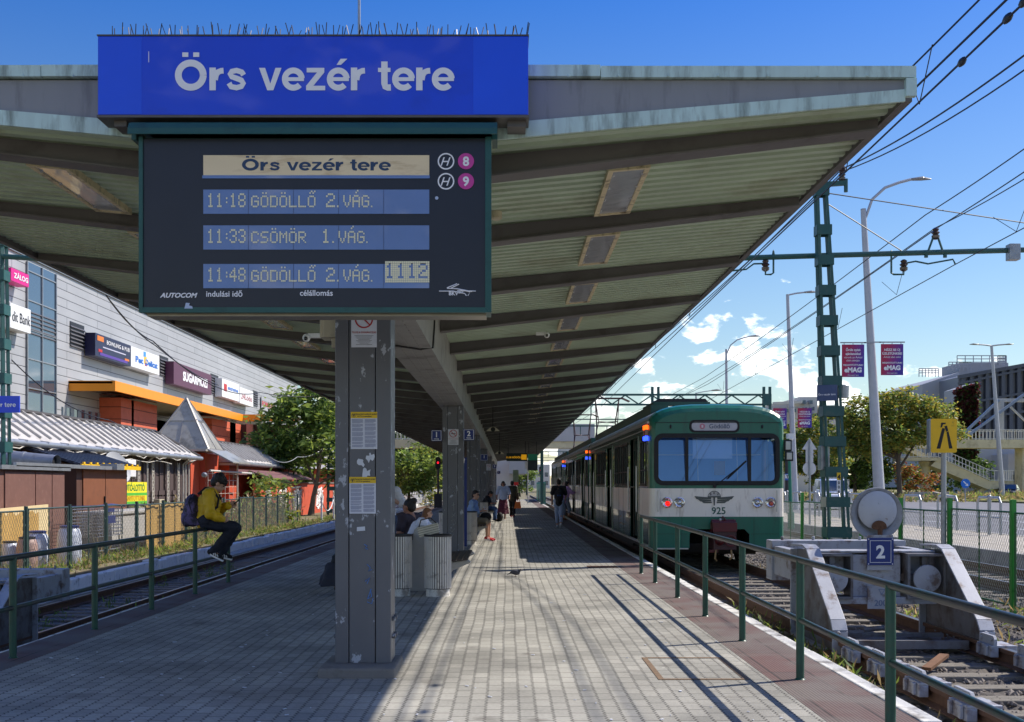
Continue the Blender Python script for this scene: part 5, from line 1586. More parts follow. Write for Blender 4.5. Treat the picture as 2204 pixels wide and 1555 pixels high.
for ci in range(3):
    cy0 = TY + ci * (TL + .0)
    cab0 = ci == 0
    L = TL - .25
    wm = MB()
    dh = [(a, b, .30, DZ1) for a, b in DOORS]
    wh = [(a, b, WZ0, WZ1) for a, b in WINS] + [(.62, 1.5, WZ0, 2.4)]
    side_wall(wm, tx0, .07, cy0 + .25, L - .25, [(a - .25, b - .25, c, d) for a, b, c, d in dh + wh])
    side_wall(wm, tx1, -.07, cy0 + .25, L - .25, [(a - .25, b - .25, c, d) for a, b, c, d in wh])
    # roof, ends, floor
    s = section(1.36, ZR, ZE)
    roof = [p for p in s if p[1] >= ZE - .021]
    vs = [(p[0], cy0 + .25, p[1]) for p in roof] + [(p[0], cy0 + L, p[1]) for p in roof]
    n = len(roof)
    wm.add(vs, [(i, i + 1, n + i + 1, n + i) for i in range(n - 1)], 3)
    wm.box(tx0 + .07, tx1 - .07, cy0 + .3, cy0 + L - .05, .22, .30, 4)
    wm.quad((tx0, cy0 + L, Z0), (tx1, cy0 + L, Z0), (tx1, cy0 + L, ZE), (tx0, cy0 + L, ZE), 0)
    for z in (.34, 1.43, 2.62):
        wm.box(tx0 - .012, tx0, cy0 + .26, cy0 + L, z, z + .02, 5 if z > 2 else 0) if z != .34 else None
    wm.box(tx0 - .03, tx0 + .02, cy0 + .2, cy0 + L, 2.74, 2.775, 5)
    if not cab0:
        wm.quad((tx0, cy0 + .25, Z0), (tx1, cy0 + .25, Z0), (tx1, cy0 + .25, ZE), (tx0, cy0 + .25, ZE), 0)
    car = obj('carriage', wm, [TGS, TW, INTW, TROOF, UNDER, ALU], train)
    for (a, b, c, d) in wh:
        f = MB(); e = .035
        for (y0_, y1_, z0_, z1_) in ((a - e, b + e, c - e, c + .02), (a - e, b + e, d - .02, d + e), (a - e, a + .02, c + .02, d - .02), (b - .02, b + e, c + .02, d - .02)):
            f.box(tx0 - .012, tx0 + .02, cy0 + y0_, cy0 + y1_, z0_, z1_, 0)
        if b - a > .85: f.box(tx0 - .008, tx0 + .02, cy0 + a + .02, cy0 + b - .02, c + .28, c + .31, 0)
        if ci < 2: 
            w_ = obj('side_window', f, [BLACK], car)
            g_ = MB(); g_.quad((tx0 + .03, cy0 + a, c), (tx0 + .03, cy0 + b, c), (tx0 + .03, cy0 + b, d), (tx0 + .03, cy0 + a, d)); obj('pane', g_, GLASS, w_)
    g_ = MB()
    for (a, b, c, d) in wh: g_.quad((tx1 - .03, cy0 + a, c), (tx1 - .03, cy0 + b, c), (tx1 - .03, cy0 + b, d), (tx1 - .03, cy0 + a, d))
    obj('far_side_panes', g_, GLASS, car)
    for (a, b) in DOORS:
        f = MB()
        f.box(tx0 - .015, tx0 + .06, cy0 + a - .04, cy0 + a, .28, DZ1 + .04, 0); f.box(tx0 - .015, tx0 + .06, cy0 + b, cy0 + b + .04, .28, DZ1 + .04, 0)
        f.box(tx0 - .015, tx0 + .06, cy0 + a, cy0 + b, DZ1, DZ1 + .04, 0)
        for (p, q) in ((a, a + .32), (b - .32, b)):      # folded leaves
            f.box(tx0 + .09, tx0 + .14, cy0 + p, cy0 + q, .32, DZ1 - .02, 1)
        f.box(tx0 - .03, tx0 + .3, cy0 + a, cy0 + b, .26, .30, 2)
        obj('door', f, [TGS, mat('door_leaf', S(20, 56, 50), .3, coat=.4), ALU], car)
    inn = MB()
    for k in range(9):                                   # seat backs inside
        yk = cy0 + 4.0 + k * 1.35
        if any(a - .2 < yk - cy0 < b + .2 for a, b in DOORS): continue
        for xa in (tx0 + .12, tx1 - 1.1): inn.box(xa, xa + .95, yk, yk + .12, .32, 1.45, 0)
    inn.box(tx0 + .1, tx1 - .1, cy0 + 1.92, cy0 + 1.97, .3, 2.7, 1)
    inn.box(tx0 + .1, tx1 - .1, cy0 + .3, cy0 + L - .1, 2.66, 2.70, 2)
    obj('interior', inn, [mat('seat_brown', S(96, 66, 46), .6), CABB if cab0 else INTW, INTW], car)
    sm = MB()                                            # panel seams, handrails and sill strip
    for q in (1.75, 3.75, 5.1, 6.2, 7.6, 9.8, 11.1, 12.3, 13.7, 15.8): sm.box(tx0 - .004, tx0, cy0 + q, cy0 + q + .012, .3, WZ0 - .05, 0)
    for a, b in DOORS:
        for q in (a - .12, b + .12): hr = MB(); hr.tube([(tx0 - .05, cy0 + q, .9), (tx0 - .05, cy0 + q, 1.9)], .016, 6); obj('grab_rail', hr, ALU, car)
    sm.box(tx0 - .02, tx0, cy0 + .3, cy0 + L, .24, .27, 1)
    obj('panel_seam', sm, [DARK, ALU], car)
    # bogies and underframe boxes
    for yb in (2.6, 13.4):
        w_ = MB()
        w_.box(tx0 + .3, tx1 - .3, cy0 + yb - 1.3, cy0 + yb + 1.3, .02, .2)
        for dy in (-.9, .9):
            for xs in (3.5, 5.0):
                w_.lathe((xs, cy0 + yb + dy, .27), [(.42, -.05), (.42, .02), (.38, .06)], 20, axis='X')
        obj('bogie', w_, UNDER, car)
    w_ = MB(); w_.box(tx0 + .12, tx1 - .12, cy0 + .4, cy0 + L - .2, .12, .219)
    w_.box(tx0 + .25, tx1 - .25, cy0 + 5.2, cy0 + 10.6, -.02, .12); obj('underframe', w_, UNDER, car)
    # roof gear
    w_ = MB()
    w_.box(3.05, 3.42, cy0 + 1.3, cy0 + L - .4, 2.98, 3.19, 0)
    if cab0:
        for (p0, p1) in (((3.16, 1.6), (4.34, 1.6)), ((3.16, 3.4), (4.34, 3.4)), ((3.16, 1.6), (3.16, 3.4)), ((4.34, 1.6), (4.34, 3.4))):
            w_.bar((p0[0], cy0 + p0[1], 3.24), (p1[0], cy0 + p1[1], 3.24), .05, .07, k=0)
        for xx in (3.2, 3.6, 4.0, 4.3): w_.tube([(xx, cy0 + 1.7, 3.06), (xx, cy0 + 1.7, 3.24)], .02, 6, 0)
        w_.prism([(3.18, 3.29), (4.36, 3.29), (4.30, 3.36), (3.28, 3.36)], 'Y', cy0 + 1.8, cy0 + 3.2, 1)
        w_.box(4.55, 4.95, cy0 + 2.2, cy0 + 3.4, 3.10, 3.17, 1)
    else:
        w_.box(3.7, 4.8, cy0 + 3, cy0 + 6, 3.08, 3.28, 0)
    obj('roof_gear', w_, [mat('roof_gear_green', S(40, 84, 72), .5), DARK], car)
    # orange, red and blue tail-side lamps by the cab doors
    if True:
        lm_ = MB()
        zt = 2.70
        for (yl, k0) in ((.40, 0), (.12, 0)):
            if ci and yl < .2: continue
            lm_.box(tx0 - .085, tx0 - .012, cy0 + yl, cy0 + yl + .06, zt - .09, zt, 0)
            lm_.box(tx0 - .08, tx0 - .012, cy0 + yl, cy0 + yl + .06, zt - .22, zt - .09, 1)
            lm_.box(tx0 - .085, tx0 - .012, cy0 + yl, cy0 + yl + .06, zt - .31, zt - .22, 2)
        obj('side_lamp', lm_, [mat('lamp_orange', S(255, 110, 20), .3, emit=S(255, 90, 10), estr=1.6), mat('lamp_red_off', S(120, 20, 20), .2, coat=1), mat('lamp_blue', S(60, 90, 255), .3, emit=S(40, 70, 255), estr=2.2)], car, bev=.008)
# ---- the front end of the leading car
fr = MB()
loops = [(TY, 1.25, 2.97, 2.62), (TY + .035, 1.31, 3.04, 2.68), (TY + .10, 1.35, 3.10, 2.72), (TY + .25, 1.36, ZR, ZE)]
secs = [section(hw, zr, ze) for (_, hw, zr, ze) in loops]
for (l0, s0), (l1, s1) in zip(zip(loops, secs), zip(loops[1:], secs[1:])):
    for i in range(len(s0) - 1):
        zm = (s0[i][1] + s0[i + 1][1]) / 2
        fr.quad((s0[i][0], l0[0], s0[i][1]), (s0[i + 1][0], l0[0], s0[i + 1][1]), (s1[i + 1][0], l1[0], s1[i + 1][1]), (s1[i][0], l1[0], s1[i][1]), seg_mat(zm))
s0 = secs[0]
fx0, fx1 = s0[0][0], s0[-1][0]
def fz(z):                                              # the front leans back a little above the waist
    return TY + max(0, z - 1.42) * .0
rx0, rx1, rz1 = 3.66, 4.86, .60
fr.quad((fx0, TY, Z0), (rx0, TY, Z0), (rx0, TY, .85), (fx0, TY, .85), 0)
fr.quad((rx1, TY, Z0), (fx1, TY, Z0), (fx1, TY, .85), (rx1, TY, .85), 0)
fr.add([(rx0, TY, .85), (rx0, TY, .50), (rx0 + .1, TY, rz1), (rx1 - .1, TY, rz1), (rx1, TY, .50), (rx1, TY, .85)], [(0, 1, 2, 3, 4, 5)], 0)
fr.quad((fx0, TY, .85), (fx1, TY, .85), (fx1, TY, 1.42), (fx0, TY, 1.42), 1)
upper = [(p[0], p[1]) for p in s0 if p[1] >= 1.419]
wx0, wx1, wz0, wz1 = 3.0, 5.42, 1.535, 2.47
hole = rrect(wx0, wx1, wz0, wz1, .13)
fr.ringfill(upper, hole, (tcx, 2.05), 'Y', TY, 90, 0)
fr.box(rx0, rx1, TY + .9, TY + .95, Z0 - .1, .8, 2); fr.box(rx0 - .02, rx0, TY + .002, TY + .9, Z0, .7, 2); fr.box(rx1, rx1 + .02, TY + .002, TY + .9, Z0, .7, 2); fr.box(rx0, rx1, TY + .005, TY + .9, .62, .66, 2)
front = obj('cab_front', fr, [TG, TW, UNDER], train)
m = MB(); m.box(fx0 - .01, fx1 + .01, TY - .008, TY + .02, 2.735, 2.75); obj('seam', m, mat('seam_dark', S(12, 52, 44), .4), front)
m = MB(); m.ringfill(rrect(wx0 - .05, wx1 + .05, wz0 - .05, wz1 + .05, .17), rrect(wx0 + .035, wx1 - .035, wz0 + .035, wz1 - .035, .10), (tcx, 2.0), 'Y', TY - .016, 60)
m.ringfill(rrect(wx0 - .05, wx1 + .05, wz0 - .05, wz1 + .05, .17), rrect(wx0 - .055, wx1 + .055, wz0 - .055, wz1 + .055, .175), (tcx, 2.0), 'Y', TY - .016, 60, h2=TY)
m.box(3.575, 3.635, TY - .018, TY + .02, wz0, wz1); m.box(4.835, 4.895, TY - .018, TY + .02, wz0, wz1)
sc = obj('windscreen', m, BLACK, front)
m = MB(); m.add([(p[0], TY + .004 + (p[1] - wz0) * .13, p[1]) for p in rrect(wx0, wx1, wz0, wz1, .13)], [tuple(range(24))])
obj('pane', m, WSCREEN, sc)
m = MB(); m.tube([(4.16, TY - .03, 1.46), (4.78, TY - .04, 1.95)], .011, 6); m.tube([(4.42, TY - .045, 1.62), (4.79, TY - .04, 1.97)], .018, 6); m.lathe((4.16, TY - .005, 1.46), [(.035, -.04), (.035, 0)], 10, axis='Y')
obj('wiper', m, BLACK, front)
# cab interior seen through the glass
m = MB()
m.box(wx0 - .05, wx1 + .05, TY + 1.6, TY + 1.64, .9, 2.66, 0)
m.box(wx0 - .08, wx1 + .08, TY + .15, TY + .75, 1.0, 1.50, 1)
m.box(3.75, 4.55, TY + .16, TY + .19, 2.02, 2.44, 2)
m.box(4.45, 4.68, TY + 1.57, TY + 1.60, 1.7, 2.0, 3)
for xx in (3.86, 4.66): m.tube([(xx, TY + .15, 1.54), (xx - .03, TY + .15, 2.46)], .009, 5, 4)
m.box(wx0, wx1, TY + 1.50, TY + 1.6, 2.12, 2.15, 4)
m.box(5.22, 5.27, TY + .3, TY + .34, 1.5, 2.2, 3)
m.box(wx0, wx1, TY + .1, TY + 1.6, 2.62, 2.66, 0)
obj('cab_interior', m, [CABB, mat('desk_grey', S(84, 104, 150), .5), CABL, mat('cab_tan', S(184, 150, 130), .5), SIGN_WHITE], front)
# destination blind
m = MB(); m.ringfill(rrect(3.66, 4.66, 2.545, 2.79, .1), rrect(3.70, 4.62, 2.58, 2.755, .075), (4.16, 2.667), 'Y', TY - .014, 40); m.ringfill(rrect(3.66, 4.66, 2.545, 2.79, .1), rrect(3.655, 4.665, 2.54, 2.795, .1), (4.16, 2.667), 'Y', TY - .014, 40, h2=TY)
db = obj('destination_blind', m, BLACK, front)
m = MB(); m.prism(rrect(3.70, 4.62, 2.58, 2.755, .075), 'Y', TY - .008, TY - .002); obj('blind_face', m, mat('blind_paper', S(176, 174, 184), .3, coat=.6), db)
m = MB(); put_text(m, 'Gödöllő', .125, (4.26, TY - .011, 2.625), bold=.005, k=0); m.lathe((3.915, TY - .011, 2.667), [(.055, .002), (.055, 0)], 20, 1, axis='Y'); put_text(m, '8', .08, (3.915, TY - .014, 2.638), k=2, bold=.02)
obj('lettering', m, [mat('navy_ink', S(34, 62, 96)), mat('badge_rose', S(196, 120, 136), .5), SIGN_WHITE], db)
# lamps
CHR = mat('lamp_chrome', S(210, 210, 212), .15, .9, .05)
for (px_, k) in ((1435, 1), (1462, 0), (1630, 0), (1658, 2)):
    c = P(px_, 1080, TY); m = MB()
    m.lathe((c.x, TY, 1.135), [(.105, -.0), (.108, -.035), (.088, -.045), (.085, -.03)], 28, axis='Y', cap=False)
    h_ = obj('headlight', m, CHR, front, smooth=True)
    m = MB(); m.lathe((c.x, TY, 1.135), [(.0, -.005), (.05, -.012), (.085, -.032)], 24, 1, axis='Y', cap=False)
    m.ell((c.x + (.02 if k else 0), TY - .03, 1.135 - (.02 if k else 0)), (.04, .02, .04), 10, 0)
    obj('lens', m, [{0: CHR, 1: mat('lamp_red_lit', S(255, 30, 20), .3, emit=S(255, 20, 10), estr=1.2), 2: mat('lamp_amber_glass', S(210, 70, 36), .2, coat=1)}[k], CHR], h_, smooth=True)
# winged wheel emblem and number
EMB = mat('emblem_grey', S(86, 90, 88), .4, .3, .1, 9)
m = MB(); cx_, cz_ = 4.155, 1.235
for s in (-1, 1):
    for (xo, xi, zz, hh) in ((.40, .06, .0, .035), (.33, .06, -.042, .034), (.26, .05, -.083, .03)):
        m.prism([(cx_ + s * xi, cz_ + zz), (cx_ + s * xo, cz_ + zz + .03 * (1 if zz == 0 else .3)), (cx_ + s * (xo - .05), cz_ + zz - hh), (cx_ + s * xi, cz_ + zz - hh)], 'Y', TY - .008, TY - .001, 0)
arc = [(cx_ + .13 * math.cos(math.pi * i / 16), cz_ + .005 + .12 * math.sin(math.pi * i / 16)) for i in range(17)]
m.prism(arc, 'Y', TY - .006, TY - .001, 1)
m.ringfill([(cx_ + .135 * math.cos(i * .2), cz_ + .135 * math.sin(i * .2)) for i in range(32)][:16] + [(cx_ - .135, cz_)], [(cx_ + .122 * math.cos(i * .2), cz_ + .01 + .11 * math.sin(i * .2)) for i in range(1, 16)], (cx_, cz_ + .05), 'Y', TY - .009, 30, 0)
m.prism([(cx_ - .02, cz_ + .03), (cx_ + .02, cz_ + .03), (cx_ + .012, cz_ - .16), (cx_ - .012, cz_ - .16)], 'Y', TY - .010, TY - .001, 0)
for ch, dx, dz, rz in (('B', -.072, .045, 0), ('K', .0, .068, 0), ('V', .072, .045, 0)): put_text(m, ch, .06, (cx_ + dx, TY - .010, cz_ + dz), bold=.02, k=2)
obj('winged_emblem', m, [EMB, mat('emblem_pale', S(186, 182, 176), .4), DARK], front)
m = MB(); put_text(m, '925', .195, (4.245, TY - .004, .905), bold=.014); obj('number', m, mat('number_green', S(20, 84, 72), .5), front)
# side mirror, step, coupler
m = MB(); m.box(5.59, 5.74, TY + .1, TY + .16, 2.17, 2.40, 0); m.box(5.61, 5.77, TY + .1, TY + .16, 1.97, 2.165, 0); m.box(5.615, 5.715, TY + .09, TY + .099, 2.20, 2.37, 1); m.box(5.635, 5.745, TY + .09, TY + .099, 2.0, 2.14, 1)
m.tube([(5.56, TY + .3, 2.3), (5.66, TY + .13, 2.3)], .015, 6, 0); m.tube([(5.56, TY + .3, 2.0), (5.7, TY + .13, 2.0)], .015, 6, 0)
obj('mirror', m, [BLACK, ALU], front, bev=.008)
m = MB()
m.box(4.08, 4.56, TY - .28, TY + .1, .56, .74, 0); m.tube([(4.08, TY - .1, .74), (4.56, TY - .1, .74)], .06, 12, 0)
m.box(4.10, 4.55, TY - .25, TY + .5, .20, .56, 1)
m.lathe((4.22, TY - .26, .38), [(.10, .02), (.075, -.08), (.03, -.14)], 18, 0, axis='Y'); m.lathe((4.43, TY - .255, .38), [(.115, .0), (.12, -.03), (.09, -.03), (.07, .05)], 20, 0, axis='Y', cap=False)
m.box(4.02, 4.2, TY - .2, TY - .1, .14, .2, 0); m.tube([(4.15, TY - .22, .2), (4.13, TY - .22, .02), (4.17, TY - .18, -.02)], .02, 8, 3); m.tube([(4.45, TY - .22, .2), (4.47, TY - .22, .05), (4.42, TY - .2, .0)], .02, 8, 3)
m.tube([(4.25, TY - .15, .78), (4.3, TY - .15, .86), (4.36, TY - .15, .78)], .018, 8, 0); m.ell((4.22, TY - .3, .8), (.03, .03, .03), 8, 2)
obj('coupler', m, [mat('coupler_red', S(92, 24, 32), .4, dirt=S(50, 30, 30), damt=.6, dscale=7), mat('coupler_dark', S(70, 40, 42), .5), ALU, mat('hose_tan', S(150, 120, 80), .6)], front, bev=.01)
m = MB()
for xx in (3.28, 5.12): m.ell((xx, TY - .01, 2.66), (.022, .03, .04), 8)
obj('marker_stud', m, DARK, front)
for xx in (3.02, 5.4): m = MB(); m.tube([(xx, TY - .05, .95), (xx, TY - .06, 1.38)], .014, 6); obj('grab_rail', m, ALU, front)
for (xa, xb) in ((2.98, 3.62), (4.9, 5.46)): m = MB(); m.box(xa, xb, TY - .10, TY + .0, .20, .225); obj('step', m, ALU, front)
m = MB()
for (xa, xb) in ((2.98, 3.62), (4.9, 5.46)): m.box(xa, xb, TY - .003, TY, .50, .508, 0)
for xx in (3.5, 4.95): m.box(xx, xx + .008, TY - .003, TY, .24, .84, 0)
obj('panel_seam', m, mat('seam_dark', S(12, 52, 44)), front)
# pantographs
for (yp, zt) in ((47.5, 5.1), (63.5, 5.4)):
    m = MB()
    for xs in (3.75, 4.75):
        m.tube([(xs, yp - .7, 3.22), (xs + (.1 if xs < 4 else -.1), yp + .6, (3.2 + zt) / 2), (xs, yp, zt)], .028, 6); m.tube([(xs, yp + .9, 3.22), (xs + (.1 if xs < 4 else -.1), yp - .5, (3.2 + zt) / 2), (xs, yp, zt)], .02, 6)
    m.tube([(3.85, yp + .6, (3.2 + zt) / 2), (4.65, yp - .5, (3.2 + zt) / 2)], .02, 6); m.tube([(4.65, yp + .6, (3.2 + zt) / 2), (3.85, yp - .5, (3.2 + zt) / 2)], .02, 6)
    for dy in (-.2, .2): m.tube([(3.3, yp + dy, zt - .08), (3.6, yp + dy, zt + .06), (4.9, yp + dy, zt + .06), (5.2, yp + dy, zt - .08)], .025, 6)
    for q in ((3.7, -.8), (4.8, -.8), (3.7, 1.0), (4.8, 1.0)): m.lathe((q[0], yp + q[1], 3.0), [(.06, 0), (.03, .05), (.06, .1), (.03, .15), (.05, .2)], 10)
    m.box(3.6, 4.9, yp - .85, yp + 1.05, 3.17, 3.22)
    obj('pantograph', m, mat('pantograph_red', S(74, 48, 46), .5, .2), train)
# yellowish skirt board in the first door-side cab window
# ================================================================== buffer stops
BUF = mat('buffer_grey', S(162, 165, 174), .55, .1, .16, 4, bump=.1, bscale=60, dirt=S(96, 72, 56), damt=.8, dscale=5.5, dlo=.51, dhi=.64)
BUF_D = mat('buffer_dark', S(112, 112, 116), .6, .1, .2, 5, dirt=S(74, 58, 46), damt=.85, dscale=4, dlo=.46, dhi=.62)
def buffer_stop(loc, label):
    t = thing('buffer_stop', label, 'buffer stop', loc, 'sliding buffer stops at the track ends')
    for s in (-1, 1):
        m = MB()
        prof = [(-.02, -.10), (-.04, .10), (.02, .18), (.98, .87), (1.12, .90), (1.62, .88), (1.62, .0), (1.5, -.14), (.3, -.14)]
        x = s * .77
        m.prism(prof, 'X', x - .015, x + .015, 1)  # side plates darker: real grime, plus their shade put into the colour
        # broad flange plate over the sloping edge
        fl = [(-.055, -.13), (-.075, .11), (.0, .21), (.96, .90), (1.12, .935), (1.64, .915)]
        for (a, b) in zip(fl, fl[1:]):
            d = Vector((0, b[0] - a[0], b[1] - a[1])).normalized()
            nrm = Vector((0, -d.z, d.y)) * .022
            p = [(x - .08, a[0], a[1]), (x + .08, a[0], a[1]), (x + .08, b[0], b[1]), (x - .08, b[0], b[1])]
            q = [(c[0], c[1] + nrm.y, c[2] + nrm.z) for c in p]
            m.add(p + q, [(0, 1, 2, 3), (7, 6, 5, 4), (0, 4, 5, 1), (1, 5, 6, 2), (2, 6, 7, 3), (3, 7, 4, 0)])
        m.box(x - .09, x + .09, .3, 1.6, -.15, -.12); m.box(x - .09, x + .09, 1.58, 1.62, -.14, .88)
        m.tube([(x - .02, -.075, .02), (x - .02, -.12, .02), (x - .02, -.12, .10), (x - .02, -.075, .10)], .02, 8)
        for i in range(6): m.ell((x - s * .02 - .0, .35 + i * .18, -.05), (.028, .016, .016), 6)
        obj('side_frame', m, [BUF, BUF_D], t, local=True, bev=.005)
    m = MB(); m.box(-.66, .66, 1.22, 1.42, .40, .86); m.box(-.28, .28, 1.10, 1.219, .36, .84); m.box(-.68, .68, 1.10, 1.44, .861, .885)
    m.box(-.66, .66, 1.0, 1.16, .28, .36)
    obj('head_beam', m, BUF, t, local=True, bev=.006)
    for s in (-1, 1):
        m = MB(); cx_ = s * .53
        for (a, b, c, d) in ((-.22, -.19, .36, .84), (.19, .22, .36, .84), (-.22, .22, .34, .37), (-.22, .22, .83, .858)): m.box(cx_ + a, cx_ + b, .95, 1.218, c, d)
        m.box(cx_ - .03, cx_ + .03, 1.02, 1.1, .72, .82); m.box(cx_ - .25, cx_ + .25, 1.08, 1.12, .54, .62)
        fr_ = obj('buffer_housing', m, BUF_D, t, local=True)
        m = MB(); m.lathe((cx_, .93, .575), [(.02, -.012), (.155, .0), (.16, .02), (.05, .03), (.05, .25)], 28, axis='Y'); m.ell((cx_, .915, .575), (.022, .012, .022), 8)
        obj('buffer_pad', m, BUF, fr_, local=True, smooth=True)
    m = MB(); m.box(-.86, .86, 2.55, 2.60, .42, .93); m.box(-.86, .86, 2.60, 2.85, .90, .93); m.box(-.86, .86, 2.60, 2.85, .42, .45); m.box(-.86, -.83, 2.60, 2.85, .451, .899); m.box(.83, .86, 2.60, 2.85, .451, .899)
    for q in (-.7, -.3, .3, .7): m.lathe((q, 2.65, .93), [(.02, 0), (.02, .05)], 8)
    for s in (-1, 1): m.box(s * .77 - .06, s * .77 + .06, 1.64, 2.55, .5, .86)
    obj('rear_beam', m, BUF, t, local=True, bev=.006)
    m = MB(); m.box(-.70, .70, .2, .28, -.10, -.03); m.box(-.70, .70, .9, .98, -.10, -.04); m.box(-.68, .68, .16, .199, -.11, -.02)
    m.bar((-.6, .5, -.08), (.55, .95, -.08), .1, .02); m.bar((.6, .42, -.085), (-.3, .95, -.085), .16, .015)
    m.box(.42, .68, .3, .62, -.06, -.045)
    for q in ((.5, .4), (.6, .5), (-.55, .4), (.1, .9)): m.lathe((q[0], q[1], -.06), [(.02, 0), (.02, .04)], 6)
    m.tube([(-.2, .92, .0), (.0, .9, .02), (.12, .98, .0)], .03, 8)
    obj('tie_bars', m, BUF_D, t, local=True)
    return t
bs = buffer_stop((4.25, 11.75, -.15), 'silver grey buffer stop in front of the train, carrying the number 2 plate')
m = MB(); m.box(4.25 - .14, 4.25 + .16, 12.72, 12.74, .08, .34, 0); put_text(m, '2002', .095, (4.28, 12.717, .115), bold=.02, k=1); put_text(m, '▽', .09, (4.27, 12.717, .24), k=1)
obj('year_plate', m, [BUF, mat('stencil_blue', S(110, 124, 150), .6)], bs)
dup(bs, (-8.02, 15.4, -.80), 0, 'grey buffer stop in the shade at the end of the left track')
# signal disc and number plate on the buffer stop
sg = thing('signal_disc', 'large round grey signal disc on a stub above the number 2 plate', 'signal', (4.5, 12.9, .7))
m = MB(); c = P(1886, 1106, 12.9); R_ = 56 * 12.9 / 2400
m.lathe((c.x, 12.9, c.z), [(.0, .035), (R_ * .7, .03), (R_, .0), (R_ * .99, -.03), (R_ * .95, -.03), (R_ * .72, .005)], 40, axis='Y', cap=False)
obj('rim', m, mat('disc_rim', S(142, 146, 154), .5, .2, .15, 5, dirt=S(96, 92, 90), damt=.7, dscale=6), sg, smooth=True)
m = MB(); m.lathe((c.x + .005, 12.9, c.z + .04), [(.0, -.062), (R_ * .55, -.058), (R_ * .735, -.035), (R_ * .735, .0)], 40, axis='Y', cap=False); m.ell((c.x + .01, 12.84, c.z + .12), (.009, .006, .009), 6); m.ell((c.x + .02, 12.84, c.z - .05), (.009, .006, .009), 6)
obj('lid', m, mat('disc_lid', S(176, 180, 188), .5, .1, .08, 6, dirt=S(120, 96, 76), damt=.7, dscale=14, dlo=.62, dhi=.7), sg, smooth=True)
m = MB()
pts = [(c.x + .01 + .085 * math.cos(a_ * .314), c.z - .155 + .06 * math.sin(a_ * .314) * (1.3 if a_ < 11 else .5)) for a_ in range(20)]
m.prism(pts, 'Y', 12.815, 12.84); m.tube([(c.x + .02, 12.83, c.z - .17), (c.x + .025, 12.84, c.z - .32)], .028, 10); m.tube([(c.x + .025, 12.88, c.z - .28), (c.x + .025, 12.92, .3)], .03, 10)
obj('rusty_bracket', m, mat('deep_rust', S(96, 66, 46), .85, 0, .35, 30, bump=.5, bscale=60), sg)
nb = thing('number_plate', 'blue number 2 plate on the buffer stop below the round disc', 'sign', P(1894, 1228, 12.78))
a, b = P(1866, 1228, 12.78), P(1924, 1152, 12.78)
m = MB(); m.box(a.x + .005, b.x - .005, 12.785, 12.80, a.z, b.z); obj('backing', m, BUF, nb)
a2, b2 = P(1866, 1217, 12.78), P(1923, 1158, 12.78)
m = MB(); m.box(a2.x, b2.x, 12.77, 12.784, a2.z, b2.z); obj('panel', m, BLUE_SIGN, nb)
m = MB(); w, h = b2.x - a2.x, b2.z - a2.z
put_text(m, '2', h * .64, ((a2.x + b2.x) / 2, 12.767, a2.z + h * .27), bold=.035)
e = .03
m.ringfill([(a2.x + e, a2.z + e), (b2.x - e, a2.z + e), (b2.x - e, b2.z - e), (a2.x + e, b2.z - e)], [(a2.x + e + .005, a2.z + e + .005), (b2.x - e - .005, a2.z + e + .005), (b2.x - e - .005, b2.z - e - .005), (a2.x + e + .005, b2.z - e - .005)], ((a2.x + b2.x) / 2, (a2.z + b2.z) / 2), 'Y', 12.767, 24)
for q in ((a2.x + .015, a2.z + .015), (b2.x - .015, a2.z + .015), (a2.x + .015, b2.z - .015), (b2.x - .015, b2.z - .015)): m.lathe((q[0], 12.767, q[1]), [(.007, 0), (.007, .004)], 8, axis='Y')
obj('figure', m, SIGN_WHITE, nb)
# rail clamps
def clamp(loc, label):
    t = thing('rail_clamp', label, 'rail clamp', loc, 'friction clamps bolted on the rails')
    m = MB()
    m.box(-.13, .13, -.17, .17, -.005, .02); m.box(-.13, -.05, -.17, .17, -.10, -.005); m.box(.05, .13, -.17, .17, -.10, -.005)
    for q in (-.1, .1):
        m.box(-.16, -.131, q - .02, q + .02, -.09, .012); m.box(.131, .16, q - .02, q + .02, -.09, .012)
    obj('jaw', m, BUF, t, local=True, bev=.006)
    m = MB(); m.prism([(-.17, .02), (.17, .02), (.17, .08), (.14, .115), (-.14, .115), (-.17, .08)], 'X', -.10, -.065)
    for q in (-.12, .12): m.lathe((-.112, q, .07), [(.018, 0), (.018, .012)], 8, axis='X')
    obj('upright', m, BUF, t, local=True, bev=.004)
    return t
c0 = clamp((3.5, 11.05, -.145), 'rail clamp on the left rail nearest to the buffer stop foot')
for i, (x_, y_, lb) in enumerate(((3.5, 10.25, 'rail clamp on the left rail, second from the buffer stop'), (3.5, 9.3, 'rail clamp on the left rail, third from the buffer stop'), (3.5, 8.35, 'rail clamp on the left rail at the lower right corner of the view'),
                                  (5.0, 11.4, 'rail clamp on the right rail tucked under the buffer stop foot'), (5.0, 10.55, 'rail clamp on the right rail cut by the railing'))):
    dup(c0, (x_, y_, -.145), None, lb)
m = MB(); m.bar((4.02, 10.7, -.27), (4.35, 11.1, -.2), .09, .03); obj('plank_scrap', m, mat('scrap_wood', S(120, 84, 56), .8, 0, .3, 9), label='rusty brown scrap of board lying between the rails', cat='scrap')

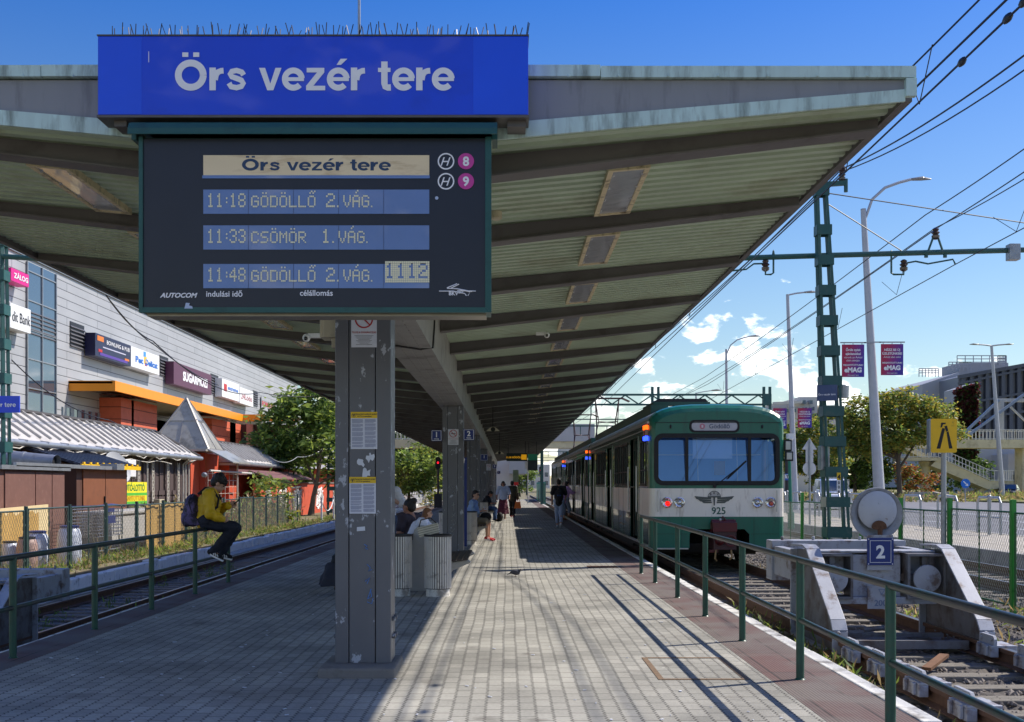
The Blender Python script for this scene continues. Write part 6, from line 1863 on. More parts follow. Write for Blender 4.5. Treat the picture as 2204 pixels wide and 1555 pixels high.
# ================================================================== mesh fences
def wire_panel(mm, x, y0, y1, z0, z1, st=.075, r=.0026, kf=0, kw=1):
    for (p, q) in (((y0, z0), (y1, z0)), ((y1, z0), (y1, z1)), ((y1, z1), (y0, z1)), ((y0, z1), (y0, z0))):
        mm.tube([(x, p[0], p[1]), (x, q[0], q[1])], .016, 6, kf)
    mm.tube([(x, (y0 + y1) / 2, z0), (x, (y0 + y1) / 2, z1)], .011, 5, kf)
    H, W = z1 - z0, y1 - y0
    sl = 1.35
    for sg in (1, -1):
        u = -H / sl
        while u < W:
            a, b = u, u + H / sl
            za, zb = 0.0, H
            if a < 0: za = -a * sl; a = 0
            if b > W: zb = H - (b - W) * sl; b = W
            if b - a > .01:
                if sg == 1: p, q = (y0 + a, z0 + za), (y0 + b, z0 + zb)
                else: p, q = (y1 - a, z0 + za), (y1 - b, z0 + zb)
                mm.tube([(x + .003 * sg, p[0], p[1]), (x + .003 * sg, q[0], q[1])], r, 3, kw, cap=False)
            u += st
def mesh_fence(name, label, x, posts, z0, z1, ztop, mpost, mfr, mwire, square=True, st=.075, r=.0026, gap=.08):
    t = thing(name, label, 'fence', (x, posts[0], z0))
    for y_ in posts:
        m = MB()
        if square: m.box(x - .035, x + .035, y_ - .035, y_ + .035, z0 - .3, ztop + random.uniform(-.03, .03))
        else: m.tube([(x, y_, z0 - .2), (x, y_, ztop)], .034, 8)
        for zz in (z0 + .25, z1 - .25): m.box(x - .012, x + .012, y_ - gap, y_ + gap, zz - .015, zz + .015)
        obj('post', m, mpost, t)
    for a, b in zip(posts, posts[1:]):
        m = MB(); dz = random.uniform(-.03, .03)
        wire_panel(m, x, min(a, b) + gap, max(a, b) - gap, z0 + dz, z1 + dz, st, r)
        obj('mesh_panel', m, [mfr, mwire], t)
    return t
FG = mat('fence_green', S(52, 140, 52), .45, 0, .12, 6)
FGD = mat('fence_frame_green', S(44, 98, 50), .5, 0, .15, 6)
WIREG = mat('fence_wire', S(112, 120, 112), .45, .4, .15, 6)
mesh_fence('mesh_fence', 'bright green post fence with wire mesh panels between the two right tracks', 7.3, [16.1 + 2.3 * i for i in range(-2, 17)], -.28, 1.07, 1.28, FG, FGD, WIREG)
FL = mat('fence_post_dark', S(58, 78, 74), .5, .1, .2, 7)
mesh_fence('mesh_fence', 'dark tube fence with hexagonal wire panels along the left yard', -7.9, [16.48 + 1.82 * i for i in range(-1, 15)], .0, 1.08, 1.14, FL, FL, mat('fence_wire_dark', S(86, 88, 84), .45, .4, .15, 6), square=False, st=.09, r=.0024)

# yellow sign on its pole by the fence
ys_ = thing('warning_sign', 'yellow square sign with black folded bar symbol on a grey pole', 'sign', (7.28, 18.45, -.3))
a, b = P(2002, 975, 18.4), P(2058, 902, 18.4)
m = MB(); m.prism(rrect(a.x, b.x, a.z, b.z, .035), 'Y', 18.37, 18.39); obj('panel', m, YELLOW, ys_)
m = MB(); m.prism([(a.x - .02, a.z - .0), (a.x + .0, a.z), (a.x, b.z), (a.x - .02, b.z - .02)], 'Y', 18.375, 18.5); obj('side_flange', m, GALV, ys_)
w, h = b.x - a.x, b.z - a.z
def q_(u, v): return (a.x + u * w, b.z - v * h)
m = MB()
for poly in ([q_(.44, .27), q_(.545, .29), q_(.36, .88), q_(.22, .88)], [q_(.52, .22), q_(.62, .20), q_(.665, .355), q_(.585, .385)], [q_(.60, .395), q_(.675, .37), q_(.83, .875), q_(.70, .88)], [q_(.40, .115), q_(.565, .115), q_(.565, .16), q_(.47, .165), q_(.42, .255), q_(.37, .255)]):
    m.prism(poly, 'Y', 18.366, 18.3695)
obj('symbol', m, BLACK, ys_)
m = MB(); xm = (a.x + b.x) / 2 + .02; m.tube([(xm, 18.43, -.4), (xm, 18.43, b.z - .05)], .042, 10); m.box(xm - .06, xm + .06, 18.385, 18.48, b.z - .16, b.z - .12); obj('pole', m, GALV, ys_, smooth=True)

# ================================================================== lattice masts and overhead lines
MAST = mat('mast_green', S(38, 84, 80), .45, 0, .15, 5, dirt=S(86, 100, 92), damt=.4, dscale=6)
def mast(name, label, x, y, zb, zt, wb, wt_, nb=9, lean=0.0):
    t = thing(name, label, 'catenary mast', (x, y, zb))
    H = zt - zb
    for sx in (-1, 1):
        for sy in (-1, 1):
            m = MB()
            p0, p1 = (sx * wb / 2, sy * wb * .42, 0), (lean + sx * wt_ / 2, sy * wt_ * .42, H)
            m.bar(p0, p1, .07, .05)
            obj('leg', m, MAST, t, local=True)
    for i in range(nb):
        f = (i + .5) / nb if i < nb - 1 else .985
        z = H * f; w = wb + (wt_ - wb) * f; lx = lean * f
        m = MB(); hh = .10 if i < nb - 1 else .1
        for s in (-1, 1):
            m.box(lx - w / 2 - .045, lx + w / 2 + .045, s * (w * .42 + .045) - .006, s * (w * .42 + .045) + .006, z - hh, z + hh)
            m.box(lx + s * (w / 2 + .045) - .006, lx + s * (w / 2 + .045) + .006, -w * .42 - .038, w * .42 + .038, z - hh, z + hh)
        obj('batten', m, MAST, t, local=True)
    return t
INS = mat('insulator', S(58, 40, 40), .25, 0, .1, 9, coat=.6)
def insulator(m, p, s=1.0, k=1):
    m.lathe(p, [(.03 * s, -.14 * s), (.075 * s, -.11 * s), (.08 * s, -.06 * s), (.05 * s, -.04 * s), (.085 * s, .0), (.05 * s, .03 * s), (.07 * s, .07 * s), (.03 * s, .1 * s)], 12, k)
MX, MY = 6.6, 22.2
mm_ = mast('catenary_mast', 'tall green lattice mast beside the train with a long cross arm', MX, MY, -.35, 7.45, .42, .17, 13, -.36)
m = MB(); zA = 6.1
m.tube([(4.7, MY + .22, zA - .05), (MX - .3, MY + .22, zA), (10.6, MY + .22, zA + .12)], .055, 8, 0)
for x_, dx in ((5.35, -.16), (7.72, .25)):
    m.tube([(x_, MY + .22, zA + .06), (x_, MY + .22, zA - .35), (x_ + .05 * (1 if dx > 0 else -1), MY + .22, zA - .38), (x_ + dx, MY + .22, zA - .38), (x_ + dx, MY + .22, zA - .25)], .02, 6, 0)
    insulator(m, (x_ + dx, MY + .22, zA - .18)); m.lathe((x_, MY + .22, zA + .02), [(.03, 0), (.02, .07), (.0, .1)], 8, 0)
m.tube([(7.72 + .25, MY + .22, zA - .16), (8.2, MY + .2, zA - .12), (8.45, MY + .2, zA - .17), (8.95, MY + .2, zA - .08), (9.0, MY + .2, zA - .18)], .018, 6, 0)
m.tube([(5.19, MY + .22, zA - .16), (4.95, MY + .2, zA - .17), (4.8, MY + .2, zA - .28), (4.3, MY + .2, zA - .33)], .018, 6, 0)
m.tube([(8.45, MY + .22, zA + .06), (8.56, MY + .22, zA + .36), (8.66, MY + .22, zA + .36), (8.76, MY + .22, zA + .07)], .022, 6, 0); insulator(m, (8.61, MY + .22, zA + .46))
for x_ in (8.42, 8.8): m.lathe((x_, MY + .22, zA + .08), [(.04, -.12), (.04, .02)], 8, 0)
obj('cross_arm', m, [MAST, INS], mm_)
m = MB(); m.box(10.05, 10.27, MY + .1, MY + .3, zA - .1, zA + .22); obj('weight_plate', m, GALV, mm_, bev=.01)
m = MB(); m.bar((MX - .42, MY, 7.46), (MX + .14, MY, 7.5), .08, .09, k=0); m.lathe((MX + .14, MY, 7.4), [(.04, -.08), (.04, .18)], 8, 0); insulator(m, (MX + .06, MY, 7.66), .9)
m.ell((MX + .04, MY - .05, 7.78), (.09, .06, .07), 8, 1)
obj('top_bracket', m, [MAST, INS], mm_)
m = MB(); a, b = P(1764, 1012, MY), P(1783, 960, MY); m.box(a.x, b.x, MY - .1, MY + .15, a.z, b.z); obj('relay_box', m, GALV, mm_, bev=.012)
m = MB(); c = P(1818, 843, MY); m.lathe((c.x, MY + .1, c.z), [(.11, -.12), (.12, .12), (.1, .14)], 14); m.tube([(c.x, MY + .1, c.z + .1), (MX + .1, MY + .1, c.z + .12)], .02, 6); obj('horn_speaker', m, GALV, mm_, smooth=True)
m = MB(); a, b = P(1793, 1062, MY), P(1801, 1018, MY)
m.box(a.x, b.x, MY - .265, MY - .255, a.z + .26, b.z, 0); m.box(a.x, b.x, MY - .265, MY - .255, a.z, a.z + .258, 1)
put_text(m, '4', .13, ((a.x + b.x) / 2, MY - .268, b.z - .13), k=2, bold=.02)
for i, ch in enumerate('006'): put_text(m, ch, .08, ((a.x + b.x) / 2, MY - .268, a.z + .18 - i * .085), k=2, bold=.02)
obj('number_tag', m, [PAPER_Y, SIGN_WHITE, BLACK], mm_)
def name_sign(px0, py0, px1, py1, D, label, m0, tilt=0.0):
    a, b = P(px0, py1, D), P(px1, py0, D)
    w, h = b.x - a.x, b.z - a.z
    t = thing('name_sign', label, 'station sign', ((a.x + b.x) / 2, D, a.z), None, tilt)
    m = MB(); m.box(-w / 2, w / 2, 0, .03, 0, h); obj('panel', m, m0, t, local=True)
    m = name_letters(0, -.004, h * .34, w * .86)
    obj('lettering', m, SIGN_WHITE, t, local=True)
name_sign(1759, 829, 1801, 863, MY - .28, 'small faded blue Örs vezér tere plate on the right lattice mast', mat('faded_blue', S(72, 88, 122), .5), rad(-20))
lm = mast('catenary_mast', 'green lattice mast at the far left edge carrying a blue name plate', -9.62, 21.6, -.1, 7.2, .36, .2, 11)
m = MB(); m.tube([(-9.5, 21.5, 5.9), (-5.4, 21.5, 5.6)], .05, 8); obj('cantilever', m, MAST, lm)
m = MB(); a, b = P(14, 1058, 21.3), P(37, 1005, 21.3); m.box(a.x, b.x, 21.2, 21.4, a.z, b.z); obj('switch_box', m, mat('box_blue_grey', S(44, 62, 84), .5), lm, bev=.03)
m = MB(); a, b = P(1, 1100, 21.3), P(7, 1082, 21.3); m.box(a.x, b.x, 21.25, 21.35, a.z, b.z); obj('red_box', m, RED, lm, bev=.01)
name_sign(-62, 853, 42, 889, 21.25, 'bright blue Örs vezér tere plate on the left edge mast', SIGN_B)
mast('catenary_mast', 'green lattice mast seen just left of the near column by the tree', -8.75, 55.6, -.1, 6.6, .4, .22, 12)
mast('catenary_mast', 'distant slim green mast between the columns under the footbridge', -9.2, 106, -.1, 7.4, .36, .2, 10)
# portal of lattice girders over the right tracks
pt_ = thing('catenary_portal', 'green lattice girder portal spanning the right tracks behind the train roof', 'portal', (12.1, 52, -.3))
for x_, ztp in ((12.1, 6.05), (6.9, 6.05)):
    m = MB()
    for s in (-1, 1): m.bar((x_ + s * .16, 52, -.3), (x_ + s * .14, 52, ztp), .1, .12)
    for i in range(8): m.box(x_ - .2, x_ + .2, 51.94, 51.96, .3 + i * .7, .5 + i * .7)
    m.box(x_ - .2, x_ + .2, 51.9, 52.1, 5.2, 5.7) if x_ > 8 else None
    obj('post', m, MAST, pt_)
m = MB()
for z in (5.22, 5.68): m.bar((2.2, 52, z), (12.2, 52, z), .09, .09)
x_ = 2.4; up_ = True
while x_ < 11.8:
    m.bar((x_, 52, 5.24 if up_ else 5.66), (x_ + .62, 52, 5.66 if up_ else 5.24), .05, .06); x_ += .62; up_ = not up_
m.bar((3.4, 52, 5.7), (3.7, 52, 6.25), .06, .06); m.bar((4.4, 52, 5.7), (4.1, 52, 6.25), .06, .06); m.bar((3.2, 52, 6.27), (4.7, 52, 6.27), .08, .09)
m.bar((3.9, 52, 5.2), (3.9, 52, 4.7), .05, .05); m.bar((9.2, 52, 5.2), (9.2, 52, 4.85), .05, .05)
obj('girder', m, MAST, pt_)
# farther portals down the line, thin against the sky
for i, (yp, xr, lb) in enumerate(((84, 12, 'thin catenary gantry under the footbridge beyond the train'), (150, 13, 'faint catenary gantry beyond the footbridge'), (205, 14, 'farthest faint catenary gantry at the vanishing point'))):
    t = thing('catenary_gantry', lb, 'gantry', (xr, yp, 0), 'gantries far down the line')
    m = MB(); m.bar((xr, yp, 0), (xr, yp, 6.6), .25, .25); obj('post', m, MAST, t)
    m = MB(); m.bar((2.6, yp, 0), (2.6, yp, 6.9), .22, .22); obj('post', m, MAST, t)
    m = MB(); m.bar((2.4, yp, 5.9), (xr, yp, 5.9), .1, .1); m.bar((2.4, yp, 6.4), (xr, yp, 6.4), .08, .08)
    for q in range(5): m.bar((3.5 + q * 2, yp, 5.9), (3.5 + q * 2, yp, 5.2), .06, .06)
    obj('girder', m, MAST, t)

def wire(label, pts, r=.012, sag=.0, cat='overhead wire', n=14, extra=None, m0=None):
    mm = MB()
    for p, q in zip(pts, pts[1:]):
        p, q = Vector(p), Vector(q)
        line = []
        for i in range(n + 1):
            f = i / n
            v = p.lerp(q, f); v.z -= sag * 4 * f * (1 - f)
            line.append(v)
        mm.tube(line, r, 5)
    if extra:
        for p, q in extra: mm.tube([p, q], r * .6, 4)
    obj('overhead_wire', mm, m0 or WIRE, label=label, cat=cat)
def zc(x, px, py):
    """height of a lengthwise wire at X passing a given pixel"""
    return EYE - (py - CY) * (x * FPX / (px - CX)) / FPX
# track 2 contact wire and messenger, with droppers
zc1 = 5.45
wire('contact wire over the train track, lowest of the pair at the canopy edge', [(4.1, -45, zc1), (4.22, 7, zc1), (4.3, 22.4, zc1 - .04), (4.2, 52, zc1 - .5), (4.25, 84, 5.6), (4.25, 150, 5.6)], .011)
dr = []
for y_ in (9, 11.5, 14, 26, 32, 38, 44): dr += [((4.25, y_, 5.42), (4.25, y_ - .35, 5.9)), ((4.25, y_, 5.42), (4.25, y_ + .35, 5.9))]
wire('messenger wire over the train track with short hangers to the contact wire', [(4.15, -45, 6.4), (4.25, 7, 5.84), (4.3, 22.4, 6.2), (4.25, 52, 6.3), (4.25, 84, 6.4), (4.25, 150, 6.4)], .010, .06, extra=dr)
wire('middle wire between messenger and contact wire at the canopy corner', [(4.3, -45, 5.9), (4.25, 7, 5.62), (4.35, 22.4, 5.75), (4.4, 52, 5.5)], .012)
m = MB()
for y_, zz in ((9.45, 5.45), (9.15, 5.46), (10.4, 5.44)): m.ell((4.24, y_, zz), (.03, .09, .04), 8)
obj('wire_clamp', m, WIRE, label='dark clamps on the contact wire near the upper right corner', cat='clamp')
wire('upper feeder wire pair running from the mast top to the upper right', [(6.9, -45, 7.2), (6.75, 12.4, 7.05), (MX + .06, MY, 7.78), (5.1, 52, 6.35), (5.1, 84, 6.4)], .014, .18)
wire('second feeder wire beside the mast top feeder', [(7.3, -45, 7.2), (6.95, 12.4, 7.0), (MX + .1, MY, 7.74), (4.6, 52, 6.33), (4.6, 84, 6.3)], .012, .22)
# track 3 group
wire('contact wire of the far right track, lowest line at the right edge', [(8.7, -45, 5.9), (8.75, 14, 5.92), (9.0, MY + .2, zA - .18), (8.8, 52, 5.1), (9.2, 84, 5.6), (9.2, 150, 5.6)], .010)
e2 = []
for y_ in (16.5, 19.5, 25.5, 30, 35, 40, 46):
    zz = 5.92 - (y_ - 14) * .0 if y_ < 23 else 5.92 - (y_ - 22.4) * .027
    e2 += [((8.9, y_, zz), (8.8, y_ - .7, zz + .42)), ((8.9, y_, zz), (8.8, y_ + .7, zz + .42))]
wire('messenger wire of the far right track with V shaped hangers', [(8.6, -45, 6.8), (8.6, 14, 6.75), (8.61, MY + .22, zA + .56), (8.8, 52, 6.0), (9.2, 84, 6.3), (9.2, 150, 6.3)], .010, .12, extra=e2)
wire('third parallel line crossing the mast at banner pole height', [(9.0, 14.5, 7.55), (9.0, 24, 7.3), (9.2, 52, 6.5), (9.2, 84, 6.8)], .012, .08)
wire('fourth parallel line just below the third on the right', [(9.3, 15, 7.35), (9.3, 24, 7.05), (9.4, 52, 6.2), (9.4, 84, 6.5)], .012, .06)
wire('stay wire from the mast head sloping down to the cross arm', [(MX - .25, MY, 7.1), (7.95, MY + .22, zA + .08)], .012)
wire('span wire from the mast head leaving the view on the right', [(MX - .25, MY, 7.3), (10.6, MY + .3, 6.75), (14, MY + .4, 6.3)], .012)
wire('cable crossing the mall facade behind the left roofs', [P(25, 775, 40), P(235, 905, 46), P(480, 960, 56)], .022, .4)
wire('cable hanging from the canopy over the mall signs', [P(230, 638, 26), P(330, 735, 32), P(470, 835, 42), P(560, 845, 50), P(700, 850, 56)], .018, .15)
wire('twin cable hanging beside the cable over the mall signs', [P(228, 636, 26), P(335, 745, 32), P(470, 830, 42)], .016, .12)
wire('white cable swagged from the red kiosks to the left mast', [P(580, 984, 48), P(640, 984, 52), P(712, 950, 55.6)], .02, .25, m0=GALV)
# ================================================================== foliage
LEAF_D = leaf_mat('leaf_dark', (.05, .10, .022, 1)); LEAF_M = leaf_mat('leaf_mid', (.10, .175, .035, 1)); LEAF_L = leaf_mat('leaf_light', (.19, .27, .05, 1))
LEAF_Y = leaf_mat('leaf_yellow', (.34, .30, .045, 1)); LEAF_R = leaf_mat('leaf_rust', (.25, .10, .025, 1)); LEAF_DRY = leaf_mat('leaf_dry', (.30, .24, .10, 1)); IVY_R = leaf_mat('ivy_red', (.075, .022, .018, 1))
BARK = mat('bark', S(92, 80, 68), .95, 0, .25, 6, bump=.8, bscale=18, stretch=(4, 4, .8)); BARK_G = mat('bark_grey', S(122, 108, 92), .95, 0, .25, 6, bump=.8, bscale=18, stretch=(4, 4, .8))
def leaves(name, pts, size, mats, weights, parent, seed=1, flat=.4, aspect=.5, kind=None, label=None, cat=None):
    """many small leaf faces at given points; each leaf a folded diamond with its own tilt"""
    r = np.random.default_rng(seed)
    n = len(pts)
    pts = np.asarray(pts, dtype=float)
    d = r.normal(size=(n, 3)); d[:, 2] *= flat; d[:, 2] -= .25; d /= np.linalg.norm(d, axis=1, keepdims=True)
    u = r.normal(size=(n, 3)); u -= (u * d).sum(1, keepdims=True) * d; u /= np.linalg.norm(u, axis=1, keepdims=True)
    s = size * r.uniform(.6, 1.3, (n, 1))
    w = s * aspect
    nn = np.cross(d, u)
    v = np.stack([pts, pts + d * s * .5 + u * w * .5 + nn * s * .08, pts + d * s, pts + d * s * .5 - u * w * .5 + nn * s * .08], 1).reshape(-1, 3)
    org = np.array(ORG[parent.name]) if parent is not None else np.array([pts[:, 0].mean(), pts[:, 1].mean(), pts[:, 2].min()])
    v = v - org
    me = bpy.data.meshes.new(name)
    me.vertices.add(4 * n); me.vertices.foreach_set('co', v.ravel())
    me.loops.add(4 * n); me.loops.foreach_set('vertex_index', np.arange(4 * n, dtype=np.int32))
    me.polygons.add(n); me.polygons.foreach_set('loop_start', np.arange(0, 4 * n, 4, dtype=np.int32)); me.polygons.foreach_set('loop_total', np.full(n, 4, dtype=np.int32))
    for m in mats: me.materials.append(m)
    me.polygons.foreach_set('material_index', r.choice(len(mats), n, p=np.array(weights) / sum(weights)).astype(np.int32))
    me.update(); me.validate()
    o = bpy.data.objects.new(name, me); COL.objects.link(o)
    if parent is not None: o.parent = parent
    else: o.location = org
    ORG[o.name] = Vector(org)
    return tagit(o, label, cat, None, kind)
def clumps(balls, per, cn, seed, spread=.28, shell=.55):
    r = np.random.default_rng(seed)
    out = []
    for (x, y, z, rx, ry, rz) in balls:
        k = max(3, int(cn * (rx * ry * rz) ** (2 / 3)))
        d = r.normal(size=(k, 3)); d /= np.linalg.norm(d, axis=1, keepdims=True)
        rr = r.uniform(shell, 1.03, (k, 1))
        c = np.array([x, y, z]) + d * rr * np.array([rx, ry, rz])
        for q in c:
            sp = spread * r.uniform(.6, 1.5)
            g = r.normal(size=(per, 3)) * sp * np.array([1, 1, .6])
            out.append(q + g)
    return np.concatenate(out)
def tree(name, label, loc, balls, per, cn, size, mats, weights, trunk_r=.2, lean=(0, 0), seed=1, spread=.28, group=None, cat='tree', bark=None, aspect=.45, fork=.45):
    t = thing(name, label, cat, loc, group)
    L_ = Vector(loc)
    bb = [(L_.x + b[0], L_.y + b[1], L_.z + b[2], b[3], b[4], b[5]) for b in balls]
    r = random.Random(seed)
    m = MB()
    zmin = min(b[2] - b[5] for b in bb); zmid = sum(b[2] for b in bb) / len(bb)
    top = Vector((L_.x + lean[0], L_.y + lean[1], L_.z + (zmid - L_.z) * fork * 1.6))
    base = L_ + Vector((0, 0, -.15))
    pts = [base.lerp(top, i / 6) + Vector((r.uniform(-.05, .05), r.uniform(-.05, .05), 0)) * trunk_r * 4 * (i > 0) for i in range(7)]
    m.tube(pts, [trunk_r * (1.3 if i == 0 else 1 - .09 * i) for i in range(7)], 9)
    for b in bb:
        s = pts[r.randint(3, 6)]
        e = Vector((b[0], b[1], b[2]))
        mid = s.lerp(e, .5) + Vector((r.uniform(-.2, .2), r.uniform(-.2, .2), .1 * (e - s).length))
        m.tube([s, mid, e], [trunk_r * .45, trunk_r * .3, trunk_r * .12], 6)
        for _ in range(4):
            d = Vector((r.uniform(-1, 1) * b[3], r.uniform(-1, 1) * b[4], r.uniform(-.6, 1) * b[5])) * .85
            m.tube([mid.lerp(e, r.random()), e + d], [trunk_r * .14, trunk_r * .04], 4)
    obj('trunk', m, bark or BARK, t)
    leaves('crown', clumps(bb, per, cn, seed, spread), size, mats, weights, t, seed, aspect=aspect)
    return t

# ================================================================== left yard: sheds, kiosks, clutter
BROWN = mat('shed_brown', S(118, 84, 74), .6, 0, .1, 4, bump=.1, bscale=60, dirt=S(140, 108, 96), damt=.4, dscale=9)
BROWN2 = mat('shed_brown_red', S(128, 78, 50), .6, 0, .08, 3, dirt=S(96, 60, 42), damt=.4, dscale=5)
TILE_D = mat('dark_roof_tile', S(58, 62, 76), .35, .2, .2, 12)
RIB = mat('ribbed_roof', S(190, 186, 180), .55, 0, .1, 3, dirt=S(140, 132, 124), damt=.5, dscale=2.5)
RIBD = mat('roof_seam', S(92, 88, 88), .6, .2, .1, 5)
PLANKB = mat('kiosk_boards', S(78, 64, 62), .7, 0, .15, 5, stretch=(8, 8, 1))
TERR = mat('terracotta', S(204, 100, 70), .7, 0, .07, 2, dirt=S(176, 84, 58), damt=.4, dscale=1.5)
TERR2 = mat('red_wall', S(196, 82, 52), .7, 0, .1, 3, dirt=S(160, 66, 46), damt=.5, dscale=2)
sh = thing('shed', 'low brown two door shed behind the left fence, nearest to the edge mast', 'shed', (-9.5, 21.5, 0))
m = MB(); m.box(-11.2, -9.3, 20.4, 23.4, -.1, 1.78); obj('walls', m, BROWN, sh)
m = MB(); m.box(-11.35, -9.2, 20.3, 23.5, 1.781, 1.86); obj('roof', m, GALV, sh)
for (a, b) in ((20.6, 21.9), (21.94, 22.7), (22.74, 23.35)):
    m = MB(); m.box(-9.299, -9.275, a, b, .0, 1.74); obj('door', m, BROWN, sh)
m = MB(); m.box(-9.26, -9.2, 20.9, 26, 1.84, 1.92); m.box(-9.5, -9.1, 26, 26.5, 1.84, 1.98); obj('gutter', m, GALV, sh)
s2 = thing('shed', 'taller brown shed with dark tiled lean-to roof and yellow edge', 'shed', (-10.5, 28, 0))
m = MB(); m.prism([(-11.5, -.1), (-10.2, -.1), (-10.2, 1.92), (-11.5, 2.36)], 'Y', 26.4, 29.9); obj('walls', m, mat('shed_dark', S(88, 58, 46), .6, 0, .1, 4), s2)
for (a, b) in ((26.75, 28.2), (28.24, 29.75)):
    m = MB(); m.box(-10.199, -10.17, a, b, .0, 1.86); obj('door', m, BROWN2, s2)
m = MB(); m.box(-10.17, -10.13, 28.1, 28.14, 1.0, 1.2); obj('handle', m, BLACK, s2)
m = MB()
for i in range(9):
    f0, f1 = i / 9, (i + 1) / 9
    x0, x1 = -10.0 - 1.65 * f0, -10.0 - 1.65 * f1
    m.prism([(x0, 1.93 + .5 * f0), (x0, 1.98 + .5 * f0), (x1, 1.955 + .5 * f1), (x1, 1.93 + .5 * f1)], 'Y', 26.1, 30.3)
for i in range(14): m.prism([(-10.0, 1.975), (-11.65, 2.47), (-11.65, 2.50), (-10.0, 2.0)], 'Y', 26.1 + i * .31, 26.2 + i * .31)
obj('roof', m, TILE_D, s2)
m = MB(); m.box(-9.99, -9.96, 26.1, 30.3, 1.88, 1.98)
for i in range(10): m.box(-9.985, -9.95, 26.2 + i * .42, 26.3 + i * .42, 1.98, 2.03)
obj('yellow_edge', m, YELLOW, s2)
def kiosk(label, y0, y1, xe, xr, ze, zr, hip_a, hip_b, wallm, loc, seams=True):
    t = thing('kiosk_row', label, 'kiosk', loc)
    m = MB(); m.box(2 * xr - xe + .3, xe - .35, y0 + .3, y1 - .3, -.1, ze + .05); obj('wall', m, wallm, t)
    m = MB()
    A, B, Cc, D = Vector((xe, y0, ze)), Vector((xe, y1, ze)), Vector((xr, y1 - hip_b, zr)), Vector((xr, y0 + hip_a, zr))
    xb = xr - (xe - xr)
    E, F = Vector((xb, y0, ze)), Vector((xb, y1, ze))
    m.add([A, B, Cc, D, E, F], [(0, 1, 2, 3), (4, 3, 2, 5), (0, 3, 4), (1, 5, 2)], 0)
    m.box(xb + .05, xe - .05, y0 + .05, y1 - .05, ze - .12, ze - .02, 0)
    # standing seams, real ribs that throw their own shadows
    n = int((y1 - y0) / .6)
    for i in range(n + 1):
        y_ = y0 + .1 + (y1 - y0 - .2) * i / n
        f0, f1 = .12, 1.0
        if y_ < y0 + hip_a: f1 = max(.0, (y_ - y0) / max(hip_a, .01))
        if y_ > y1 - hip_b: f1 = min(f1, (y1 - y_) / max(hip_b, .01))
        if f1 < f0 + .05: continue
        p, q = A.lerp(D, f0), A.lerp(D, f1)
        m.bar((p.x, y_, p.z + .025), (q.x, y_, q.z + .025), .06, .08, k=0)
    m.bar((xr, y0 + hip_a, zr + .03), (xr, y1 - hip_b, zr + .03), .16, .06, k=1)
    if hip_b: m.bar(B + Vector((0, 0, .03)), Cc + Vector((0, 0, .03)), .12, .06, k=1)
    obj('roof', m, [RIB, RIBD], t)
    m = MB(); m.tube([(xe + .06, y0, ze - .04), (xe + .06, y1, ze - .06)], .075, 10)
    for i in range(int((y1 - y0) / 1.2)): m.tube([(xe - .1, y0 + i * 1.2, ze + .05), (xe + .15, y0 + i * 1.2, ze + .02), (xe + .06, y0 + i * 1.2, ze - .14)], .012, 4)
    obj('gutter', m, GALV, t, smooth=True)
    return t
k1 = kiosk('long kiosk row with grey standing seam roof and dark boarded wall', 18.5, 40.6, -11.2, -12.4, 2.5, 3.36, .2, 1.5, PLANKB, (-12, 30, -.1))
m = MB()
y_ = 26.5
while y_ < 40: 
    m.box(-11.55, -11.515, y_, y_ + .12, .0, 2.4); y_ += .55
for i in range(5):
    for j in range(8): m.box(-11.51, -11.48, 33.0 + j * .75, 33.0 + j * .75 + .62, .55 + i * .2, .55 + i * .2 + .15) if i < 4 else None
obj('wall_boards', m, PLANKB, k1)
LAT = mat('lattice_white', S(204, 198, 186), .5, 0, .1, 7)
for y_ in (34.6, 36.0, 37.6, 38.8):
    m = MB()
    for z in range(8):
        z0 = .45 + z * .22
        m.bar((-11.44, y_ - .09, z0), (-11.44, y_ + .09, z0 + .22), .02, .02, (1, 0, 0)); m.bar((-11.44, y_ + .09, z0), (-11.44, y_ - .09, z0 + .22), .02, .02, (1, 0, 0))
    m.box(-11.45, -11.43, y_ - .11, y_ - .085, .4, 2.25); m.box(-11.45, -11.43, y_ + .085, y_ + .11, .4, 2.25); obj('lattice', m, LAT, k1)
for y_ in (35.3, 39.2, 39.5, 39.9): m = MB(); m.tube([(-11.4, y_, .5), (-11.4, y_, 2.2), (-11.2, y_ + .1, 2.4)], .03, 6); obj('pipe', m, LAT, k1)
m = MB(); pts = []
for i in range(60): pts.append((-11.12, 22 + i * .31, 2.36 + .05 * math.sin(i * 1.1) + .02 * math.sin(i * 2.7)))
m.tube(pts, .016, 5)
m.tube([(-11.2, 22 + i * .8, 2.22 + .04 * math.sin(i * 1.9)) for i in range(20)], .014, 5)
obj('drooping_cable', m, LAT, k1)
k2 = kiosk('second kiosk row with grey ribbed roof beyond the glass pyramid', 45.2, 59.5, -11.0, -12.3, 2.4, 3.3, .2, 1.5, TERR2, (-12, 52, -.1))
m = MB(); m.prism([(-10.9, 2.05), (-9.9, 1.72), (-9.9, 1.76), (-10.9, 2.1)], 'Y', 47, 57); m.box(-11.3, -10.95, 45.3, 59, 1.9, 2.12); obj('awning', m, mat('awning_maroon', S(122, 84, 84), .6), k2)
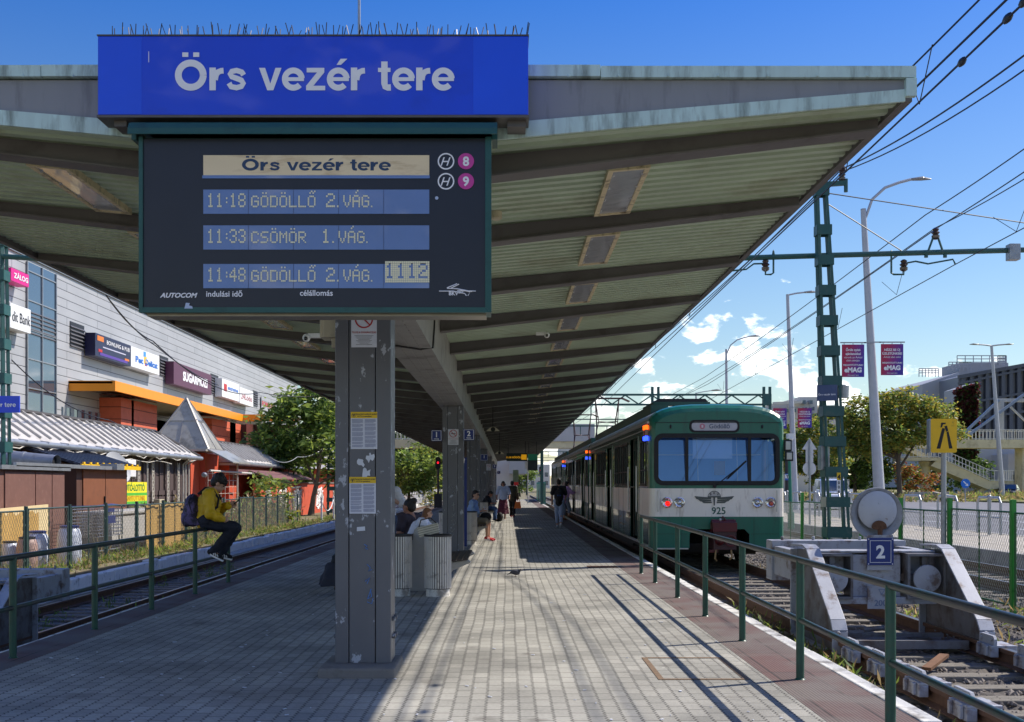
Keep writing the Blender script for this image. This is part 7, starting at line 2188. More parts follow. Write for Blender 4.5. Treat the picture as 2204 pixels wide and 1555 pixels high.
# glass pyramid roof between the kiosks
py = thing('glass_pyramid', 'steep grey glazed pyramid skylight between the two kiosk rows', 'skylight', (-12.5, 43.2, 0))
PZ0, PZ1 = 2.82, 4.85
bx = [(-13.65, 42.2), (-11.3, 42.2), (-11.3, 44.5), (-13.65, 44.5)]
ap = Vector((-12.47, 43.35, PZ1))
PGL = mat('grimy_glazing', S(164, 160, 150), .3, 0, .25, 1.2, dirt=S(88, 84, 76), damt=.8, dscale=1.1, coat=.2)
m = MB()
for i in range(4):
    a, b = bx[i], bx[(i + 1) % 4]
    m.add([(a[0], a[1], PZ0), (b[0], b[1], PZ0), ap], [(0, 1, 2)])
obj('glazing', m, PGL, py)
m = MB()
for i in range(4):
    a, b = Vector((*bx[i], PZ0)), Vector((*bx[(i + 1) % 4], PZ0))
    m.bar(a, ap, .07, .07); m.bar(a, b, .08, .08)
    for f in (.55,): m.bar(a.lerp(ap, f), b.lerp(ap, f), .045, .045)
    m.bar(a.lerp(b, .5), a.lerp(ap, .55).lerp(b.lerp(ap, .55), .5), .045, .045)
m.lathe(ap, [(.10, -.14), (.0, .12)], 8)
obj('frame', m, mat('pyramid_frame', S(150, 148, 146), .4, .5, .15, 7, dirt=S(120, 84, 60), damt=.5, dscale=7), py)
m = MB(); m.prism([(-11.3, 2.8), (-10.3, 2.3), (-10.3, 2.34), (-11.3, 2.86)], 'Y', 41.9, 44.8); m.prism([(-13.65, 2.74), (-11.25, 2.74), (-11.25, 2.81), (-13.65, 2.81)], 'Y', 41.6, 45.1); obj('skirt_roof', m, PGL, py)
m = MB(); m.box(-14, -11.7, 41.2, 45.3, -.1, 2.7); m.box(-11.9, -11.5, 42.4, 42.7, 0, 2.7); obj('back_wall', m, TERR2, py)
m = MB()
for i in range(8): m.tube([(-10.9, 40.6 + i * .62, .2), (-10.9, 40.6 + i * .62, 2.0)], .008, 4)
for i in range(7): m.tube([(-10.9, 40.6, .4 + i * .25), (-10.9, 45, .4 + i * .25)], .008, 4)
m.tube([(-10.8, 44.6, 0), (-10.8, 44.6, 2.5)], .035, 6); m.tube([(-10.8, 40.5, 2.0), (-10.6, 46.5, 1.95)], .04, 6)
obj('grille', m, LAT, py)
for (px_, yy, lb) in ((422, 39.6, 'white drum shaped meter under the kiosk eaves'), (491, 46.2, 'pale round lamp by the pyramid entrance')):
    c = P(px_, 1018 if yy < 45 else 1022, yy); m = MB(); m.lathe((c.x + .3, c.y, c.z), [(.06, -.12), (.09, -.09), (.09, .06), (.05, .12)], 14, axis='Y'); obj('lamp_housing', m, GALV, label=lb, cat='fixture', smooth=True)
# red brick wall with graffiti, further along the left
rw = thing('red_wall', 'red rendered wall with white graffiti patches behind the chain posts', 'wall', (-10.2, 62, 0))
m = MB(); m.box(-10.5, -10.2, 46, 78, -.1, 1.55); obj('wall_body', m, TERR2, rw)
m = MB(); m.box(-10.56, -10.14, 46, 78, 1.551, 1.62); obj('coping', m, CONCRETE_D, rw)
m = MB(); r2 = random.Random(3)
for yc, wd in ((50.5, 2.2), (54.0, 2.6), (60.6, 2.4), (66, 2.0), (47.5, 1.2)):
    for _ in range(16):
        p = [(-10.195, yc + r2.uniform(-wd / 2, wd / 2), r2.uniform(.15, 1.4)) for q in range(3)]
        p.append((-10.195, yc + r2.uniform(-wd / 2, wd / 2), r2.uniform(.15, 1.4)))
        m.tube(p, .045, 4)
obj('graffiti', m, mat('graffiti_white', S(224, 222, 218), .6), rw)
rb = thing('red_kiosk', 'red shed with grey pyramid roof glimpsed between the columns', 'kiosk', (-9.4, 76, 0))
m = MB(); m.box(-12.5, -8.9, 72, 82, -.1, 2.5); obj('wall', m, TERR2, rb)
m = MB(); m.add([(-8.6, 71.6, 2.5), (-8.6, 82.4, 2.5), (-12.8, 82.4, 2.5), (-12.8, 71.6, 2.5), (-10.7, 77, 5.3), (-9.5, 74, 3.9)], [(0, 1, 4), (1, 2, 4), (2, 3, 4), (3, 0, 4)]); obj('roof', m, RIB, rb)
m = MB()
for i in range(7): m.box(-8.9, -8.86, 72.2 + i * 1.2, 73.2 + i * 1.2, .3, 1.7)
obj('shutter', m, mat('shutter_red_white', S(206, 176, 168), .6, 0, .2, 20), rb)
# ducts, dish, air conditioner, banner, meter boxes
m = MB(); c = P(20, 990, 23)
m.tube([(-10.9, 23.2, 2.0), (-10.25, 23.1, 2.02), (-9.55, 23.0, 1.97), (-9.28, 22.95, 1.95)], [.19, .18, .16, .16], 18, 0, cap=False)
m.lathe((-10.0, 23.07, 2.0), [(.185, -.03), (.185, .03)], 18, 0, axis='X')
m.lathe((-9.30, 22.95, 1.95), [(.155, -.05), (.0, -.04)], 18, 1, axis='X', cap=False)
obj('duct', m, [GALV, BLACK], label='fat galvanised vent duct with an open cut end above the low shed', cat='duct', smooth=True)
dsh = thing('satellite_dish', 'large pale satellite dish between the tall shed and air conditioner', 'dish', P(248, 1010, 30.8))
c = P(247, 1010, 30.8); m = MB()
m.lathe((0, 0, 0), [(.0, .0), (.2, .02), (.36, .07), (.46, .13), (.47, .12), (.36, .05), (.2, .0), (.0, -.02)], 28, axis='X', cap=False)
M_ = Matrix.Translation(c) @ Matrix.Rotation(rad(-22), 4, 'Z') @ Matrix.Rotation(rad(-22), 4, 'Y')
m.v = [tuple(M_ @ Vector(p)) for p in m.v]; obj('reflector', m, mat('dish_grey', S(196, 198, 198), .4, 0, .06, 4), dsh, smooth=True)
m = MB(); m.tube([c + Vector((.1, -.1, -.35)), c + Vector((.45, -.35, -.2)), c + Vector((.42, -.4, .02))], .018, 6); m.tube([c, c + Vector((-.3, .1, -.3)), (-11.5, c.y + .2, c.z - .4)], .03, 6); obj('arm', m, GALV, dsh)
ac = thing('air_conditioner', 'white air conditioner unit on the kiosk wall under the eaves', 'air conditioner', P(305, 1025, 32.6))
a, b = P(290, 1027, 32.8), P(322, 990, 32.8)
m = MB(); m.box(-11.4, -10.95, 31.7, 32.9, a.z, b.z); obj('casing', m, WHITE, ac, bev=.02)
m = MB(); m.lathe((-10.949, 32.05, (a.z + b.z) / 2), [(.2, 0), (.2, .012), (.17, .012), (.05, .01)], 20, axis='X')
for i in range(6): m.box(-11.34, -11.0, 31.68, 31.699, a.z + .05 + i * .07, a.z + .09 + i * .07)
obj('fan_grille', m, DARK, ac)
m = MB(); m.bar((-11.5, 31.9, a.z - .03), (-10.9, 31.9, a.z - .03), .04, .04); m.bar((-11.5, 32.7, a.z - .03), (-10.9, 32.7, a.z - .03), .04, .04); m.bar((-11.5, 31.9, a.z - .3), (-11.0, 31.9, a.z - .04), .03, .03); obj('bracket', m, GALV, ac)
bn = thing('shop_banner', 'yellow and green banner on the kiosk wall beside the brown shed', 'banner', (-11.3, 32.4, .6))
zt, zb = P(0, 1038, 32.3).z, P(0, 1086, 32.3).z
m = MB(); hh = zt - zb
ya, yb = PX(258, -11.0), PX(316, -11.0)
def bq(f0, f1, k): 
    m.box(-11.03, -11.0, ya, yb, zb + hh * f0, zb + hh * f1, k)
bq(.51, 1.0, 0); bq(.38, .509, 1); bq(.12, .379, 0); bq(0, .119, 1)
obj('cloth', m, [mat('banner_yellow', S(240, 222, 40), .6), mat('banner_green', S(84, 180, 60), .6)], bn)
m = MB()
put_text(m, 'TOTÓ-LOTTÓ', .27, (-10.995, (ya + yb) / 2, zb + hh * .6), rotz=rad(90), bold=.02, k=0, sx=1.1); put_text(m, 'MEGNYITOTTUNK!', .2, (-10.995, (ya + yb) / 2, zb + hh * .15), rotz=rad(90), bold=.02, k=1, sx=1.15)
obj('lettering', m, [mat('banner_dkgreen', S(40, 130, 60), .6), mat('banner_ochre', S(206, 150, 30), .6)], bn)
for (y_, lb) in ((35.9, 'small beige meter box on the kiosk wall under the lattice strip'), (39.4, 'grey meter box with red switch at the kiosk corner')):
    m = MB(); m.box(-11.38, -11.2, y_, y_ + .5, .55, 1.02); m.box(-11.199, -11.19, y_ + .05, y_ + .45, .6, .97); obj('meter_box', m, BEIGE, label=lb, cat='meter box', bev=.01)
# straw mats, pale board, trough
STRAW = mat('straw_mat', S(196, 158, 88), .9, 0, .3, 30, bump=.6, bscale=60, stretch=(1, 6, .8), dirt=S(132, 100, 52), damt=.6, dscale=8)
for (y0, y1, zt_, lb) in ((16.0, 19.3, .98, 'straw coloured reed mat tied to the left end of the dark wire fence'), (24.6, 27.6, 1.02, 'second reed mat on the fence beside the young man in yellow')):
    m = MB(); n = 24
    vs, fs = [], []
    for i in range(n + 1):
        y_ = y0 + (y1 - y0) * i / n
        x = -7.97 - .02 * math.sin(i * 1.3)
        vs += [(x, y_, .02), (x, y_, zt_ + .05 * math.sin(i * 2.1)), (x - .03, y_, zt_ + .05 * math.sin(i * 2.1)), (x - .03, y_, .02)]
    for i in range(n):
        for j in range(4): fs.append((i * 4 + j, (i + 1) * 4 + j, (i + 1) * 4 + (j + 1) % 4, i * 4 + (j + 1) % 4))
    m.add(vs, fs); obj('reed_mat', m, STRAW, label=lb, cat='reed mat')
m = MB(); m.prism([(19.35, 0), (22.3, 0), (22.3, 1.1), (20.2, 1.06)], 'X', -9.22, -9.18); obj('board', m, mat('pale_board', S(216, 196, 150), .8, 0, .08, 3), label='pale cream board leaning against the low brown shed', cat='board')
m = MB(); m.prism([(24.6, .1), (29.3, .1), (29.4, .82), (24.4, .82)], 'X', -9.4, -8.7); m.box(-9.45, -8.65, 24.35, 29.45, .82, .9); obj('trough', m, mat('trough_grey', S(176, 174, 170), .7, 0, .1, 3), label='grey concrete trough behind the fence beside the trolley', cat='trough', bev=.02)
PLB = mat('barrel_white', S(196, 204, 222), .35, 0, .08, 4, dirt=S(150, 150, 156), damt=.4, dscale=5); PLBR = mat('barrel_brown', S(170, 140, 132), .5, 0, .15, 4)
LIDB = mat('lid_blue', S(40, 52, 110), .4)
def barrel(x, y, h, label, m0, lidm):
    t = thing('barrel', label, 'barrel', (x, y, -.0), 'plastic barrels behind the fence')
    m = MB(); r = h * .30
    m.lathe((0, 0, 0), [(r * .9, 0), (r, .05), (r * 1.04, h * .4), (r, h * .75), (r * .86, h * .9), (r * .74, h * .94), (r * .74, h * .97)], 24); obj('body', m, m0, t, local=True, smooth=True)
    m = MB(); m.lathe((0, 0, 0), [(r * .8, h * .95), (r * .82, h), (r * .6, h * 1.015)], 24); obj('lid', m, lidm, t, local=True)
barrel(-8.25, 21.0, .72, 'white plastic barrel with blue lid nearest to the kerb end', PLB, LIDB)
barrel(-8.45, 20.05, .66, 'white plastic barrel with navy lid, one of the pair by the board', PLB, LIDB)
barrel(-8.40, 19.5, .58, 'brownish barrel without bright lid in front of the pale board', PLBR, DARK)
barrel(-8.75, 19.6, .5, 'small white barrel behind the brownish one', PLB, DARK)
tr = thing('shopping_trolley', 'wire shopping trolley with blue handle standing behind the fence', 'trolley', (-8.6, 23.4, 0))
m = MB(); W_, y0, y1 = .5, 22.8, 24.3
def tb(u, v, z):       # basket corner grid
    return (-9.0 + .62 * u, y0 + (y1 - y0) * v, z)
for i in range(9):
    z = .42 + .07 * i
    for (a, b) in ((tb(0, 0, z), tb(1, 0, z)), (tb(1, 0, z), tb(1, 1, z)), (tb(1, 1, z), tb(0, 1, z)), (tb(0, 1, z), tb(0, 0, z))): m.tube([a, b], .006, 4)
for i in range(12):
    m.tube([tb(1, i / 11, .42), tb(1, i / 11, 1.0)], .006, 4); m.tube([tb(0, i / 11, .42), tb(0, i / 11, 1.0)], .006, 4)
for i in range(7): m.tube([tb(i / 6, 0, .42), tb(i / 6, 0, 1.0)], .006, 4); m.tube([tb(i / 6, 1, .42), tb(i / 6, 1, 1.0)], .006, 4)
for u in (.05, .95): m.tube([tb(u, .05, .42), tb(u, .1, .12), tb(u, .95, .12), tb(u, .9, .42)], .016, 6)
obj('basket', m, mat('chrome_wire', S(200, 200, 200), .25, .8), tr)
m = MB(); m.tube([tb(-.02, -.05, 1.03), tb(1.02, -.05, 1.05), tb(1.04, .5, 1.07), tb(1.02, 1.05, 1.03)], .024, 8); m.box(-8.37, -8.36, 23.2, 23.8, .68, .84); m.box(-8.37, -8.36, 23.2, 23.75, .92, 1.0); obj('handle', m, LIDB, tr)
m = MB()
for u in (.05, .95):
    for v in (.1, .9): q = tb(u, v, .06); m.lathe(q, [(.06, -.015), (.06, .015)], 12, axis='X')
obj('wheel', m, BLACK, tr)
# weeds and bushes
def patch(name, label, x0, x1, y0, y1, n, hgt, size, mats, wts, seed, z=-.02, kind='stuff', cat='weeds'):
    r = np.random.default_rng(seed)
    c = np.stack([r.uniform(x0, x1, n // 14), r.uniform(y0, y1, n // 14)], 1)
    p = []
    for q in c:
        k = 14
        hh = hgt * r.uniform(.3, 1.2)
        p.append(np.stack([q[0] + r.normal(0, .07, k), q[1] + r.normal(0, .09, k), z + r.uniform(0, hh, k)], 1))
    leaves(name, np.concatenate(p), size, mats, wts, None, seed, flat=2.2, aspect=.16, kind=kind, label=label, cat=cat)
patch('grass', 'strip of short grass on the verge behind the white kerb', -10.05, -9.55, 18.5, 64, 7000, .18, .17, [LEAF_M, LEAF_L, LEAF_DRY], [3, 3, 3], 11, -.45)
patch('grass', 'weeds and grass growing between the left track sleepers', -8.8, -5.0, 14, 34, 1900, .15, .15, [LEAF_M, LEAF_L], [2, 1], 12, -1.0)
patch('grass', 'green weed tufts along the right kerb and clamps', 2.78, 3.4, 6.5, 16, 800, .16, .13, [LEAF_L, LEAF_M, LEAF_DRY], [3, 2, 2], 13, -.34)
patch('grass', 'dry grass around the right buffer stop and fence foot', 5.3, 7.4, 11, 24, 1700, .16, .15, [LEAF_DRY, LEAF_L, LEAF_M], [5, 2, 1], 14, -.36)
patch('weeds', 'tall dry weeds and shrubs filling the fence behind the seated boy', -11.8, -10.25, 35, 56, 5600, 1.25, .28, [LEAF_DRY, LEAF_L, LEAF_M, LEAF_R], [4, 3, 2, .6], 15, -.45)
patch('grass', 'scattered grass on the yard behind the left fence', -11.8, -10.2, 19, 38, 2200, .18, .17, [LEAF_L, LEAF_DRY, LEAF_M], [3, 3, 2], 16, -.45)
tree('sumac_bush', 'bright green feathery young shrub growing through the fence', (-8.4, 39.8, 0), [(0, 0, 1.3, .8, .9, .5), (.1, .2, .8, .6, .9, .45), (-.2, -.3, 1.7, .4, .5, .35), (.3, .3, .4, .4, .6, .3)], 40, 16, .2, [LEAF_L, LEAF_M, LEAF_Y], [5, 3, 1], .03, seed=21, spread=.17, cat='shrub')
# big tree left of the near column
tree('leafy_tree', 'large dark feathery tree left of the near column in front of the mall', (-9.7, 55.0, 0), [(-.6, 0, 4.4, 1.9, 1.9, 1.5), (.5, .4, 5.3, 1.6, 1.8, 1.1), (-1.7, .2, 3.5, 1.5, 1.6, 1.0), (.7, -.5, 3.3, 1.4, 1.7, 1.1), (-.9, .9, 2.9, 1.8, 1.8, .9), (1.6, .4, 2.2, .7, 1.0, .6), (-.2, .3, 6.0, .9, 1.1, .6), (-1.4, -.4, 5.4, 1.0, 1.1, .7)],
     34, 12, .40, [LEAF_D, LEAF_M, LEAF_L], [2, 5, 4], .15, lean=(.5, 0), seed=22, spread=.33, bark=BARK_G, aspect=.34)
# white chain posts
for i in range(5):
    y_ = 45.0 + i * 3.1
    t = thing('chain_post', f'{ORD[i]} white chain post counting away along the left kerb', 'post', (-7.5, y_, 0), 'white chain posts')
    m = MB(); m.tube([(-7.5, y_, 0), (-7.5, y_, .95)], .04, 8); m.ell((-7.5, y_, .97), (.045, .045, .03), 8); obj('shaft', m, WHITE, t)
    if i < 4:
        m = MB(); m.tube([(-7.5, y_ + 3.1 * q / 10, .85 - .45 * (1 - ((q - 5) / 5) ** 2)) for q in range(11)], .022, 5); obj('chain', m, WHITE, t)
# far white pale fence
pf = thing('pale_fence', 'white concrete pale fence curving along the far left track', 'fence', (-7.4, 70, 0))
for (a, b) in ((62, 74), (74, 88), (88, 104), (104, 122)):
    m = MB(); y_ = a
    while y_ < b:
        x = -7.4 + .35 * ((y_ - 62) / 60) ** 2 * 4
        m.bar((x + .02, y_, -.02), (x - .1, y_ + .25, 1.05), .09, .16); y_ += .85
        m.bar((x, y_ - .85, .35), (x, y_, .35), .05, .06); m.bar((x, y_ - .85, .8), (x, y_, .8), .05, .06)
    obj('pales', m, WHITE_KERB, pf)

# ================================================================== shopping mall
def cladding():
    m = bpy.data.materials.new('mall_cladding')
    t, b = nodes_of(m); N, L = t.nodes, t.links
    geo = N.new('ShaderNodeNewGeometry'); sp = N.new('ShaderNodeSeparateXYZ'); L.new(geo.outputs['Position'], sp.inputs[0])
    cb = N.new('ShaderNodeCombineXYZ'); L.new(sp.outputs['Y'], cb.inputs[0]); L.new(sp.outputs['Z'], cb.inputs[1])
    br = N.new('ShaderNodeTexBrick'); br.inputs['Scale'].default_value = 1; br.inputs['Brick Width'].default_value = 9; br.inputs['Row Height'].default_value = .62; br.offset = .33
    br.inputs['Mortar Size'].default_value = .035; br.inputs['Mortar Smooth'].default_value = .4
    br.inputs['Color1'].default_value = S(178, 178, 180); br.inputs['Color2'].default_value = S(168, 169, 172); br.inputs['Mortar'].default_value = S(96, 98, 102)
    L.new(cb.outputs[0], br.inputs['Vector'])
    no = N.new('ShaderNodeTexNoise'); no.inputs['Scale'].default_value = .35; no.inputs['Detail'].default_value = 6; L.new(geo.outputs['Position'], no.inputs['Vector'])
    mr = N.new('ShaderNodeMapRange'); mr.inputs['To Min'].default_value = .82; mr.inputs['To Max'].default_value = 1.14; L.new(no.outputs[0], mr.inputs['Value'])
    mx = N.new('ShaderNodeMixRGB'); mx.blend_type = 'MULTIPLY'; mx.inputs['Fac'].default_value = 1; L.new(br.outputs['Color'], mx.inputs['Color1']); L.new(mr.outputs[0], mx.inputs['Color2'])
    L.new(mx.outputs[0], b.inputs['Base Color']); b.inputs['Roughness'].default_value = .45; b.inputs['Metallic'].default_value = .15
    bp = N.new('ShaderNodeBump'); bp.inputs['Strength'].default_value = .6; bp.inputs['Distance'].default_value = .06; bp.invert = True; L.new(br.outputs['Fac'], bp.inputs['Height']); L.new(bp.outputs[0], b.inputs['Normal'])
    return m
CLAD = cladding()
LOUV = mat('louvre_grey', S(92, 92, 96), .5, .2, .1, 4)
MGL = mat('mall_glass', S(70, 88, 108), .06, .3, .1, .5, coat=1)
MX0 = -32.0
def my(px, X=MX0): return PX(px, X)
def mz(px, py, X=MX0): return EYE + (CY - py) * (X * FPX / (px - CX)) / FPX
mall = thing('shopping_mall', 'long grey clad shopping mall with orange canopy and terracotta piers', 'building', (-36, 110, 0))
m = MB()
zr = 16.6
m.box(-60, MX0, 55, my(250), 0, zr); m.box(-60, MX0, my(250), 170, mz(400, 868), zr); m.box(-60, MX0 - 5, my(250), 170, 0, mz(400, 868))
obj('wall', m, CLAD, mall)
m = MB(); m.box(-60, MX0 + .15, 55, 170, zr, zr + .35)
for i in range(70): m.box(MX0 - .1, MX0, 56 + i * 1.6, 56.08 + i * 1.6, zr + .35, zr + .9)
m.box(MX0 - .1, MX0, 55, 170, zr + .85, zr + .92)
obj('parapet', m, GALV, mall)
for (pa, pb, n_) in ((56, 118, 2),):
    y0, y1 = my(pa), my(pb)
    m = MB(); m.box(MX0 - .01, MX0 + .06, y0, y1, 3.2, mz(90, 578)); gl = obj('glass_strip', m, MGL, mall)
    m = MB()
    for i in range(3): yy = y0 + (y1 - y0) * i / 2; m.box(MX0 + .06, MX0 + .14, yy - .05, yy + .05, 3.2, mz(90, 578))
    z = 4.0
    while z < mz(90, 580): m.box(MX0 + .061, MX0 + .13, y0, y1, z, z + .08); z += 1.95
    obj('glazing_bars', m, GALV, gl)
def louvre(px0, px1, pyt, pyb, ref):
    y0, y1 = my(px0), my(px1); z0, z1 = mz(ref, pyb), mz(ref, pyt)
    m = MB(); m.box(MX0 - .0, MX0 + .05, y0, y1, z0, z1, 0)
    n = int((z1 - z0) / .28)
    for i in range(n): m.prism([(MX0 + .05, z0 + i * .28), (MX0 + .16, z0 + i * .28 + .02), (MX0 + .05, z0 + i * .28 + .14)], 'Y', y0, y1, 1)
    obj('louvre', m, [DARK, LOUV], mall)
louvre(57, 118, 668, 727, 88); louvre(150, 180, 697, 750, 165); louvre(343, 361, 768, 810, 352); louvre(453, 469, 807, 848, 461); louvre(544, 554, 842, 874, 549)
m = MB(); y0, y1 = my(132), my(236)
m.box(MX0 + .01, MX0 + .03, y0, y1, mz(180, 920), mz(180, 884), 0)
for i in range(7):
    ya = y0 + (y1 - y0) * (i + .1) / 7; m.box(MX0 + .031, MX0 + .07, ya, ya + (y1 - y0) * .07, mz(180, 920), mz(180, 884), 1)
    m.box(MX0 + .031, MX0 + .05, ya + (y1 - y0) * .07, ya + (y1 - y0) * .11, mz(180, 920), mz(180, 884) - .6, 2)
obj('window_row', m, [MGL, GALV, mat('blind_yellow', S(196, 176, 120), .6)], mall)
# orange canopy band and terracotta arcade
ORNG = mat('canopy_orange', S(240, 148, 22), .45, 0, .05, 1, stretch=(1, 2, .2))
XO = -28.6
y0, y1 = PX(248, XO), PX(524, XO)
zt_, zb_ = EYE + .2645 * 28.6, EYE + .2385 * 28.6
m = MB(); m.box(XO - .2, XO, y0, y1, zb_, zt_); m.box(MX0, XO - .2, y0, y0 + .2, zb_, zt_); m.box(XO, XO + 5.5, y1 - .2, y1, zb_, zt_); obj('orange_band', m, ORNG, mall)
m = MB(); m.box(MX0 - 5, XO - .2, y0, y1, zt_ - .2, zt_ - .05); m.box(XO - .2, XO + 5.5, y1, y1 + 8, zt_ - .2, zt_ - .05); obj('canopy_roof', m, CONCRETE, mall)
m = MB()
for (pa, wd) in ((255, 3.0), (278, 6.5), (452, 10), (491, 9)):
    ya = PX(pa, -30.5); m.box(MX0 - 1, -30.3, ya, ya + wd, 0, zb_ - .02)
m.box(MX0 - 5.2, MX0 - 5.0, y0, 150, 0, zb_)
obj('terracotta_piers', m, TERR, mall)
m = MB()
for k_ in range(9):
    z = .9 + k_ * .95
    for (pa, wd) in ((255, 3.0), (278, 6.5), (452, 10), (491, 9)):
        ya = PX(pa, -30.5); m.box(-30.299, -30.285, ya, ya + wd, z, z + .06); m.box(MX0 - 1, -30.29, ya - .012, ya - .001, z, z + .06)
obj('pier_joints', m, mat('joint_dark', S(116, 54, 40), .8), mall)
m = MB(); ya = y1 + 6; m.box(-34, -24, ya, ya + .3, 0, zb_, 0); m.box(-29.6, -28.9, ya - .4, ya, 0, zb_, 1)
for z in (3.4, 5.0): m.box(-28.6, -26.9, ya - .05, ya, z, z + 1.1, 2)
obj('end_wall', m, [mat('recess_dark', S(70, 40, 40), .7), mat('pier_pink', S(206, 150, 140), .6), GALV], mall)
# signs on the mall
def mall_sign(px0, px1, pyt, pyb, ref, label, m0, texts, X=MX0, name='shop_sign', th=.9, extra=None):
    y0, y1 = PX(px0, X + th), PX(px1, X + th)
    z0, z1 = mz(ref, pyb, X + th), mz(ref, pyt, X + th)
    t = thing(name, label, 'shop sign', (X, y0, z0), 'shop signs on the mall')
    m = MB(); m.box(X + .12, X + th, y0, y1, z0, z1); obj('panel', m, m0, t)
    for (s_, fy, fz, hh, mt, kw) in texts:
        fw = kw.pop('fw', .7); yc = y0 + (y1 - y0) * fy
        m = MB(); put_text(m, s_, (z1 - z0) * hh, (X + th + .02, yc, z0 + (z1 - z0) * fz), rotz=rad(90), **kw)
        aa = np.array(m.v); k_ = (y1 - y0) * fw / (aa[:, 1].max() - aa[:, 1].min()); m.v = [(p[0], yc + (p[1] - yc) * k_, p[2]) for p in m.v]; obj('lettering', m, mt, t)
    if extra:
        m, mt = MB(), []
        for (f0, f1, g0, g1, mm) in extra:
            m.box(X + th + .005, X + th + .02, y0 + (y1 - y0) * f0, y0 + (y1 - y0) * f1, z0 + (z1 - z0) * g0, z0 + (z1 - z0) * g1, len(mt)); mt.append(mm)
        obj('print', m, mt, t)
    return t
SW = mat('sign_panel_white', S(228, 228, 228), .4)
mall_sign(24, 62, 585, 612, 45, 'magenta shop sign reading ZÁLOG high at the mall left end', mat('magenta', S(214, 24, 132), .45), [('ZÁLOG', .55, .3, .55, SIGN_WHITE, dict(bold=.03, fw=.8))])
mall_sign(22, 66, 660, 712, 45, 'white bank sign below the magenta sign', SW, [('dit Bank', .52, .3, .6, DARK, dict(bold=0, fw=.88))])
mall_sign(205, 281, 731, 778, 245, 'dark blue bowling and pub sign with lane picture', mat('bowling_navy', S(30, 30, 66), .4, 0, .3, 1), [('BOWLING & PUB', .63, .66, .26, SIGN_WHITE, dict(bold=.01, fw=.66))],
          extra=[(.05, .22, .7, .92, mat('ember', S(220, 120, 40), .5)), (.12, .9, .08, .2, mat('lane_violet', S(86, 60, 150), .5)), (.2, .85, .45, .5, mat('pin_pale', S(190, 190, 210), .5)), (.08, .18, .22, .34, RED), (.82, .95, .2, .3, mat('ember', S(220, 120, 40)))])
mall_sign(282, 343, 756, 798, 312, 'white pet shop sign with blue lettering', SW, [('Pet', .27, .3, .42, mat('pet_blue', S(30, 110, 200), .5), dict(bold=.03, fw=.26)), ('Delicat', .7, .3, .42, mat('pet_blue', S(30, 110, 200)), dict(bold=.03, fw=.44))],
          extra=[(.44, .53, .35, .7, mat('parrot_yellow', S(236, 190, 50), .5)), (.42, .5, .7, .95, mat('parrot_blue', S(70, 150, 220), .5)), (.47, .54, .25, .4, RED)])
mall_sign(374, 455, 792, 838, 412, 'plum coloured sign with chunky white word SUGARMOZI', mat('plum', S(92, 44, 72), .45), [('SUGARMOZI', .55, .3, .55, SIGN_WHITE, dict(bold=.05, fw=.66))])
mall_sign(478, 515, 822, 860, 498, 'white sign with small blue word extreme', SW, [('extreme', .62, .5, .3, mat('pet_blue', S(30, 110, 200)), dict(bold=.02, fw=.6))], extra=[(.1, .26, .35, .75, RED)])
mall_sign(516, 545, 838, 872, 530, 'white sign with red lettering beside the extreme sign', SW, [('24Lódo', .5, .3, .5, mat('lodo_red', S(170, 60, 70), .5), dict(bold=.0, fw=.8))])
mall_sign(563, 590, 858, 886, 577, 'red cut out letters FORNETTI on the far mall wall', CLAD, [('FORNETTI', .5, .3, .5, RED, dict(bold=.03, fw=.95))], th=.2)
# ================================================================== right street: railings, bollards, lamps, signs
for i in range(9):
    y_ = 33 + i * 3.2
    m = MB()
    xa = 14.6
    pts = [(xa, y_, 0), (xa, y_, .95), (xa, y_ + .12, 1.1), (xa, y_ + 1.5, 1.1), (xa, y_ + 1.62, .95), (xa, y_ + 1.62, 0)]
    m.tube(pts, .04, 8); m.tube([(xa, y_, .5), (xa, y_ + 1.62, .5)], .025, 6)
    obj('hoop_barrier', m, GALV, label=f'{ORD[i]} grey hoop barrier from the right along the road kerb', cat='barrier', group='hoop barriers along the road')
for i in range(8):
    y_ = 31.2 + i * 5.2 if i > 1 else 29.0 + i * 4.2
    m = MB(); m.tube([(14.35, y_, 0), (14.35, y_, 1.08)], .05, 10); m.ell((14.35, y_, 1.12), (.075, .075, .07), 10); m.lathe((14.35, y_, .98), [(.065, 0), (.065, .04)], 10)
    obj('bollard', m, GALV, label=f'{ORD[i]} round topped grey bollard from the right on the pavement edge', cat='bollard', group='bollards along the pavement', smooth=True)
POLE = mat('lamp_pole', S(176, 178, 184), .45, .2, .08, 5)
HEAD = mat('lamp_head', S(140, 140, 138), .35, .3, .1, 6)
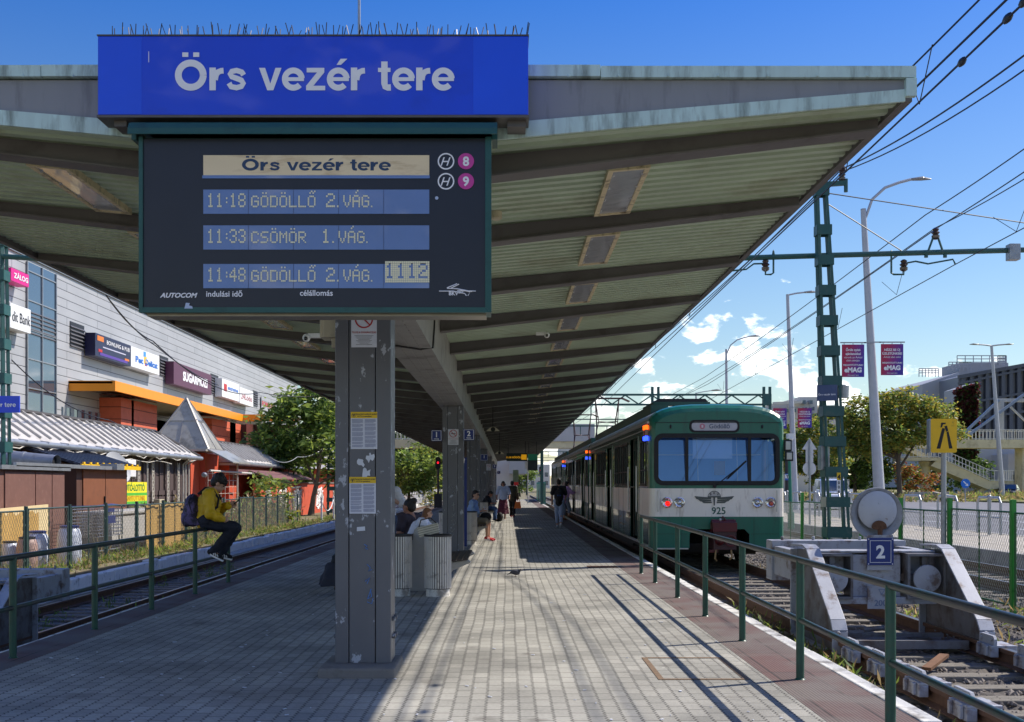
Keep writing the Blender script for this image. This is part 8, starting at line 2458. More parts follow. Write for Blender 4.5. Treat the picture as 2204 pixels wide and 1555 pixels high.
def lamp(label, base, top, r0, r1, arm, head_dir=1, double=False):
    t = thing('street_lamp', label, 'street lamp', base, 'tall street lamps along the road')
    b, tp = Vector(base), Vector(top)
    m = MB(); m.tube([b, b.lerp(tp, .5), tp], [r0, (r0 + r1) / 2, r1], 10); obj('pole', m, POLE, t, smooth=True)
    for s in ((1, -1) if double else (head_dir,)):
        m = MB()
        if arm[1] > .3: pts = [tp + Vector((0, 0, -.5)), tp + Vector((s * arm[0] * .18, 0, arm[1] * .35)), tp + Vector((s * arm[0] * .45, 0, arm[1] * .8)), tp + Vector((s * arm[0] * .75, 0, arm[1])), tp + Vector((s * arm[0], 0, arm[1] * 1.12))]
        else: pts = [tp + Vector((0, 0, -.05)), tp + Vector((s * arm[0] * .5, 0, arm[1] * .5)), tp + Vector((s * arm[0], 0, arm[1]))]
        m.tube(pts, r1 * .55, 7); obj('arm', m, POLE, t, smooth=True)
        e = pts[-1]; m = MB(); sc_ = arm[2]
        m.caps(e + Vector((s * .02, 0, 0)), e + Vector((s * sc_ * .55, 0, .06 * sc_)), .10 * sc_, .15 * sc_, 10); m.caps(e + Vector((s * sc_ * .55, 0, .06 * sc_)), e + Vector((s * sc_, 0, .02 * sc_)), .15 * sc_, .05 * sc_, 10)
        m.v = [(p[0], p[1], e.z + (p[2] - e.z) * .7) for p in m.v]
        obj('lamp_head', m, HEAD, t, smooth=True)
    return t
Lb = P(1897, 1143, 36); Lt = P(1858, 450, 36)
lamp('tall curved arm street lamp carrying the near pair of banners', (Lb.x, 36, 0), (Lt.x, 36, Lt.z), .19, .085, (1.55, .85, .62))
a = P(1712, 1070, 66); b = P(1695, 634, 66); lamp('straight arm street lamp behind the train mirror with the far banners', (a.x, 66, 0), (b.x, 66, b.z), .2, .09, (1.0, .12, .75))
a = P(1566, 1060, 92); b = P(1563, 752, 92); lamp('curved arm street lamp above the train roof', (a.x, 92, 0), (b.x, 92, b.z), .18, .09, (2.0, .95, .8))
a = P(2158, 1065, 118); b = P(2134, 744, 118); lamp('double headed street lamp in front of the grey building', (a.x, 118, 0), (b.x, 118, b.z), .28, .14, (1.4, .1, .9), double=True)
a = P(1502, 1060, 140); b = P(1498, 846, 140); lamp('far curved street lamp just peeping over the train roof', (a.x, 140, 0), (b.x, 140, b.z), .18, .1, (2.0, .3, 1.2))
def banner_mat():
    m = bpy.data.materials.new('banner_print'); t, b = nodes_of(m); N, L = t.nodes, t.links
    tcn = N.new('ShaderNodeTexCoord'); sp = N.new('ShaderNodeSeparateXYZ'); L.new(tcn.outputs['Generated'], sp.inputs[0])
    ad = N.new('ShaderNodeMath'); ad.operation = 'ADD'; L.new(sp.outputs['X'], ad.inputs[0])
    mu = N.new('ShaderNodeMath'); mu.operation = 'MULTIPLY'; mu.inputs[1].default_value = -.35; L.new(sp.outputs['Z'], mu.inputs[0]); L.new(mu.outputs[0], ad.inputs[1])
    cr = N.new('ShaderNodeValToRGB'); cr.color_ramp.elements[0].position = .0; cr.color_ramp.elements[0].color = S(168, 30, 70); cr.color_ramp.elements[1].position = .75; cr.color_ramp.elements[1].color = S(64, 44, 150)
    L.new(ad.outputs[0], cr.inputs[0]); L.new(cr.outputs[0], b.inputs['Base Color']); b.inputs['Roughness'].default_value = .5
    return m
BAN = banner_mat()
def banners(D, boxes, texts, labels, bar):
    for (x0, y0, x1, y1), tx, lb in zip(boxes, texts, labels):
        a, b = P(x0, y1, D), P(x1, y0, D); w, h = b.x - a.x, b.z - a.z
        t = thing('advertising_banner', lb, 'banner', (a.x, D, a.z), 'advertising banners on lamp posts')
        m = MB(); m.box(a.x, b.x, D - .012, D + .012, a.z, b.z); obj('cloth', m, BAN, t)
        m = MB()
        for (s_, f, hh, bo) in tx:
            k = MB(); put_text(k, s_, h * hh, ((a.x + b.x) / 2, D - .016, a.z + h * f), bold=bo)
            aa = np.array(k.v); ww = aa[:, 0].max() - aa[:, 0].min()
            if ww > w * .9: kk = w * .88 / ww; k.v = [((p[0] - (a.x + b.x) / 2) * kk + (a.x + b.x) / 2, p[1], p[2]) for p in k.v]
            m.merge(k)
        obj('lettering', m, SIGN_WHITE, t)
        m = MB(); m.bar((a.x - .05, D, b.z + .06), (b.x + .05, D, b.z + .06), .03, .04)
        for q in (.1, .5, .9): m.box(a.x + w * q - .01, a.x + w * q + .01, D - .01, D + .01, b.z, b.z + .05)
        e = bar; m.bar((b.x if abs(e - b.x) < abs(e - a.x) else a.x, D, b.z + .06), (e, D, b.z + .06), .03, .04)
        obj('hanger', m, GALV, t)
tA = [('Őrült nyitó', .80, .10, .025), ('ajánlatokkal', .68, .10, .025), ('várunk az Árkád', .575, .085, .0), ('alsó szintjén', .48, .085, .0), ('MEGNYITOTTUNK!', .34, .075, .02), ('eMAG', .15, .20, .05), ('Örs vezér tere', .04, .055, 0)]
tB = [('NÉZZ BE ÚJ', .78, .10, .025), ('ÜZLETÜNKBE!', .66, .10, .025), ('Árkád alsó szint', .555, .085, .0), ('MEGNYITOTTUNK!', .37, .075, .02), ('eMAG', .17, .20, .05), ('Örs vezér tere', .05, .055, 0)]
xb = P(1878, 740, 35.8).x
banners(35.8, [(1812, 742, 1860, 812), (1896, 741, 1944, 808)], [tA, tB], ['near left purple red banner beginning Őrült nyitó', 'near right purple red banner beginning NÉZZ BE ÚJ'], xb)
xb = P(1702, 880, 65.8).x
banners(65.8, [(1664, 879, 1693, 923), (1717, 879, 1747, 921)], [tA, tB], ['far left banner half hidden by the train front', 'far right banner above the arrow sign'], xb)
# back of an arrow sign and round sign, small bus stop sign, camera pole
ar = thing('road_sign', 'pale back of an arrow shaped road sign above a round plate', 'sign', P(1742, 1092, 42))
D = 42
def q2(px, py): v = P(px, py, D); return (v.x, v.z)
m = MB(); m.prism([q2(1742, 943), q2(1758, 968), q2(1750, 968), q2(1750, 996), q2(1734, 996), q2(1734, 968), q2(1726, 968)], 'Y', D - .02, D); obj('arrow', m, mat('sign_back', S(196, 198, 200), .4, .2, .08, 5), ar)
c = P(1742, 1009, D); m = MB(); m.lathe((c.x, D, c.z), [(.25, -.02), (.25, 0)], 24, axis='Y'); obj('disc', m, mat('sign_back', S(196, 198, 200)), ar)
m = MB(); c = P(1742, 1010, D); m.tube([(c.x, D - .06, -.1), (c.x, D - .06, P(0, 946, D).z)], .04, 8); obj('pole', m, GALV, ar)
cp = thing('camera_pole', 'slim green pole with white camera beside the train mirror', 'pole', P(1704, 1112, 40))
a = P(1704, 1040, 40); m = MB(); m.tube([(a.x - .02, 40, -.1), (a.x - .1, 40, P(0, 945, 40).z)], [.07, .05], 8); m.tube([(a.x - .02, 40, -.1), (a.x - .03, 40, .5)], .12, 8); obj('pole', m, mat('pole_green', S(20, 120, 96), .4), cp)
c = P(1701, 940, 40); m = MB(); m.box(c.x - .12, c.x + .1, 39.8, 40.1, c.z - .08, c.z + .1); m.ell((c.x, 39.85, c.z - .08), (.08, .08, .08), 10); obj('camera', m, WHITE, cp)
tp_ = thing('stop_sign', 'small blue and white T sign on a dark post behind the train', 'sign', P(1694, 1070, 60))
a, b = P(1690, 1034, 60), P(1699, 1020, 60); m = MB(); m.box(a.x, b.x, 60, 60.03, a.z, b.z, 0); m.box(a.x, b.x, 59.99, 59.999, a.z + .1, b.z - .05, 1); put_text(m, 'T', .2, ((a.x + b.x) / 2, 59.985, a.z + .12), bold=.05, k=2); obj('panel', m, [mat('stop_blue', S(40, 90, 170), .4), SIGN_WHITE, BLACK], tp_)
m = MB(); m.tube([((a.x + b.x) / 2, 60.1, -.1), ((a.x + b.x) / 2, 60.1, 3.6)], .1, 8); obj('post', m, DARK, tp_)
bl = thing('road_sign', 'round blue sign with white slanting arrow on the verge', 'sign', P(2078, 1068, 100))
c = P(2078, 1041, 100); m = MB(); m.lathe((c.x, 100, c.z), [(.42, -.03), (.42, 0)], 28, axis='Y'); obj('disc', m, mat('road_blue', S(20, 110, 200), .4), bl)
m = MB(); m.bar((c.x - .2, 99.96, c.z + .2), (c.x + .12, 99.96, c.z - .12), .01, .1); m.prism([(c.x + .24, c.z - .24), (c.x - .02, c.z - .2), (c.x + .2, c.z + .02)], 'Y', 99.95, 99.965); obj('arrow', m, SIGN_WHITE, bl)
m = MB(); m.tube([(c.x, 100.05, -.1), (c.x, 100.05, c.z)], .05, 8); obj('pole', m, GALV, bl)
# white van
def car(name, label, loc, rz, L, W, H, hood, glass_z, col, van=False, group=None):
    t = thing(name, label, 'van' if van else 'car', loc, group, rz)
    m = MB(); w = W / 2
    if van: prof = [(0, .35), (0, .95), (.25, 1.02), (1.05, 1.12), (1.75, H * .96), (2.1, H), (L - .1, H), (L, H - .1), (L, .35)]
    else: prof = [(0, .3), (0, .7), (.9, .85), (1.6, H), (L - 1.3, H), (L - .5, .95), (L, .9), (L, .3)]
    secs = [(-w, .0), (-w + .06, .0), (w - .06, 0), (w, 0)]
    def pt(p, x): 
        k = 1 - .16 * max(0, (p[1] - .95)) / (H - .95)
        return (x * k, p[0], p[1])
    vs = []
    for x in (-w, w): vs += [pt(p, x) for p in prof]
    n = len(prof)
    m.add(vs, [tuple(range(n)), tuple(range(2 * n - 1, n - 1, -1))] + [(i, (i + 1) % n, n + (i + 1) % n, n + i) for i in range(n)])
    body = obj('body', m, col, t, local=True, bev=.06)
    CG = mat('car_glass', S(44, 62, 84), .05, .2, .05, 3, coat=1)
    i0 = 3 if van else 2
    p, q = prof[i0], prof[i0 + 1]
    m = MB()
    a, b = (p[0] + (q[0] - p[0]) * .1, p[1] + (q[1] - p[1]) * .1), (p[0] + (q[0] - p[0]) * .92, p[1] + (q[1] - p[1]) * .92)
    d = Vector((0, b[1] - a[1], -(b[0] - a[0]))).normalized() * -.02
    vs = [Vector(pt(a, -w * .9)), Vector(pt(a, w * .9)), Vector(pt(b, w * .88)), Vector(pt(b, -w * .88))]
    vs = [v + Vector((0, -.025, .03)) for v in vs]
    m.quad(*vs); obj('windscreen', m, CG, t, local=True)
    for s in (-1, 1):
        m = MB()
        ws = [(a[0] + .15, 1.12), (b[0] + .1, H - .16), (2.6 if van else L - 1.4, H - .16), (2.7 if van else L - .9, 1.12)] if van else [(1.1, .9), (1.65, H - .08), (L - 1.35, H - .08), (L - .8, .95)]
        m.add([tuple(Vector(pt(q_2, s * w)) + Vector((s * .012, 0, 0))) for q_2 in ws], [(0, 1, 2, 3)]); obj('side_window', m, CG, t, local=True)
        for yw in (.85, L - .85):
            m = MB(); m.lathe((s * (w - .1), yw, .32), [(.32, -.11), (.32, .11)], 20, 0, axis='X'); m.lathe((s * (w - .1), yw, .32), [(.19, -.118), (.19, .118)], 14, 1, axis='X'); obj('wheel', m, [BLACK, ALU], t, local=True)
        m = MB(); m.box(s * w * .95 - .16, s * w * .95 + .16, -.02, .1, .72, .92) if van else m.box(s * w * .8 - .15, s * w * .8 + .15, -.02, .1, .55, .7); obj('headlight', m, ALU, t, local=True, bev=.03)
        m = MB(); m.box(s * (w + .02) - .0, s * (w + .22), 1.1, 1.22, 1.12, 1.32) if van else m.box(s * w, s * (w + .15), 1.2, 1.3, .9, 1.02); obj('mirror', m, col if not van else WHITE, t, local=True, bev=.02)
    m = MB(); m.box(-w * .5, w * .5, -.03, .02, .45, .62); m.box(-w, w, -.06, .1, .3, .42); obj('bumper', m, DARK, t, local=True)
    if van:
        m = MB(); m.bar((-.7, 1.9, H + .08), (.7, 1.9, H + .08), .05, .05); m.bar((-.7, 3.2, H + .08), (.7, 3.2, H + .08), .05, .05); m.bar((-.65, 1.8, H + .1), (-.65, 3.4, H + .1), .04, .04); m.bar((.65, 1.8, H + .1), (.65, 3.4, H + .1), .04, .04); obj('roof_rack', m, GALV, t, local=True)
    return t
VW = mat('van_white', S(222, 226, 232), .25, 0, .03, 3, coat=.6)
car('white_van', 'white van with roof rack facing the camera beyond the green fence', (21.0, 71, -.13), rad(-8), 4.6, 1.85, 2.0, 1, 1, VW, True)
car('parked_car', 'dark blue parked car half cut by the right edge', (54.2, 121, .06), rad(-30), 4.2, 1.8, 1.45, 1, 1, mat('car_navy', S(36, 44, 60), .2, .2, .05, 3, coat=1))
person('distant person in dark clothes walking on the far verge', (42.3, 108, .05), 0, pose(STAND), [('shirt', C('dark_shirt', 34, 32, 38), dict(hem=-.4)), ('trousers', C('grey_trousers', 110, 104, 104), dict()), ('shoe', C('black_shoe', 22, 22, 26), dict())], vox=.03, fingers=False)

# ================================================================== footbridge
FBC = mat('footbridge_cream', S(206, 196, 160), .8, 0, .1, 1.5, dirt=S(150, 140, 108), damt=.6, dscale=.8)
FBW = mat('footbridge_rail', S(206, 206, 198), .5, 0, .05, 4)
FBG = mat('footbridge_grey', S(178, 178, 176), .7, 0, .08, 1)
fb = thing('footbridge', 'long cream footbridge crossing behind the train with white railings and stairs', 'footbridge', (30, 130, 0))
DB = 130
zd = P(0, 948, DB).z
m = MB(); m.box(-16, 75, DB - 1.6, DB + 1.6, zd - .95, zd); obj('deck', m, FBC, fb)
def rail(mm, p, q, h=1.15, st=.42):
    p, q = Vector(p), Vector(q); n = max(2, int((q - p).length / st))
    for z in (.1, h): mm.bar(p + Vector((0, 0, z)), q + Vector((0, 0, z)), .07, .07)
    for i in range(n + 1):
        v = p.lerp(q, i / n); mm.bar(v, v + Vector((0, 0, h)), .05, .05)
m = MB(); rail(m, (12, DB - 1.6, zd), (75, DB - 1.6, zd)); rail(m, (-16, DB - 1.6, zd), (4, DB - 1.6, zd)); rail(m, (12, DB + 1.6, zd), (75, DB + 1.6, zd)); rail(m, (-16, DB + 1.6, zd), (4, DB + 1.6, zd)); obj('railing', m, FBW, fb)
a, b = P(1188, 950, DB - 1.7), P(1280, 913, DB - 1.7)
m = MB(); m.box(a.x - 2.2, b.x, DB - 1.8, DB - 1.62, zd - .2, b.z - .5); m.box(a.x + .7, b.x, DB - 1.7, DB - 1.61, b.z - .5, b.z); m.box(a.x - 2.2, b.x, DB + 1.62, DB + 1.8, zd - .2, b.z - .5); obj('parapet', m, FBG, fb)
for x in (-14, 14, 33, 60): 
    m = MB(); m.box(x - .4, x + .4, DB - 1.0, DB + 1.0, -.2, zd - .96); obj('pier', m, FBC, fb)
# stairs on the right
x0, x1 = P(1930, 0, 124).x, P(2000, 0, 124).x
zl = P(0, 986, 124).z
m = MB(); m.box(x0, x1 + 1.2, 122.6, 125.4, zl - .35, zl); m.lathe(((x0 + x1) / 2 + 1.4, 124, -.2), [(.55, 0), (.5, zl - .8), (.75, zl - .4), (.75, zl - .2)], 14); obj('landing', m, FBC, fb)
xe, ze = P(2120, 0, 124).x, P(0, 1036, 124).z
m = MB(); m.prism([(x1 - .3, zl - .9), (x1 + .6, zl - .02), (xe, ze), (xe + 2.6, ze), (xe + 2.6, ze - .8), (xe - .3, ze - .9)], 'Y', 122.7, 125.3)
m.lathe((xe + 1.5, 124, -.2), [(.5, 0), (.5, ze - .3)], 12); m.bar((xe - 2.0, 124, .1), (xe + .2, 124, ze - .6), 1.6, .4); obj('stair_flight', m, FBC, fb)
m = MB()
for i in range(16): 
    f = i / 16; xx = x1 + .6 + (xe - x1 - .6) * f; zz = zl + (ze - zl) * f
    m.box(xx, xx + .34, 122.75, 125.25, zz - .02, zz + .1)
obj('treads', m, CONCRETE_D, fb)
m = MB(); rail(m, (x1 + .4, 122.6, zl), (xe, 122.6, ze)); rail(m, (xe, 122.6, ze), (xe + 2.6, 122.6, ze)); rail(m, (x1 + .4, 125.4, zl), (xe, 125.4, ze)); rail(m, (x0, 122.6, zl), (x1 + .4, 122.6, zl)); rail(m, (xe + 2.6, 122.6, ze), (xe + 2.6, 125.4, ze)); obj('stair_railing', m, FBW, fb)
m = MB(); p, q = Vector((x1 + .8, 126.5, zl)), Vector((x0 + .2, 126.5, zd)); m.prism([(p.x, p.z - .4), (p.x, p.z), (q.x, q.z), (q.x, q.z - .6)], 'Y', 125.6, 128.2); rail(m, (p.x, 125.6, p.z), (q.x, 125.6, q.z)); obj('upper_flight', m, FBC, fb)
for (xa, za, xb_, zb2) in ((2062, 945, 2150, 862), (2080, 940, 2204, 850)):
    m = MB(); m.bar(P(xa, za, 128), P(xb_, zb2, 128), .28, .28); obj('tie_bar', m, mat('tie_blue_grey', S(128, 142, 162), .4), fb)
m = MB(); m.box(P(2150, 0, 129).x, P(2158, 0, 129).x, 128.6, 129.4, zd, P(0, 862, 129).z); m.bar(P(2145, 862, 129), P(2204, 862, 129), .5, .4); m.bar(P(2175, 876, 128.5), P(2215, 915, 128.5), .2, .2); obj('pylon', m, FBG, fb)
# stair house and shelter at the platform end
hs_ = thing('stair_house', 'pale concrete stair tower at the far platform end under the footbridge', 'building', (-1, 116, 0))
a, b = P(1058, 1090, 114), P(1113, 990, 114); m = MB(); m.box(a.x, b.x, 114, 126, -.1, b.z); obj('wall', m, mat('tower_concrete', S(196, 194, 186), .8, 0, .06, .8), hs_)
a2, b2 = P(1096, 1020, 110), P(1134, 990, 110); m = MB(); m.box(a2.x, b2.x, 110, 126, a2.z, b2.z)
for i in range(14): m.box(a2.x + i * .12, a2.x + i * .12 + .05, 109.97, 110, a2.z, b2.z)
obj('ribbed_box', m, FBG, hs_)
m = MB(); a3, b3 = P(1104, 1038, 96), P(1116, 1012, 96); m.box(a3.x, b3.x, 96, 96.1, a3.z, b3.z); obj('poster_case', m, mat('poster_green', S(100, 116, 96), .3, 0, .5, 2), label='small framed poster hanging before the stair tower', cat='poster')
m = MB(); a3, b3 = P(1106, 1045, 95), P(1116, 1038, 95); m.box(a3.x, b3.x, 95, 95.05, a3.z, b3.z); m.tube([(a3.x + .15, 95.1, 0), (a3.x + .15, 95.1, a3.z + .2)], .04, 6); obj('red_sign', m, RED, label='tiny red sign on a post at the platform end', cat='sign')
# light signals
def signal(label, px, py, D, side=1):
    c = P(px, py, D)
    t = thing('railway_signal', label, 'signal', (c.x, D, 0), 'red light signals')
    m = MB(); m.tube([(c.x, D, -.1), (c.x, D, c.z)], .07, 8); m.box(c.x - .25, c.x + .25, D - .2, D + .2, -.1, .9); obj('post', m, DARK, t)
    m = MB(); m.prism(rrect(c.x - .17, c.x + .17, c.z - .4, c.z + .4, .16), 'Y', D - .12, D - .02); obj('head', m, BLACK, t)
    m = MB(); m.lathe((c.x, D - .13, c.z + .02), [(.0, -.03), (.065, -.0)], 12, axis='Y', cap=False); obj('red_lamp', m, mat('signal_red', S(255, 30, 40), .3, emit=S(255, 20, 40), estr=1.2), t)
signal('left light signal showing red between the first two columns', 943, 997, 72)
signal('right light signal showing red beyond the platform end', 1164, 1013, 110)
gp = MB(); a, b = P(1170, 1065, 95), P(1186, 1045, 95); gp.box(a.x, a.x + .05, 92, 118, 0, 1.6)
for i in range(12): gp.box(a.x - .02, a.x + .08, 92 + i * 2.3, 92.1 + i * 2.3, -.1, 1.7)
obj('screen_fence', gp, mat('teal_screen', S(70, 150, 140), .5, 0, .15, 3), label='teal screen fence beside the far track', cat='fence')
m = MB(); c = P(1136, 1060, 88); m.tube([(c.x, 88, 0), (c.x, 88, 3.4)], .05, 6); m.box(c.x - .22, c.x + .22, 87.95, 88, 2.7, 3.3); obj('post_sign', m, FBG, label='pale sign post at the far platform ramp', cat='sign')

# ================================================================== right background: grey building, tower, flats
GB = mat('glass_building_grey', S(126, 130, 138), .5, .1, .08, .4); GBD = mat('building_fin', S(76, 82, 94), .5, .1); GBP = mat('building_panel', S(164, 166, 170), .6, 0, .06, .5)
bd2 = thing('office_building', 'dark grey angular building with fins and roof railings on the right', 'building', (65, 170, 0))
D0 = 150
def w3(px, py, D): return P(px, py, D)
poly = [(2075, 812), (2212, 775), (2260, 765), (2260, 1045), (2050, 1045)]
m = MB(); A = P(2040, 0, 165).x; Bx = P(2075, 0, 165).x
m.prism([(P(px, 0, 165).x, P(0, py, 165).z) for px, py in [(1985, 828), (2063, 802), (2065, 802), (2065, 1050), (1985, 1050)]], 'Y', 165, 190, 0); obj('side_block', m, GBP, bd2)
m = MB(); m.prism([(P(px, 0, 158).x, P(0, py, 158).z) for px, py in [(2063, 812), (2080, 806), (2300, 768), (2300, 1050), (2063, 1050)]], 'Y', 158, 190); obj('main_block', m, GB, bd2)
m = MB()
for i in range(13):
    px_ = 2072 + i * 17; x = P(px_, 0, 157.6).x; zt2 = P(0, 808 - (px_ - 2072) * .172, 157.6).z
    m.box(x - .25, x + .25, 157.2, 157.99, P(0, 962, 157.6).z, zt2)
obj('fins', m, GBD, bd2)
m = MB()
for (ya, yb2) in ((826, 790), (872, 842), (908, 885)):
    m.bar(P(2063, ya, 157.4), P(2300, yb2 - 14, 157.4), .5, .3)
obj('floor_bands', m, GBD, bd2)
m = MB(); m.bar(P(2063, 812, 157.3), P(2300, 769, 157.3), .6, .5); obj('coping', m, GBD, bd2)
for (xa, xb_, yy, hh) in ((2042, 2090, 790, 10), (2060, 2165, 780, 14), (2148, 2166, 778, 12), (1978, 2020, 803, 9)):
    m = MB(); a, b = P(xa, yy, 168), P(xb_, yy - hh, 168)
    for z in (a.z, (a.z + b.z) / 2, b.z): m.bar((a.x, 168, z), (b.x, 168, z), .12, .12)
    n = 6
    for i in range(n + 1): m.bar((a.x + (b.x - a.x) * i / n, 168, a.z - .6), (a.x + (b.x - a.x) * i / n, 168, b.z), .1, .1)
    obj('roof_railing', m, GBP, bd2)
m = MB(); a, b = P(2060, 796, 170), P(2164, 780, 170); m.box(a.x, b.x, 169, 176, a.z - 1, b.z - .2); obj('roof_plant', m, GBP, bd2)
m = MB(); a, b = P(2060, 1050, 156), P(2115, 965, 156); m.box(a.x, b.x + 8, 155, 158, 0, b.z); obj('base_wall', m, GBP, bd2)
m = MB(); a, b = P(2170, 1048, 150), P(2212, 978, 150); m.box(a.x, b.x + 5, 150, 156, 0, b.z); 
for i in range(5): m.box(a.x - .01, b.x + 5, 149.97, 149.99, i * 1.1, i * 1.1 + .05)
obj('gate_house', m, GBP, bd2)
m = MB(); a, b = P(2178, 1043, 149.9), P(2187, 1022, 149.9); m.box(a.x, b.x, 149.9, 149.97, a.z, b.z); obj('window', m, MGL, bd2)
c = P(2203, 986, 148); m = MB(); m.lathe((c.x, 148, c.z), [(.62, 0), (.62, -.05)], 24, 0, axis='Y'); m.lathe((c.x, 147.94, c.z), [(.47, 0), (.47, -.02)], 24, 1, axis='Y'); m.tube([(c.x, 148.1, 0), (c.x, 148.1, c.z)], .08, 6, 2); m.bar((c.x - .33, 147.9, c.z + .33), (c.x + .33, 147.9, c.z - .33), .02, .12, k=0); obj('no_parking_sign', m, [RED, mat('road_blue', S(20, 110, 200)), GALV], label='round no parking sign cut by the right edge near the gate house', cat='sign')
iv = thing('ivy_tower', 'square tower block overgrown with dark red and green ivy', 'building', P(2080, 1050, 146))
ivb = [(P(2055, 0, 146).x, P(0, 1050, 146).z), (P(2104, 0, 146).x, P(0, 1050, 146).z), (P(2100, 0, 146).x, P(0, 824, 146).z), (P(2058, 0, 146).x, P(0, 838, 146).z)]
m = MB(); m.prism(ivb, 'Y', 146, 150); obj('wall', m, GBP, iv)
r = np.random.default_rng(5); n = 6500
u, v = r.random(n), r.random(n)
xs = ivb[0][0] + (ivb[1][0] - ivb[0][0]) * u; zs = 1.5 + (ivb[2][1] - 1.5) * v - (1 - u) * .8 * v
keep = r.random(n) > .25 * (np.sin(zs * 1.1 + u * 5) > .75)
pp_ = np.stack([xs, 145.9 - np.abs(r.normal(0, .12, n)), zs], 1)[keep]
up_m = pp_[:, 2] > 6 + r.normal(0, 1.5, len(pp_))
leaves('ivy', pp_[up_m], .5, [IVY_R, LEAF_D], [5, 2], iv, 7, aspect=.7); leaves('ivy', pp_[~up_m], .5, [LEAF_D, LEAF_M, IVY_R], [5, 3, 1], iv, 8, aspect=.7)
FLAT = mat('flats_wall', S(206, 202, 194), .8, 0, .05, .3); 
ap_ = thing('apartment_block', 'pale apartment block far behind the banners and trees', 'building', (60, 210, 0))
m = MB()
for (xa, xb_, yt) in ((1664, 1722, 868), (1722, 1762, 854), (1700, 1740, 866), (1762, 1800, 872)): a, b = P(xa, 1050, 215 + xa % 3), P(xb_, yt, 215); m.box(a.x, b.x, 215 + (xa % 5) * .4, 235, 0, b.z)
m.bar(P(1664, 869, 214), P(1725, 866, 214), 1.0, .5); obj('wall', m, FLAT, ap_)
for (xa, yt) in ((1727, 862), (1742, 862), (1730, 876), (1746, 876), (1752, 890), (1735, 892), (1674, 880), (1690, 880), (1706, 880)):
    a, b = P(xa, yt + 8, 214), P(xa + 7, yt, 214); m = MB(); m.box(a.x, b.x, 213.9, 215.6, a.z, b.z); obj('window', m, MGL, ap_)
# trees on the right
tree('street_tree', 'big yellow green street tree in front of the footbridge stairs', (P(1938, 0, 112).x, 112, .0),
     [(-1.5, 0, 6.8, 2.6, 2.5, 1.9), (1.8, .3, 7.3, 2.5, 2.4, 1.7), (0, .2, 9.0, 2.4, 2.2, 1.6), (-3.6, .2, 7.6, 2.0, 2.1, 1.7), (3.7, -.2, 8.3, 2.0, 2.0, 1.3), (-1.8, .3, 9.7, 1.6, 1.8, 1.0), (2.2, 0, 9.4, 1.6, 1.6, .9), (-.2, -.6, 5.7, 2.0, 2.0, 1.0), (4.6, .1, 7.2, 1.3, 1.5, .9), (-4.6, 0, 6.0, 1.5, 1.5, 1.1), (-2.7, -.3, 5.0, 1.6, 1.6, 1.0), (.2, .2, 10.7, 1.0, 1.0, .6), (-5.9, .2, 8.2, 1.7, 1.6, 1.2), (-6.6, 0, 5.4, 1.6, 1.5, 1.1), (5.8, .1, 6.4, .9, .9, .5), (-4.2, 0, 9.8, 1.0, 1, .7)],
     40, 11, .42, [LEAF_M, LEAF_L, LEAF_Y, LEAF_D], [2, 5, 5, .5], .3, seed=31, spread=.36, lean=(-.3, 0), fork=.5)
tree('street_tree', 'green roadside tree behind the white van', (P(1745, 0, 120).x, 120, .0), [(0, 0, 5.2, 2.3, 2, 2.2), (-1.6, 0, 6.9, 1.6, 1.6, 1.4), (1.6, 0, 6.6, 1.6, 1.6, 1.4), (0, .3, 8.2, 1.5, 1.5, 1.2), (-2.2, 0, 4.0, 1.4, 1.4, 1.2), (2.6, 0, 4.2, 1.6, 1.5, 1.4), (.2, -.3, 2.8, 2.2, 1.5, 1.1), (-2.8, .0, 5.6, 1.2, 1.2, 1)], 48, 8, .45, [LEAF_M, LEAF_D, LEAF_L, LEAF_Y], [3, 1, 4, 3], .25, seed=32, spread=.36)
tree('street_tree', 'darker tree between the lattice mast and the big tree', (P(1840, 0, 126).x, 126, .0), [(0, 0, 3.6, 2.6, 2, 2.0), (-1.5, 0, 5.6, 2.0, 1.8, 1.6), (1.8, 0, 5.4, 2.0, 1.8, 1.5), (.2, 0, 7.2, 1.8, 1.8, 1.3), (3.0, 0, 3.6, 1.6, 1.6, 1.3), (-3.0, .2, 3.2, 1.5, 1.5, 1.2)], 46, 8, .45, [LEAF_D, LEAF_M, LEAF_L], [4, 4, 1.5], .25, seed=33, spread=.36)
tree('rust_shrub', 'rust brown shrub under the footbridge landing', (P(1957, 0, 119).x, 119, .0), [(0, 0, 2.1, 1.4, 1.2, 1.3), (1.5, 0, 1.5, 1.0, 1, .8), (-.6, 0, 3.2, .9, .9, .7), (2.8, 0, 2.3, .8, .8, .5)], 44, 8, .38, [LEAF_R, LEAF_Y, LEAF_M], [5, 2, 1.5], .1, seed=34, spread=.3, cat='shrub')
tree('dark_shrub', 'dark green shrubs behind the footbridge stair pillar', (P(2030, 0, 136).x, 136, .0), [(0, 0, 2.2, 2.6, 1.2, 2.0), (-4, 0, 2.2, 2.4, 1.2, 1.8), (4, 0, 2.8, 2.2, 1.2, 2.2), (-8, 0, 2.2, 2.2, 1.2, 2.0)], 40, 7, .5, [LEAF_D, LEAF_M], [5, 1], .1, seed=35, spread=.35, cat='shrub')
patch('verge_weeds', 'dry grass and weeds covering the far verge', 27, 62, 101, 124, 9000, .55, .5, [LEAF_DRY, LEAF_L, LEAF_M], [5, 2, 1.5], 36, .04)
m = MB(); m.box(P(1925, 0, 112).x, P(2010, 0, 112).x, 108, 108.5, 0, .75); m.bar((P(2010, 0, 108).x, 108, .6), (P(2050, 0, 104).x, 104, .25), .4, .4); obj('low_wall', m, CONCRETE, label='low concrete wall in the verge below the big tree', cat='wall')
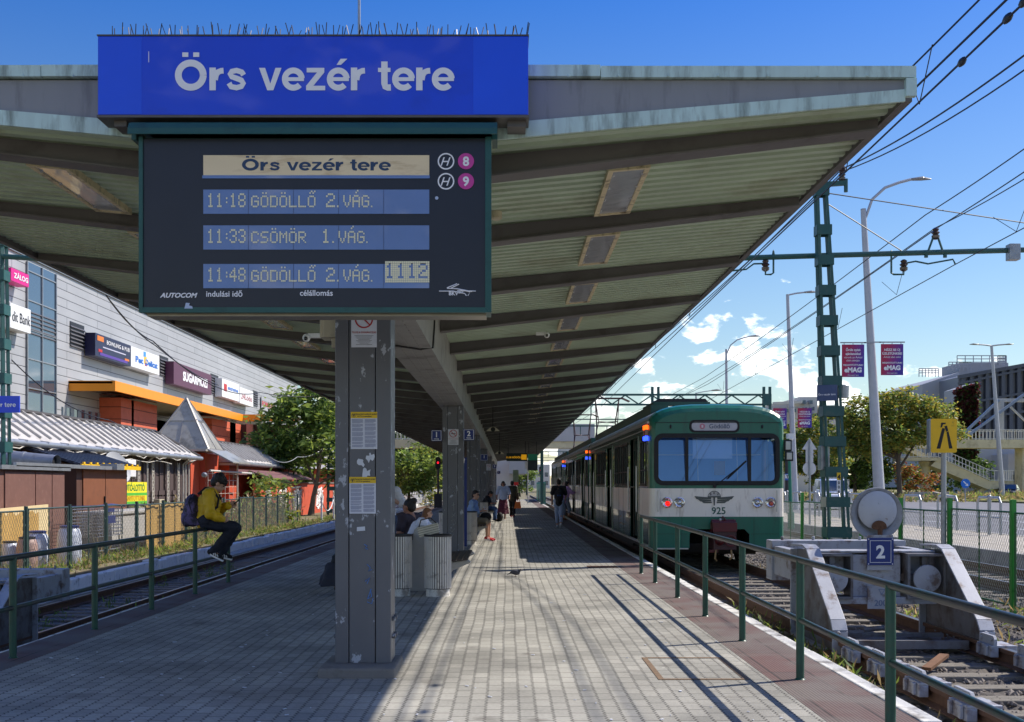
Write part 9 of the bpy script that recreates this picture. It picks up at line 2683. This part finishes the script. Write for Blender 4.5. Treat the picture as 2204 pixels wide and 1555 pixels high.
# trees on the left, down the line
for i, (px_, D, hh, wd, mats_, wts, lb) in enumerate(((905, 120, 6.0, 3.0, [LEAF_L, LEAF_M, LEAF_Y], [4, 3, 1.5], 'light green tree under the footbridge between the columns'), (870, 135, 8.0, 4.5, [LEAF_D, LEAF_M], [4, 3], 'dark tree behind the footbridge left of the second column'), (935, 140, 7.0, 3.5, [LEAF_M, LEAF_D, LEAF_L], [4, 3, 1], 'mid green tree touching the second column'),
                                                    (880, 96, 4.6, 2.6, [LEAF_L, LEAF_M], [4, 3], 'young bright tree beside the red kiosk'), (1118, 150, 4.2, 2.4, [LEAF_M, LEAF_L], [3, 3], 'small tree right of the stair tower'), (700, 100, 8, 4, [LEAF_D, LEAF_M], [3, 2], 'tree hidden behind the near column'))):
    x = P(px_, 0, D).x
    tree('lineside_tree', lb, (x, D, 0), [(0, 0, hh * .55, wd * .7, wd * .6, hh * .3), (-wd * .4, .2, hh * .72, wd * .45, wd * .45, hh * .2), (wd * .45, -.2, hh * .68, wd * .45, wd * .45, hh * .2), (0, 0, hh * .88, wd * .4, wd * .4, hh * .14), (wd * .2, 0, hh * .3, wd * .5, wd * .5, hh * .16)], 46, 8, .42, mats_, wts, .16, seed=40 + i, spread=.34)
m = MB()
hx = MB()
leaves('hedge', clumps([(P(900, 0, 92).x + q * 1.1, 92 + q * 3, .5, .8, 1.4, .5) for q in range(-2, 4)], 40, 12, 51, .2), .25, [LEAF_Y, LEAF_L, LEAF_M], [3, 3, 2], None, 51, label='yellow green hedge behind the white pale fence', cat='hedge')
# distant blocks and treeline closing the horizon
m = MB(); rr = random.Random(9)
hz = clumps([(x, 330 + rr.uniform(-30, 40), 3.5 + rr.uniform(-1, 2), 9, 5, 4.5) for x in range(-150, 260, 9) if not (-6 < x < 22)], 26, 3.2, 52, 1.3)
leaves('treeline', hz, 1.7, [LEAF_D, LEAF_M, LEAF_L], [4, 4, 2], None, 52, kind='stuff', label='far line of trees closing the horizon', cat='trees')
for i, (xa, xb_, zt2, D, lb) in enumerate(((3, 16, 9, 420, 'hazy far building at the vanishing point of the tracks'), (18, 34, 14, 380, 'pale distant block right of the vanishing point'), (70, 92, 22, 300, 'distant block behind the street trees'))):
    t = thing('distant_building', lb, 'building', ((xa + xb_) / 2, D, 0)); m = MB(); m.box(xa, xb_, D, D + 20, 0, zt2); obj('wall', m, FLAT, t)
    m = MB()
    for a_ in range(5):
        for b_ in range(max(2, int(zt2 / 3.4))): x = xa + (xb_ - xa) * (a_ + .25) / 5; m.box(x, x + (xb_ - xa) * .1, D - .05, D, 1.2 + b_ * 3.2, 2.8 + b_ * 3.2)
    obj('window_grid', m, MGL, t)

# ================================================================== the left yard lies lower than the platform: its things are
# built smaller above, then scaled about the camera onto the sunken yard (ground -0.45 m), resulting positions baked below
YARD = {'shed': (-12.16, 27.52, -0.42), 'shed.001': (-13.44, 35.84, -0.42), 'kiosk_row': (-15.36, 38.40, -0.55), 'kiosk_row.001': (-15.36, 66.56, -0.55), 'glass_pyramid': (-16.00, 55.30, -0.42), 'lamp_housing': (-13.77, 50.69, 1.82), 'lamp_housing.001': (-14.42, 59.14, 1.81), 'red_wall': (-13.06, 79.36, -0.42), 'red_kiosk': (-12.03, 97.28, -0.42), 'duct': (-12.91, 29.56, 1.87), 'satellite_dish': (-13.86, 39.42, 2.04), 'air_conditioner': (-13.68, 41.73, 1.81), 'shop_banner': (-14.46, 41.47, 0.35), 'meter_box': (-14.44, 46.27, 0.28), 'meter_box.001': (-14.44, 50.75, 0.28), 'reed_mat': (-11.50, 25.20, -0.42), 'reed_mat.001': (-10.22, 33.41, -0.39), 'board': (-11.78, 26.66, -0.42), 'trough': (-11.58, 34.43, -0.29), 'barrel': (-10.56, 26.88, -0.42), 'barrel.001': (-10.82, 25.66, -0.42), 'barrel.002': (-10.75, 24.96, -0.42), 'barrel.003': (-11.20, 25.09, -0.42), 'shopping_trolley': (-11.01, 29.95, -0.42), 'sumac_bush': (-10.75, 50.94, -0.42), 'leafy_tree': (-12.42, 70.40, -0.42), 'chain_post': (-9.60, 57.60, -0.42), 'chain_post.001': (-9.60, 61.57, -0.42), 'chain_post.002': (-9.60, 65.54, -0.42), 'chain_post.003': (-9.60, 69.50, -0.42), 'chain_post.004': (-9.60, 73.47, -0.42), 'pale_fence': (-9.47, 89.60, -0.42), 'mesh_fence.001': (-10.11, 18.76, -0.42), 'name_sign.001': (-12.49, 27.20, 3.25), 'hedge': (-8.68, 119.61, -0.71), 'catenary_mast.001': (-12.62, 27.65, -0.55), 'catenary_mast.002': (-11.20, 71.17, -0.55), 'catenary_mast.003': (-11.78, 135.68, -0.55), 'overhead_wire.011': (-20.52, 61.44, 3.79), 'overhead_wire.012': (-12.95, 52.48, 6.13), 'overhead_wire.013': (-12.95, 43.52, 6.22), 'overhead_wire.014': (-12.19, 66.31, 2.73)}
for nm_, p_ in YARD.items():
    o_ = bpy.data.objects[nm_]; o_.location = p_; o_.scale = (1.28, 1.28, 1.28)
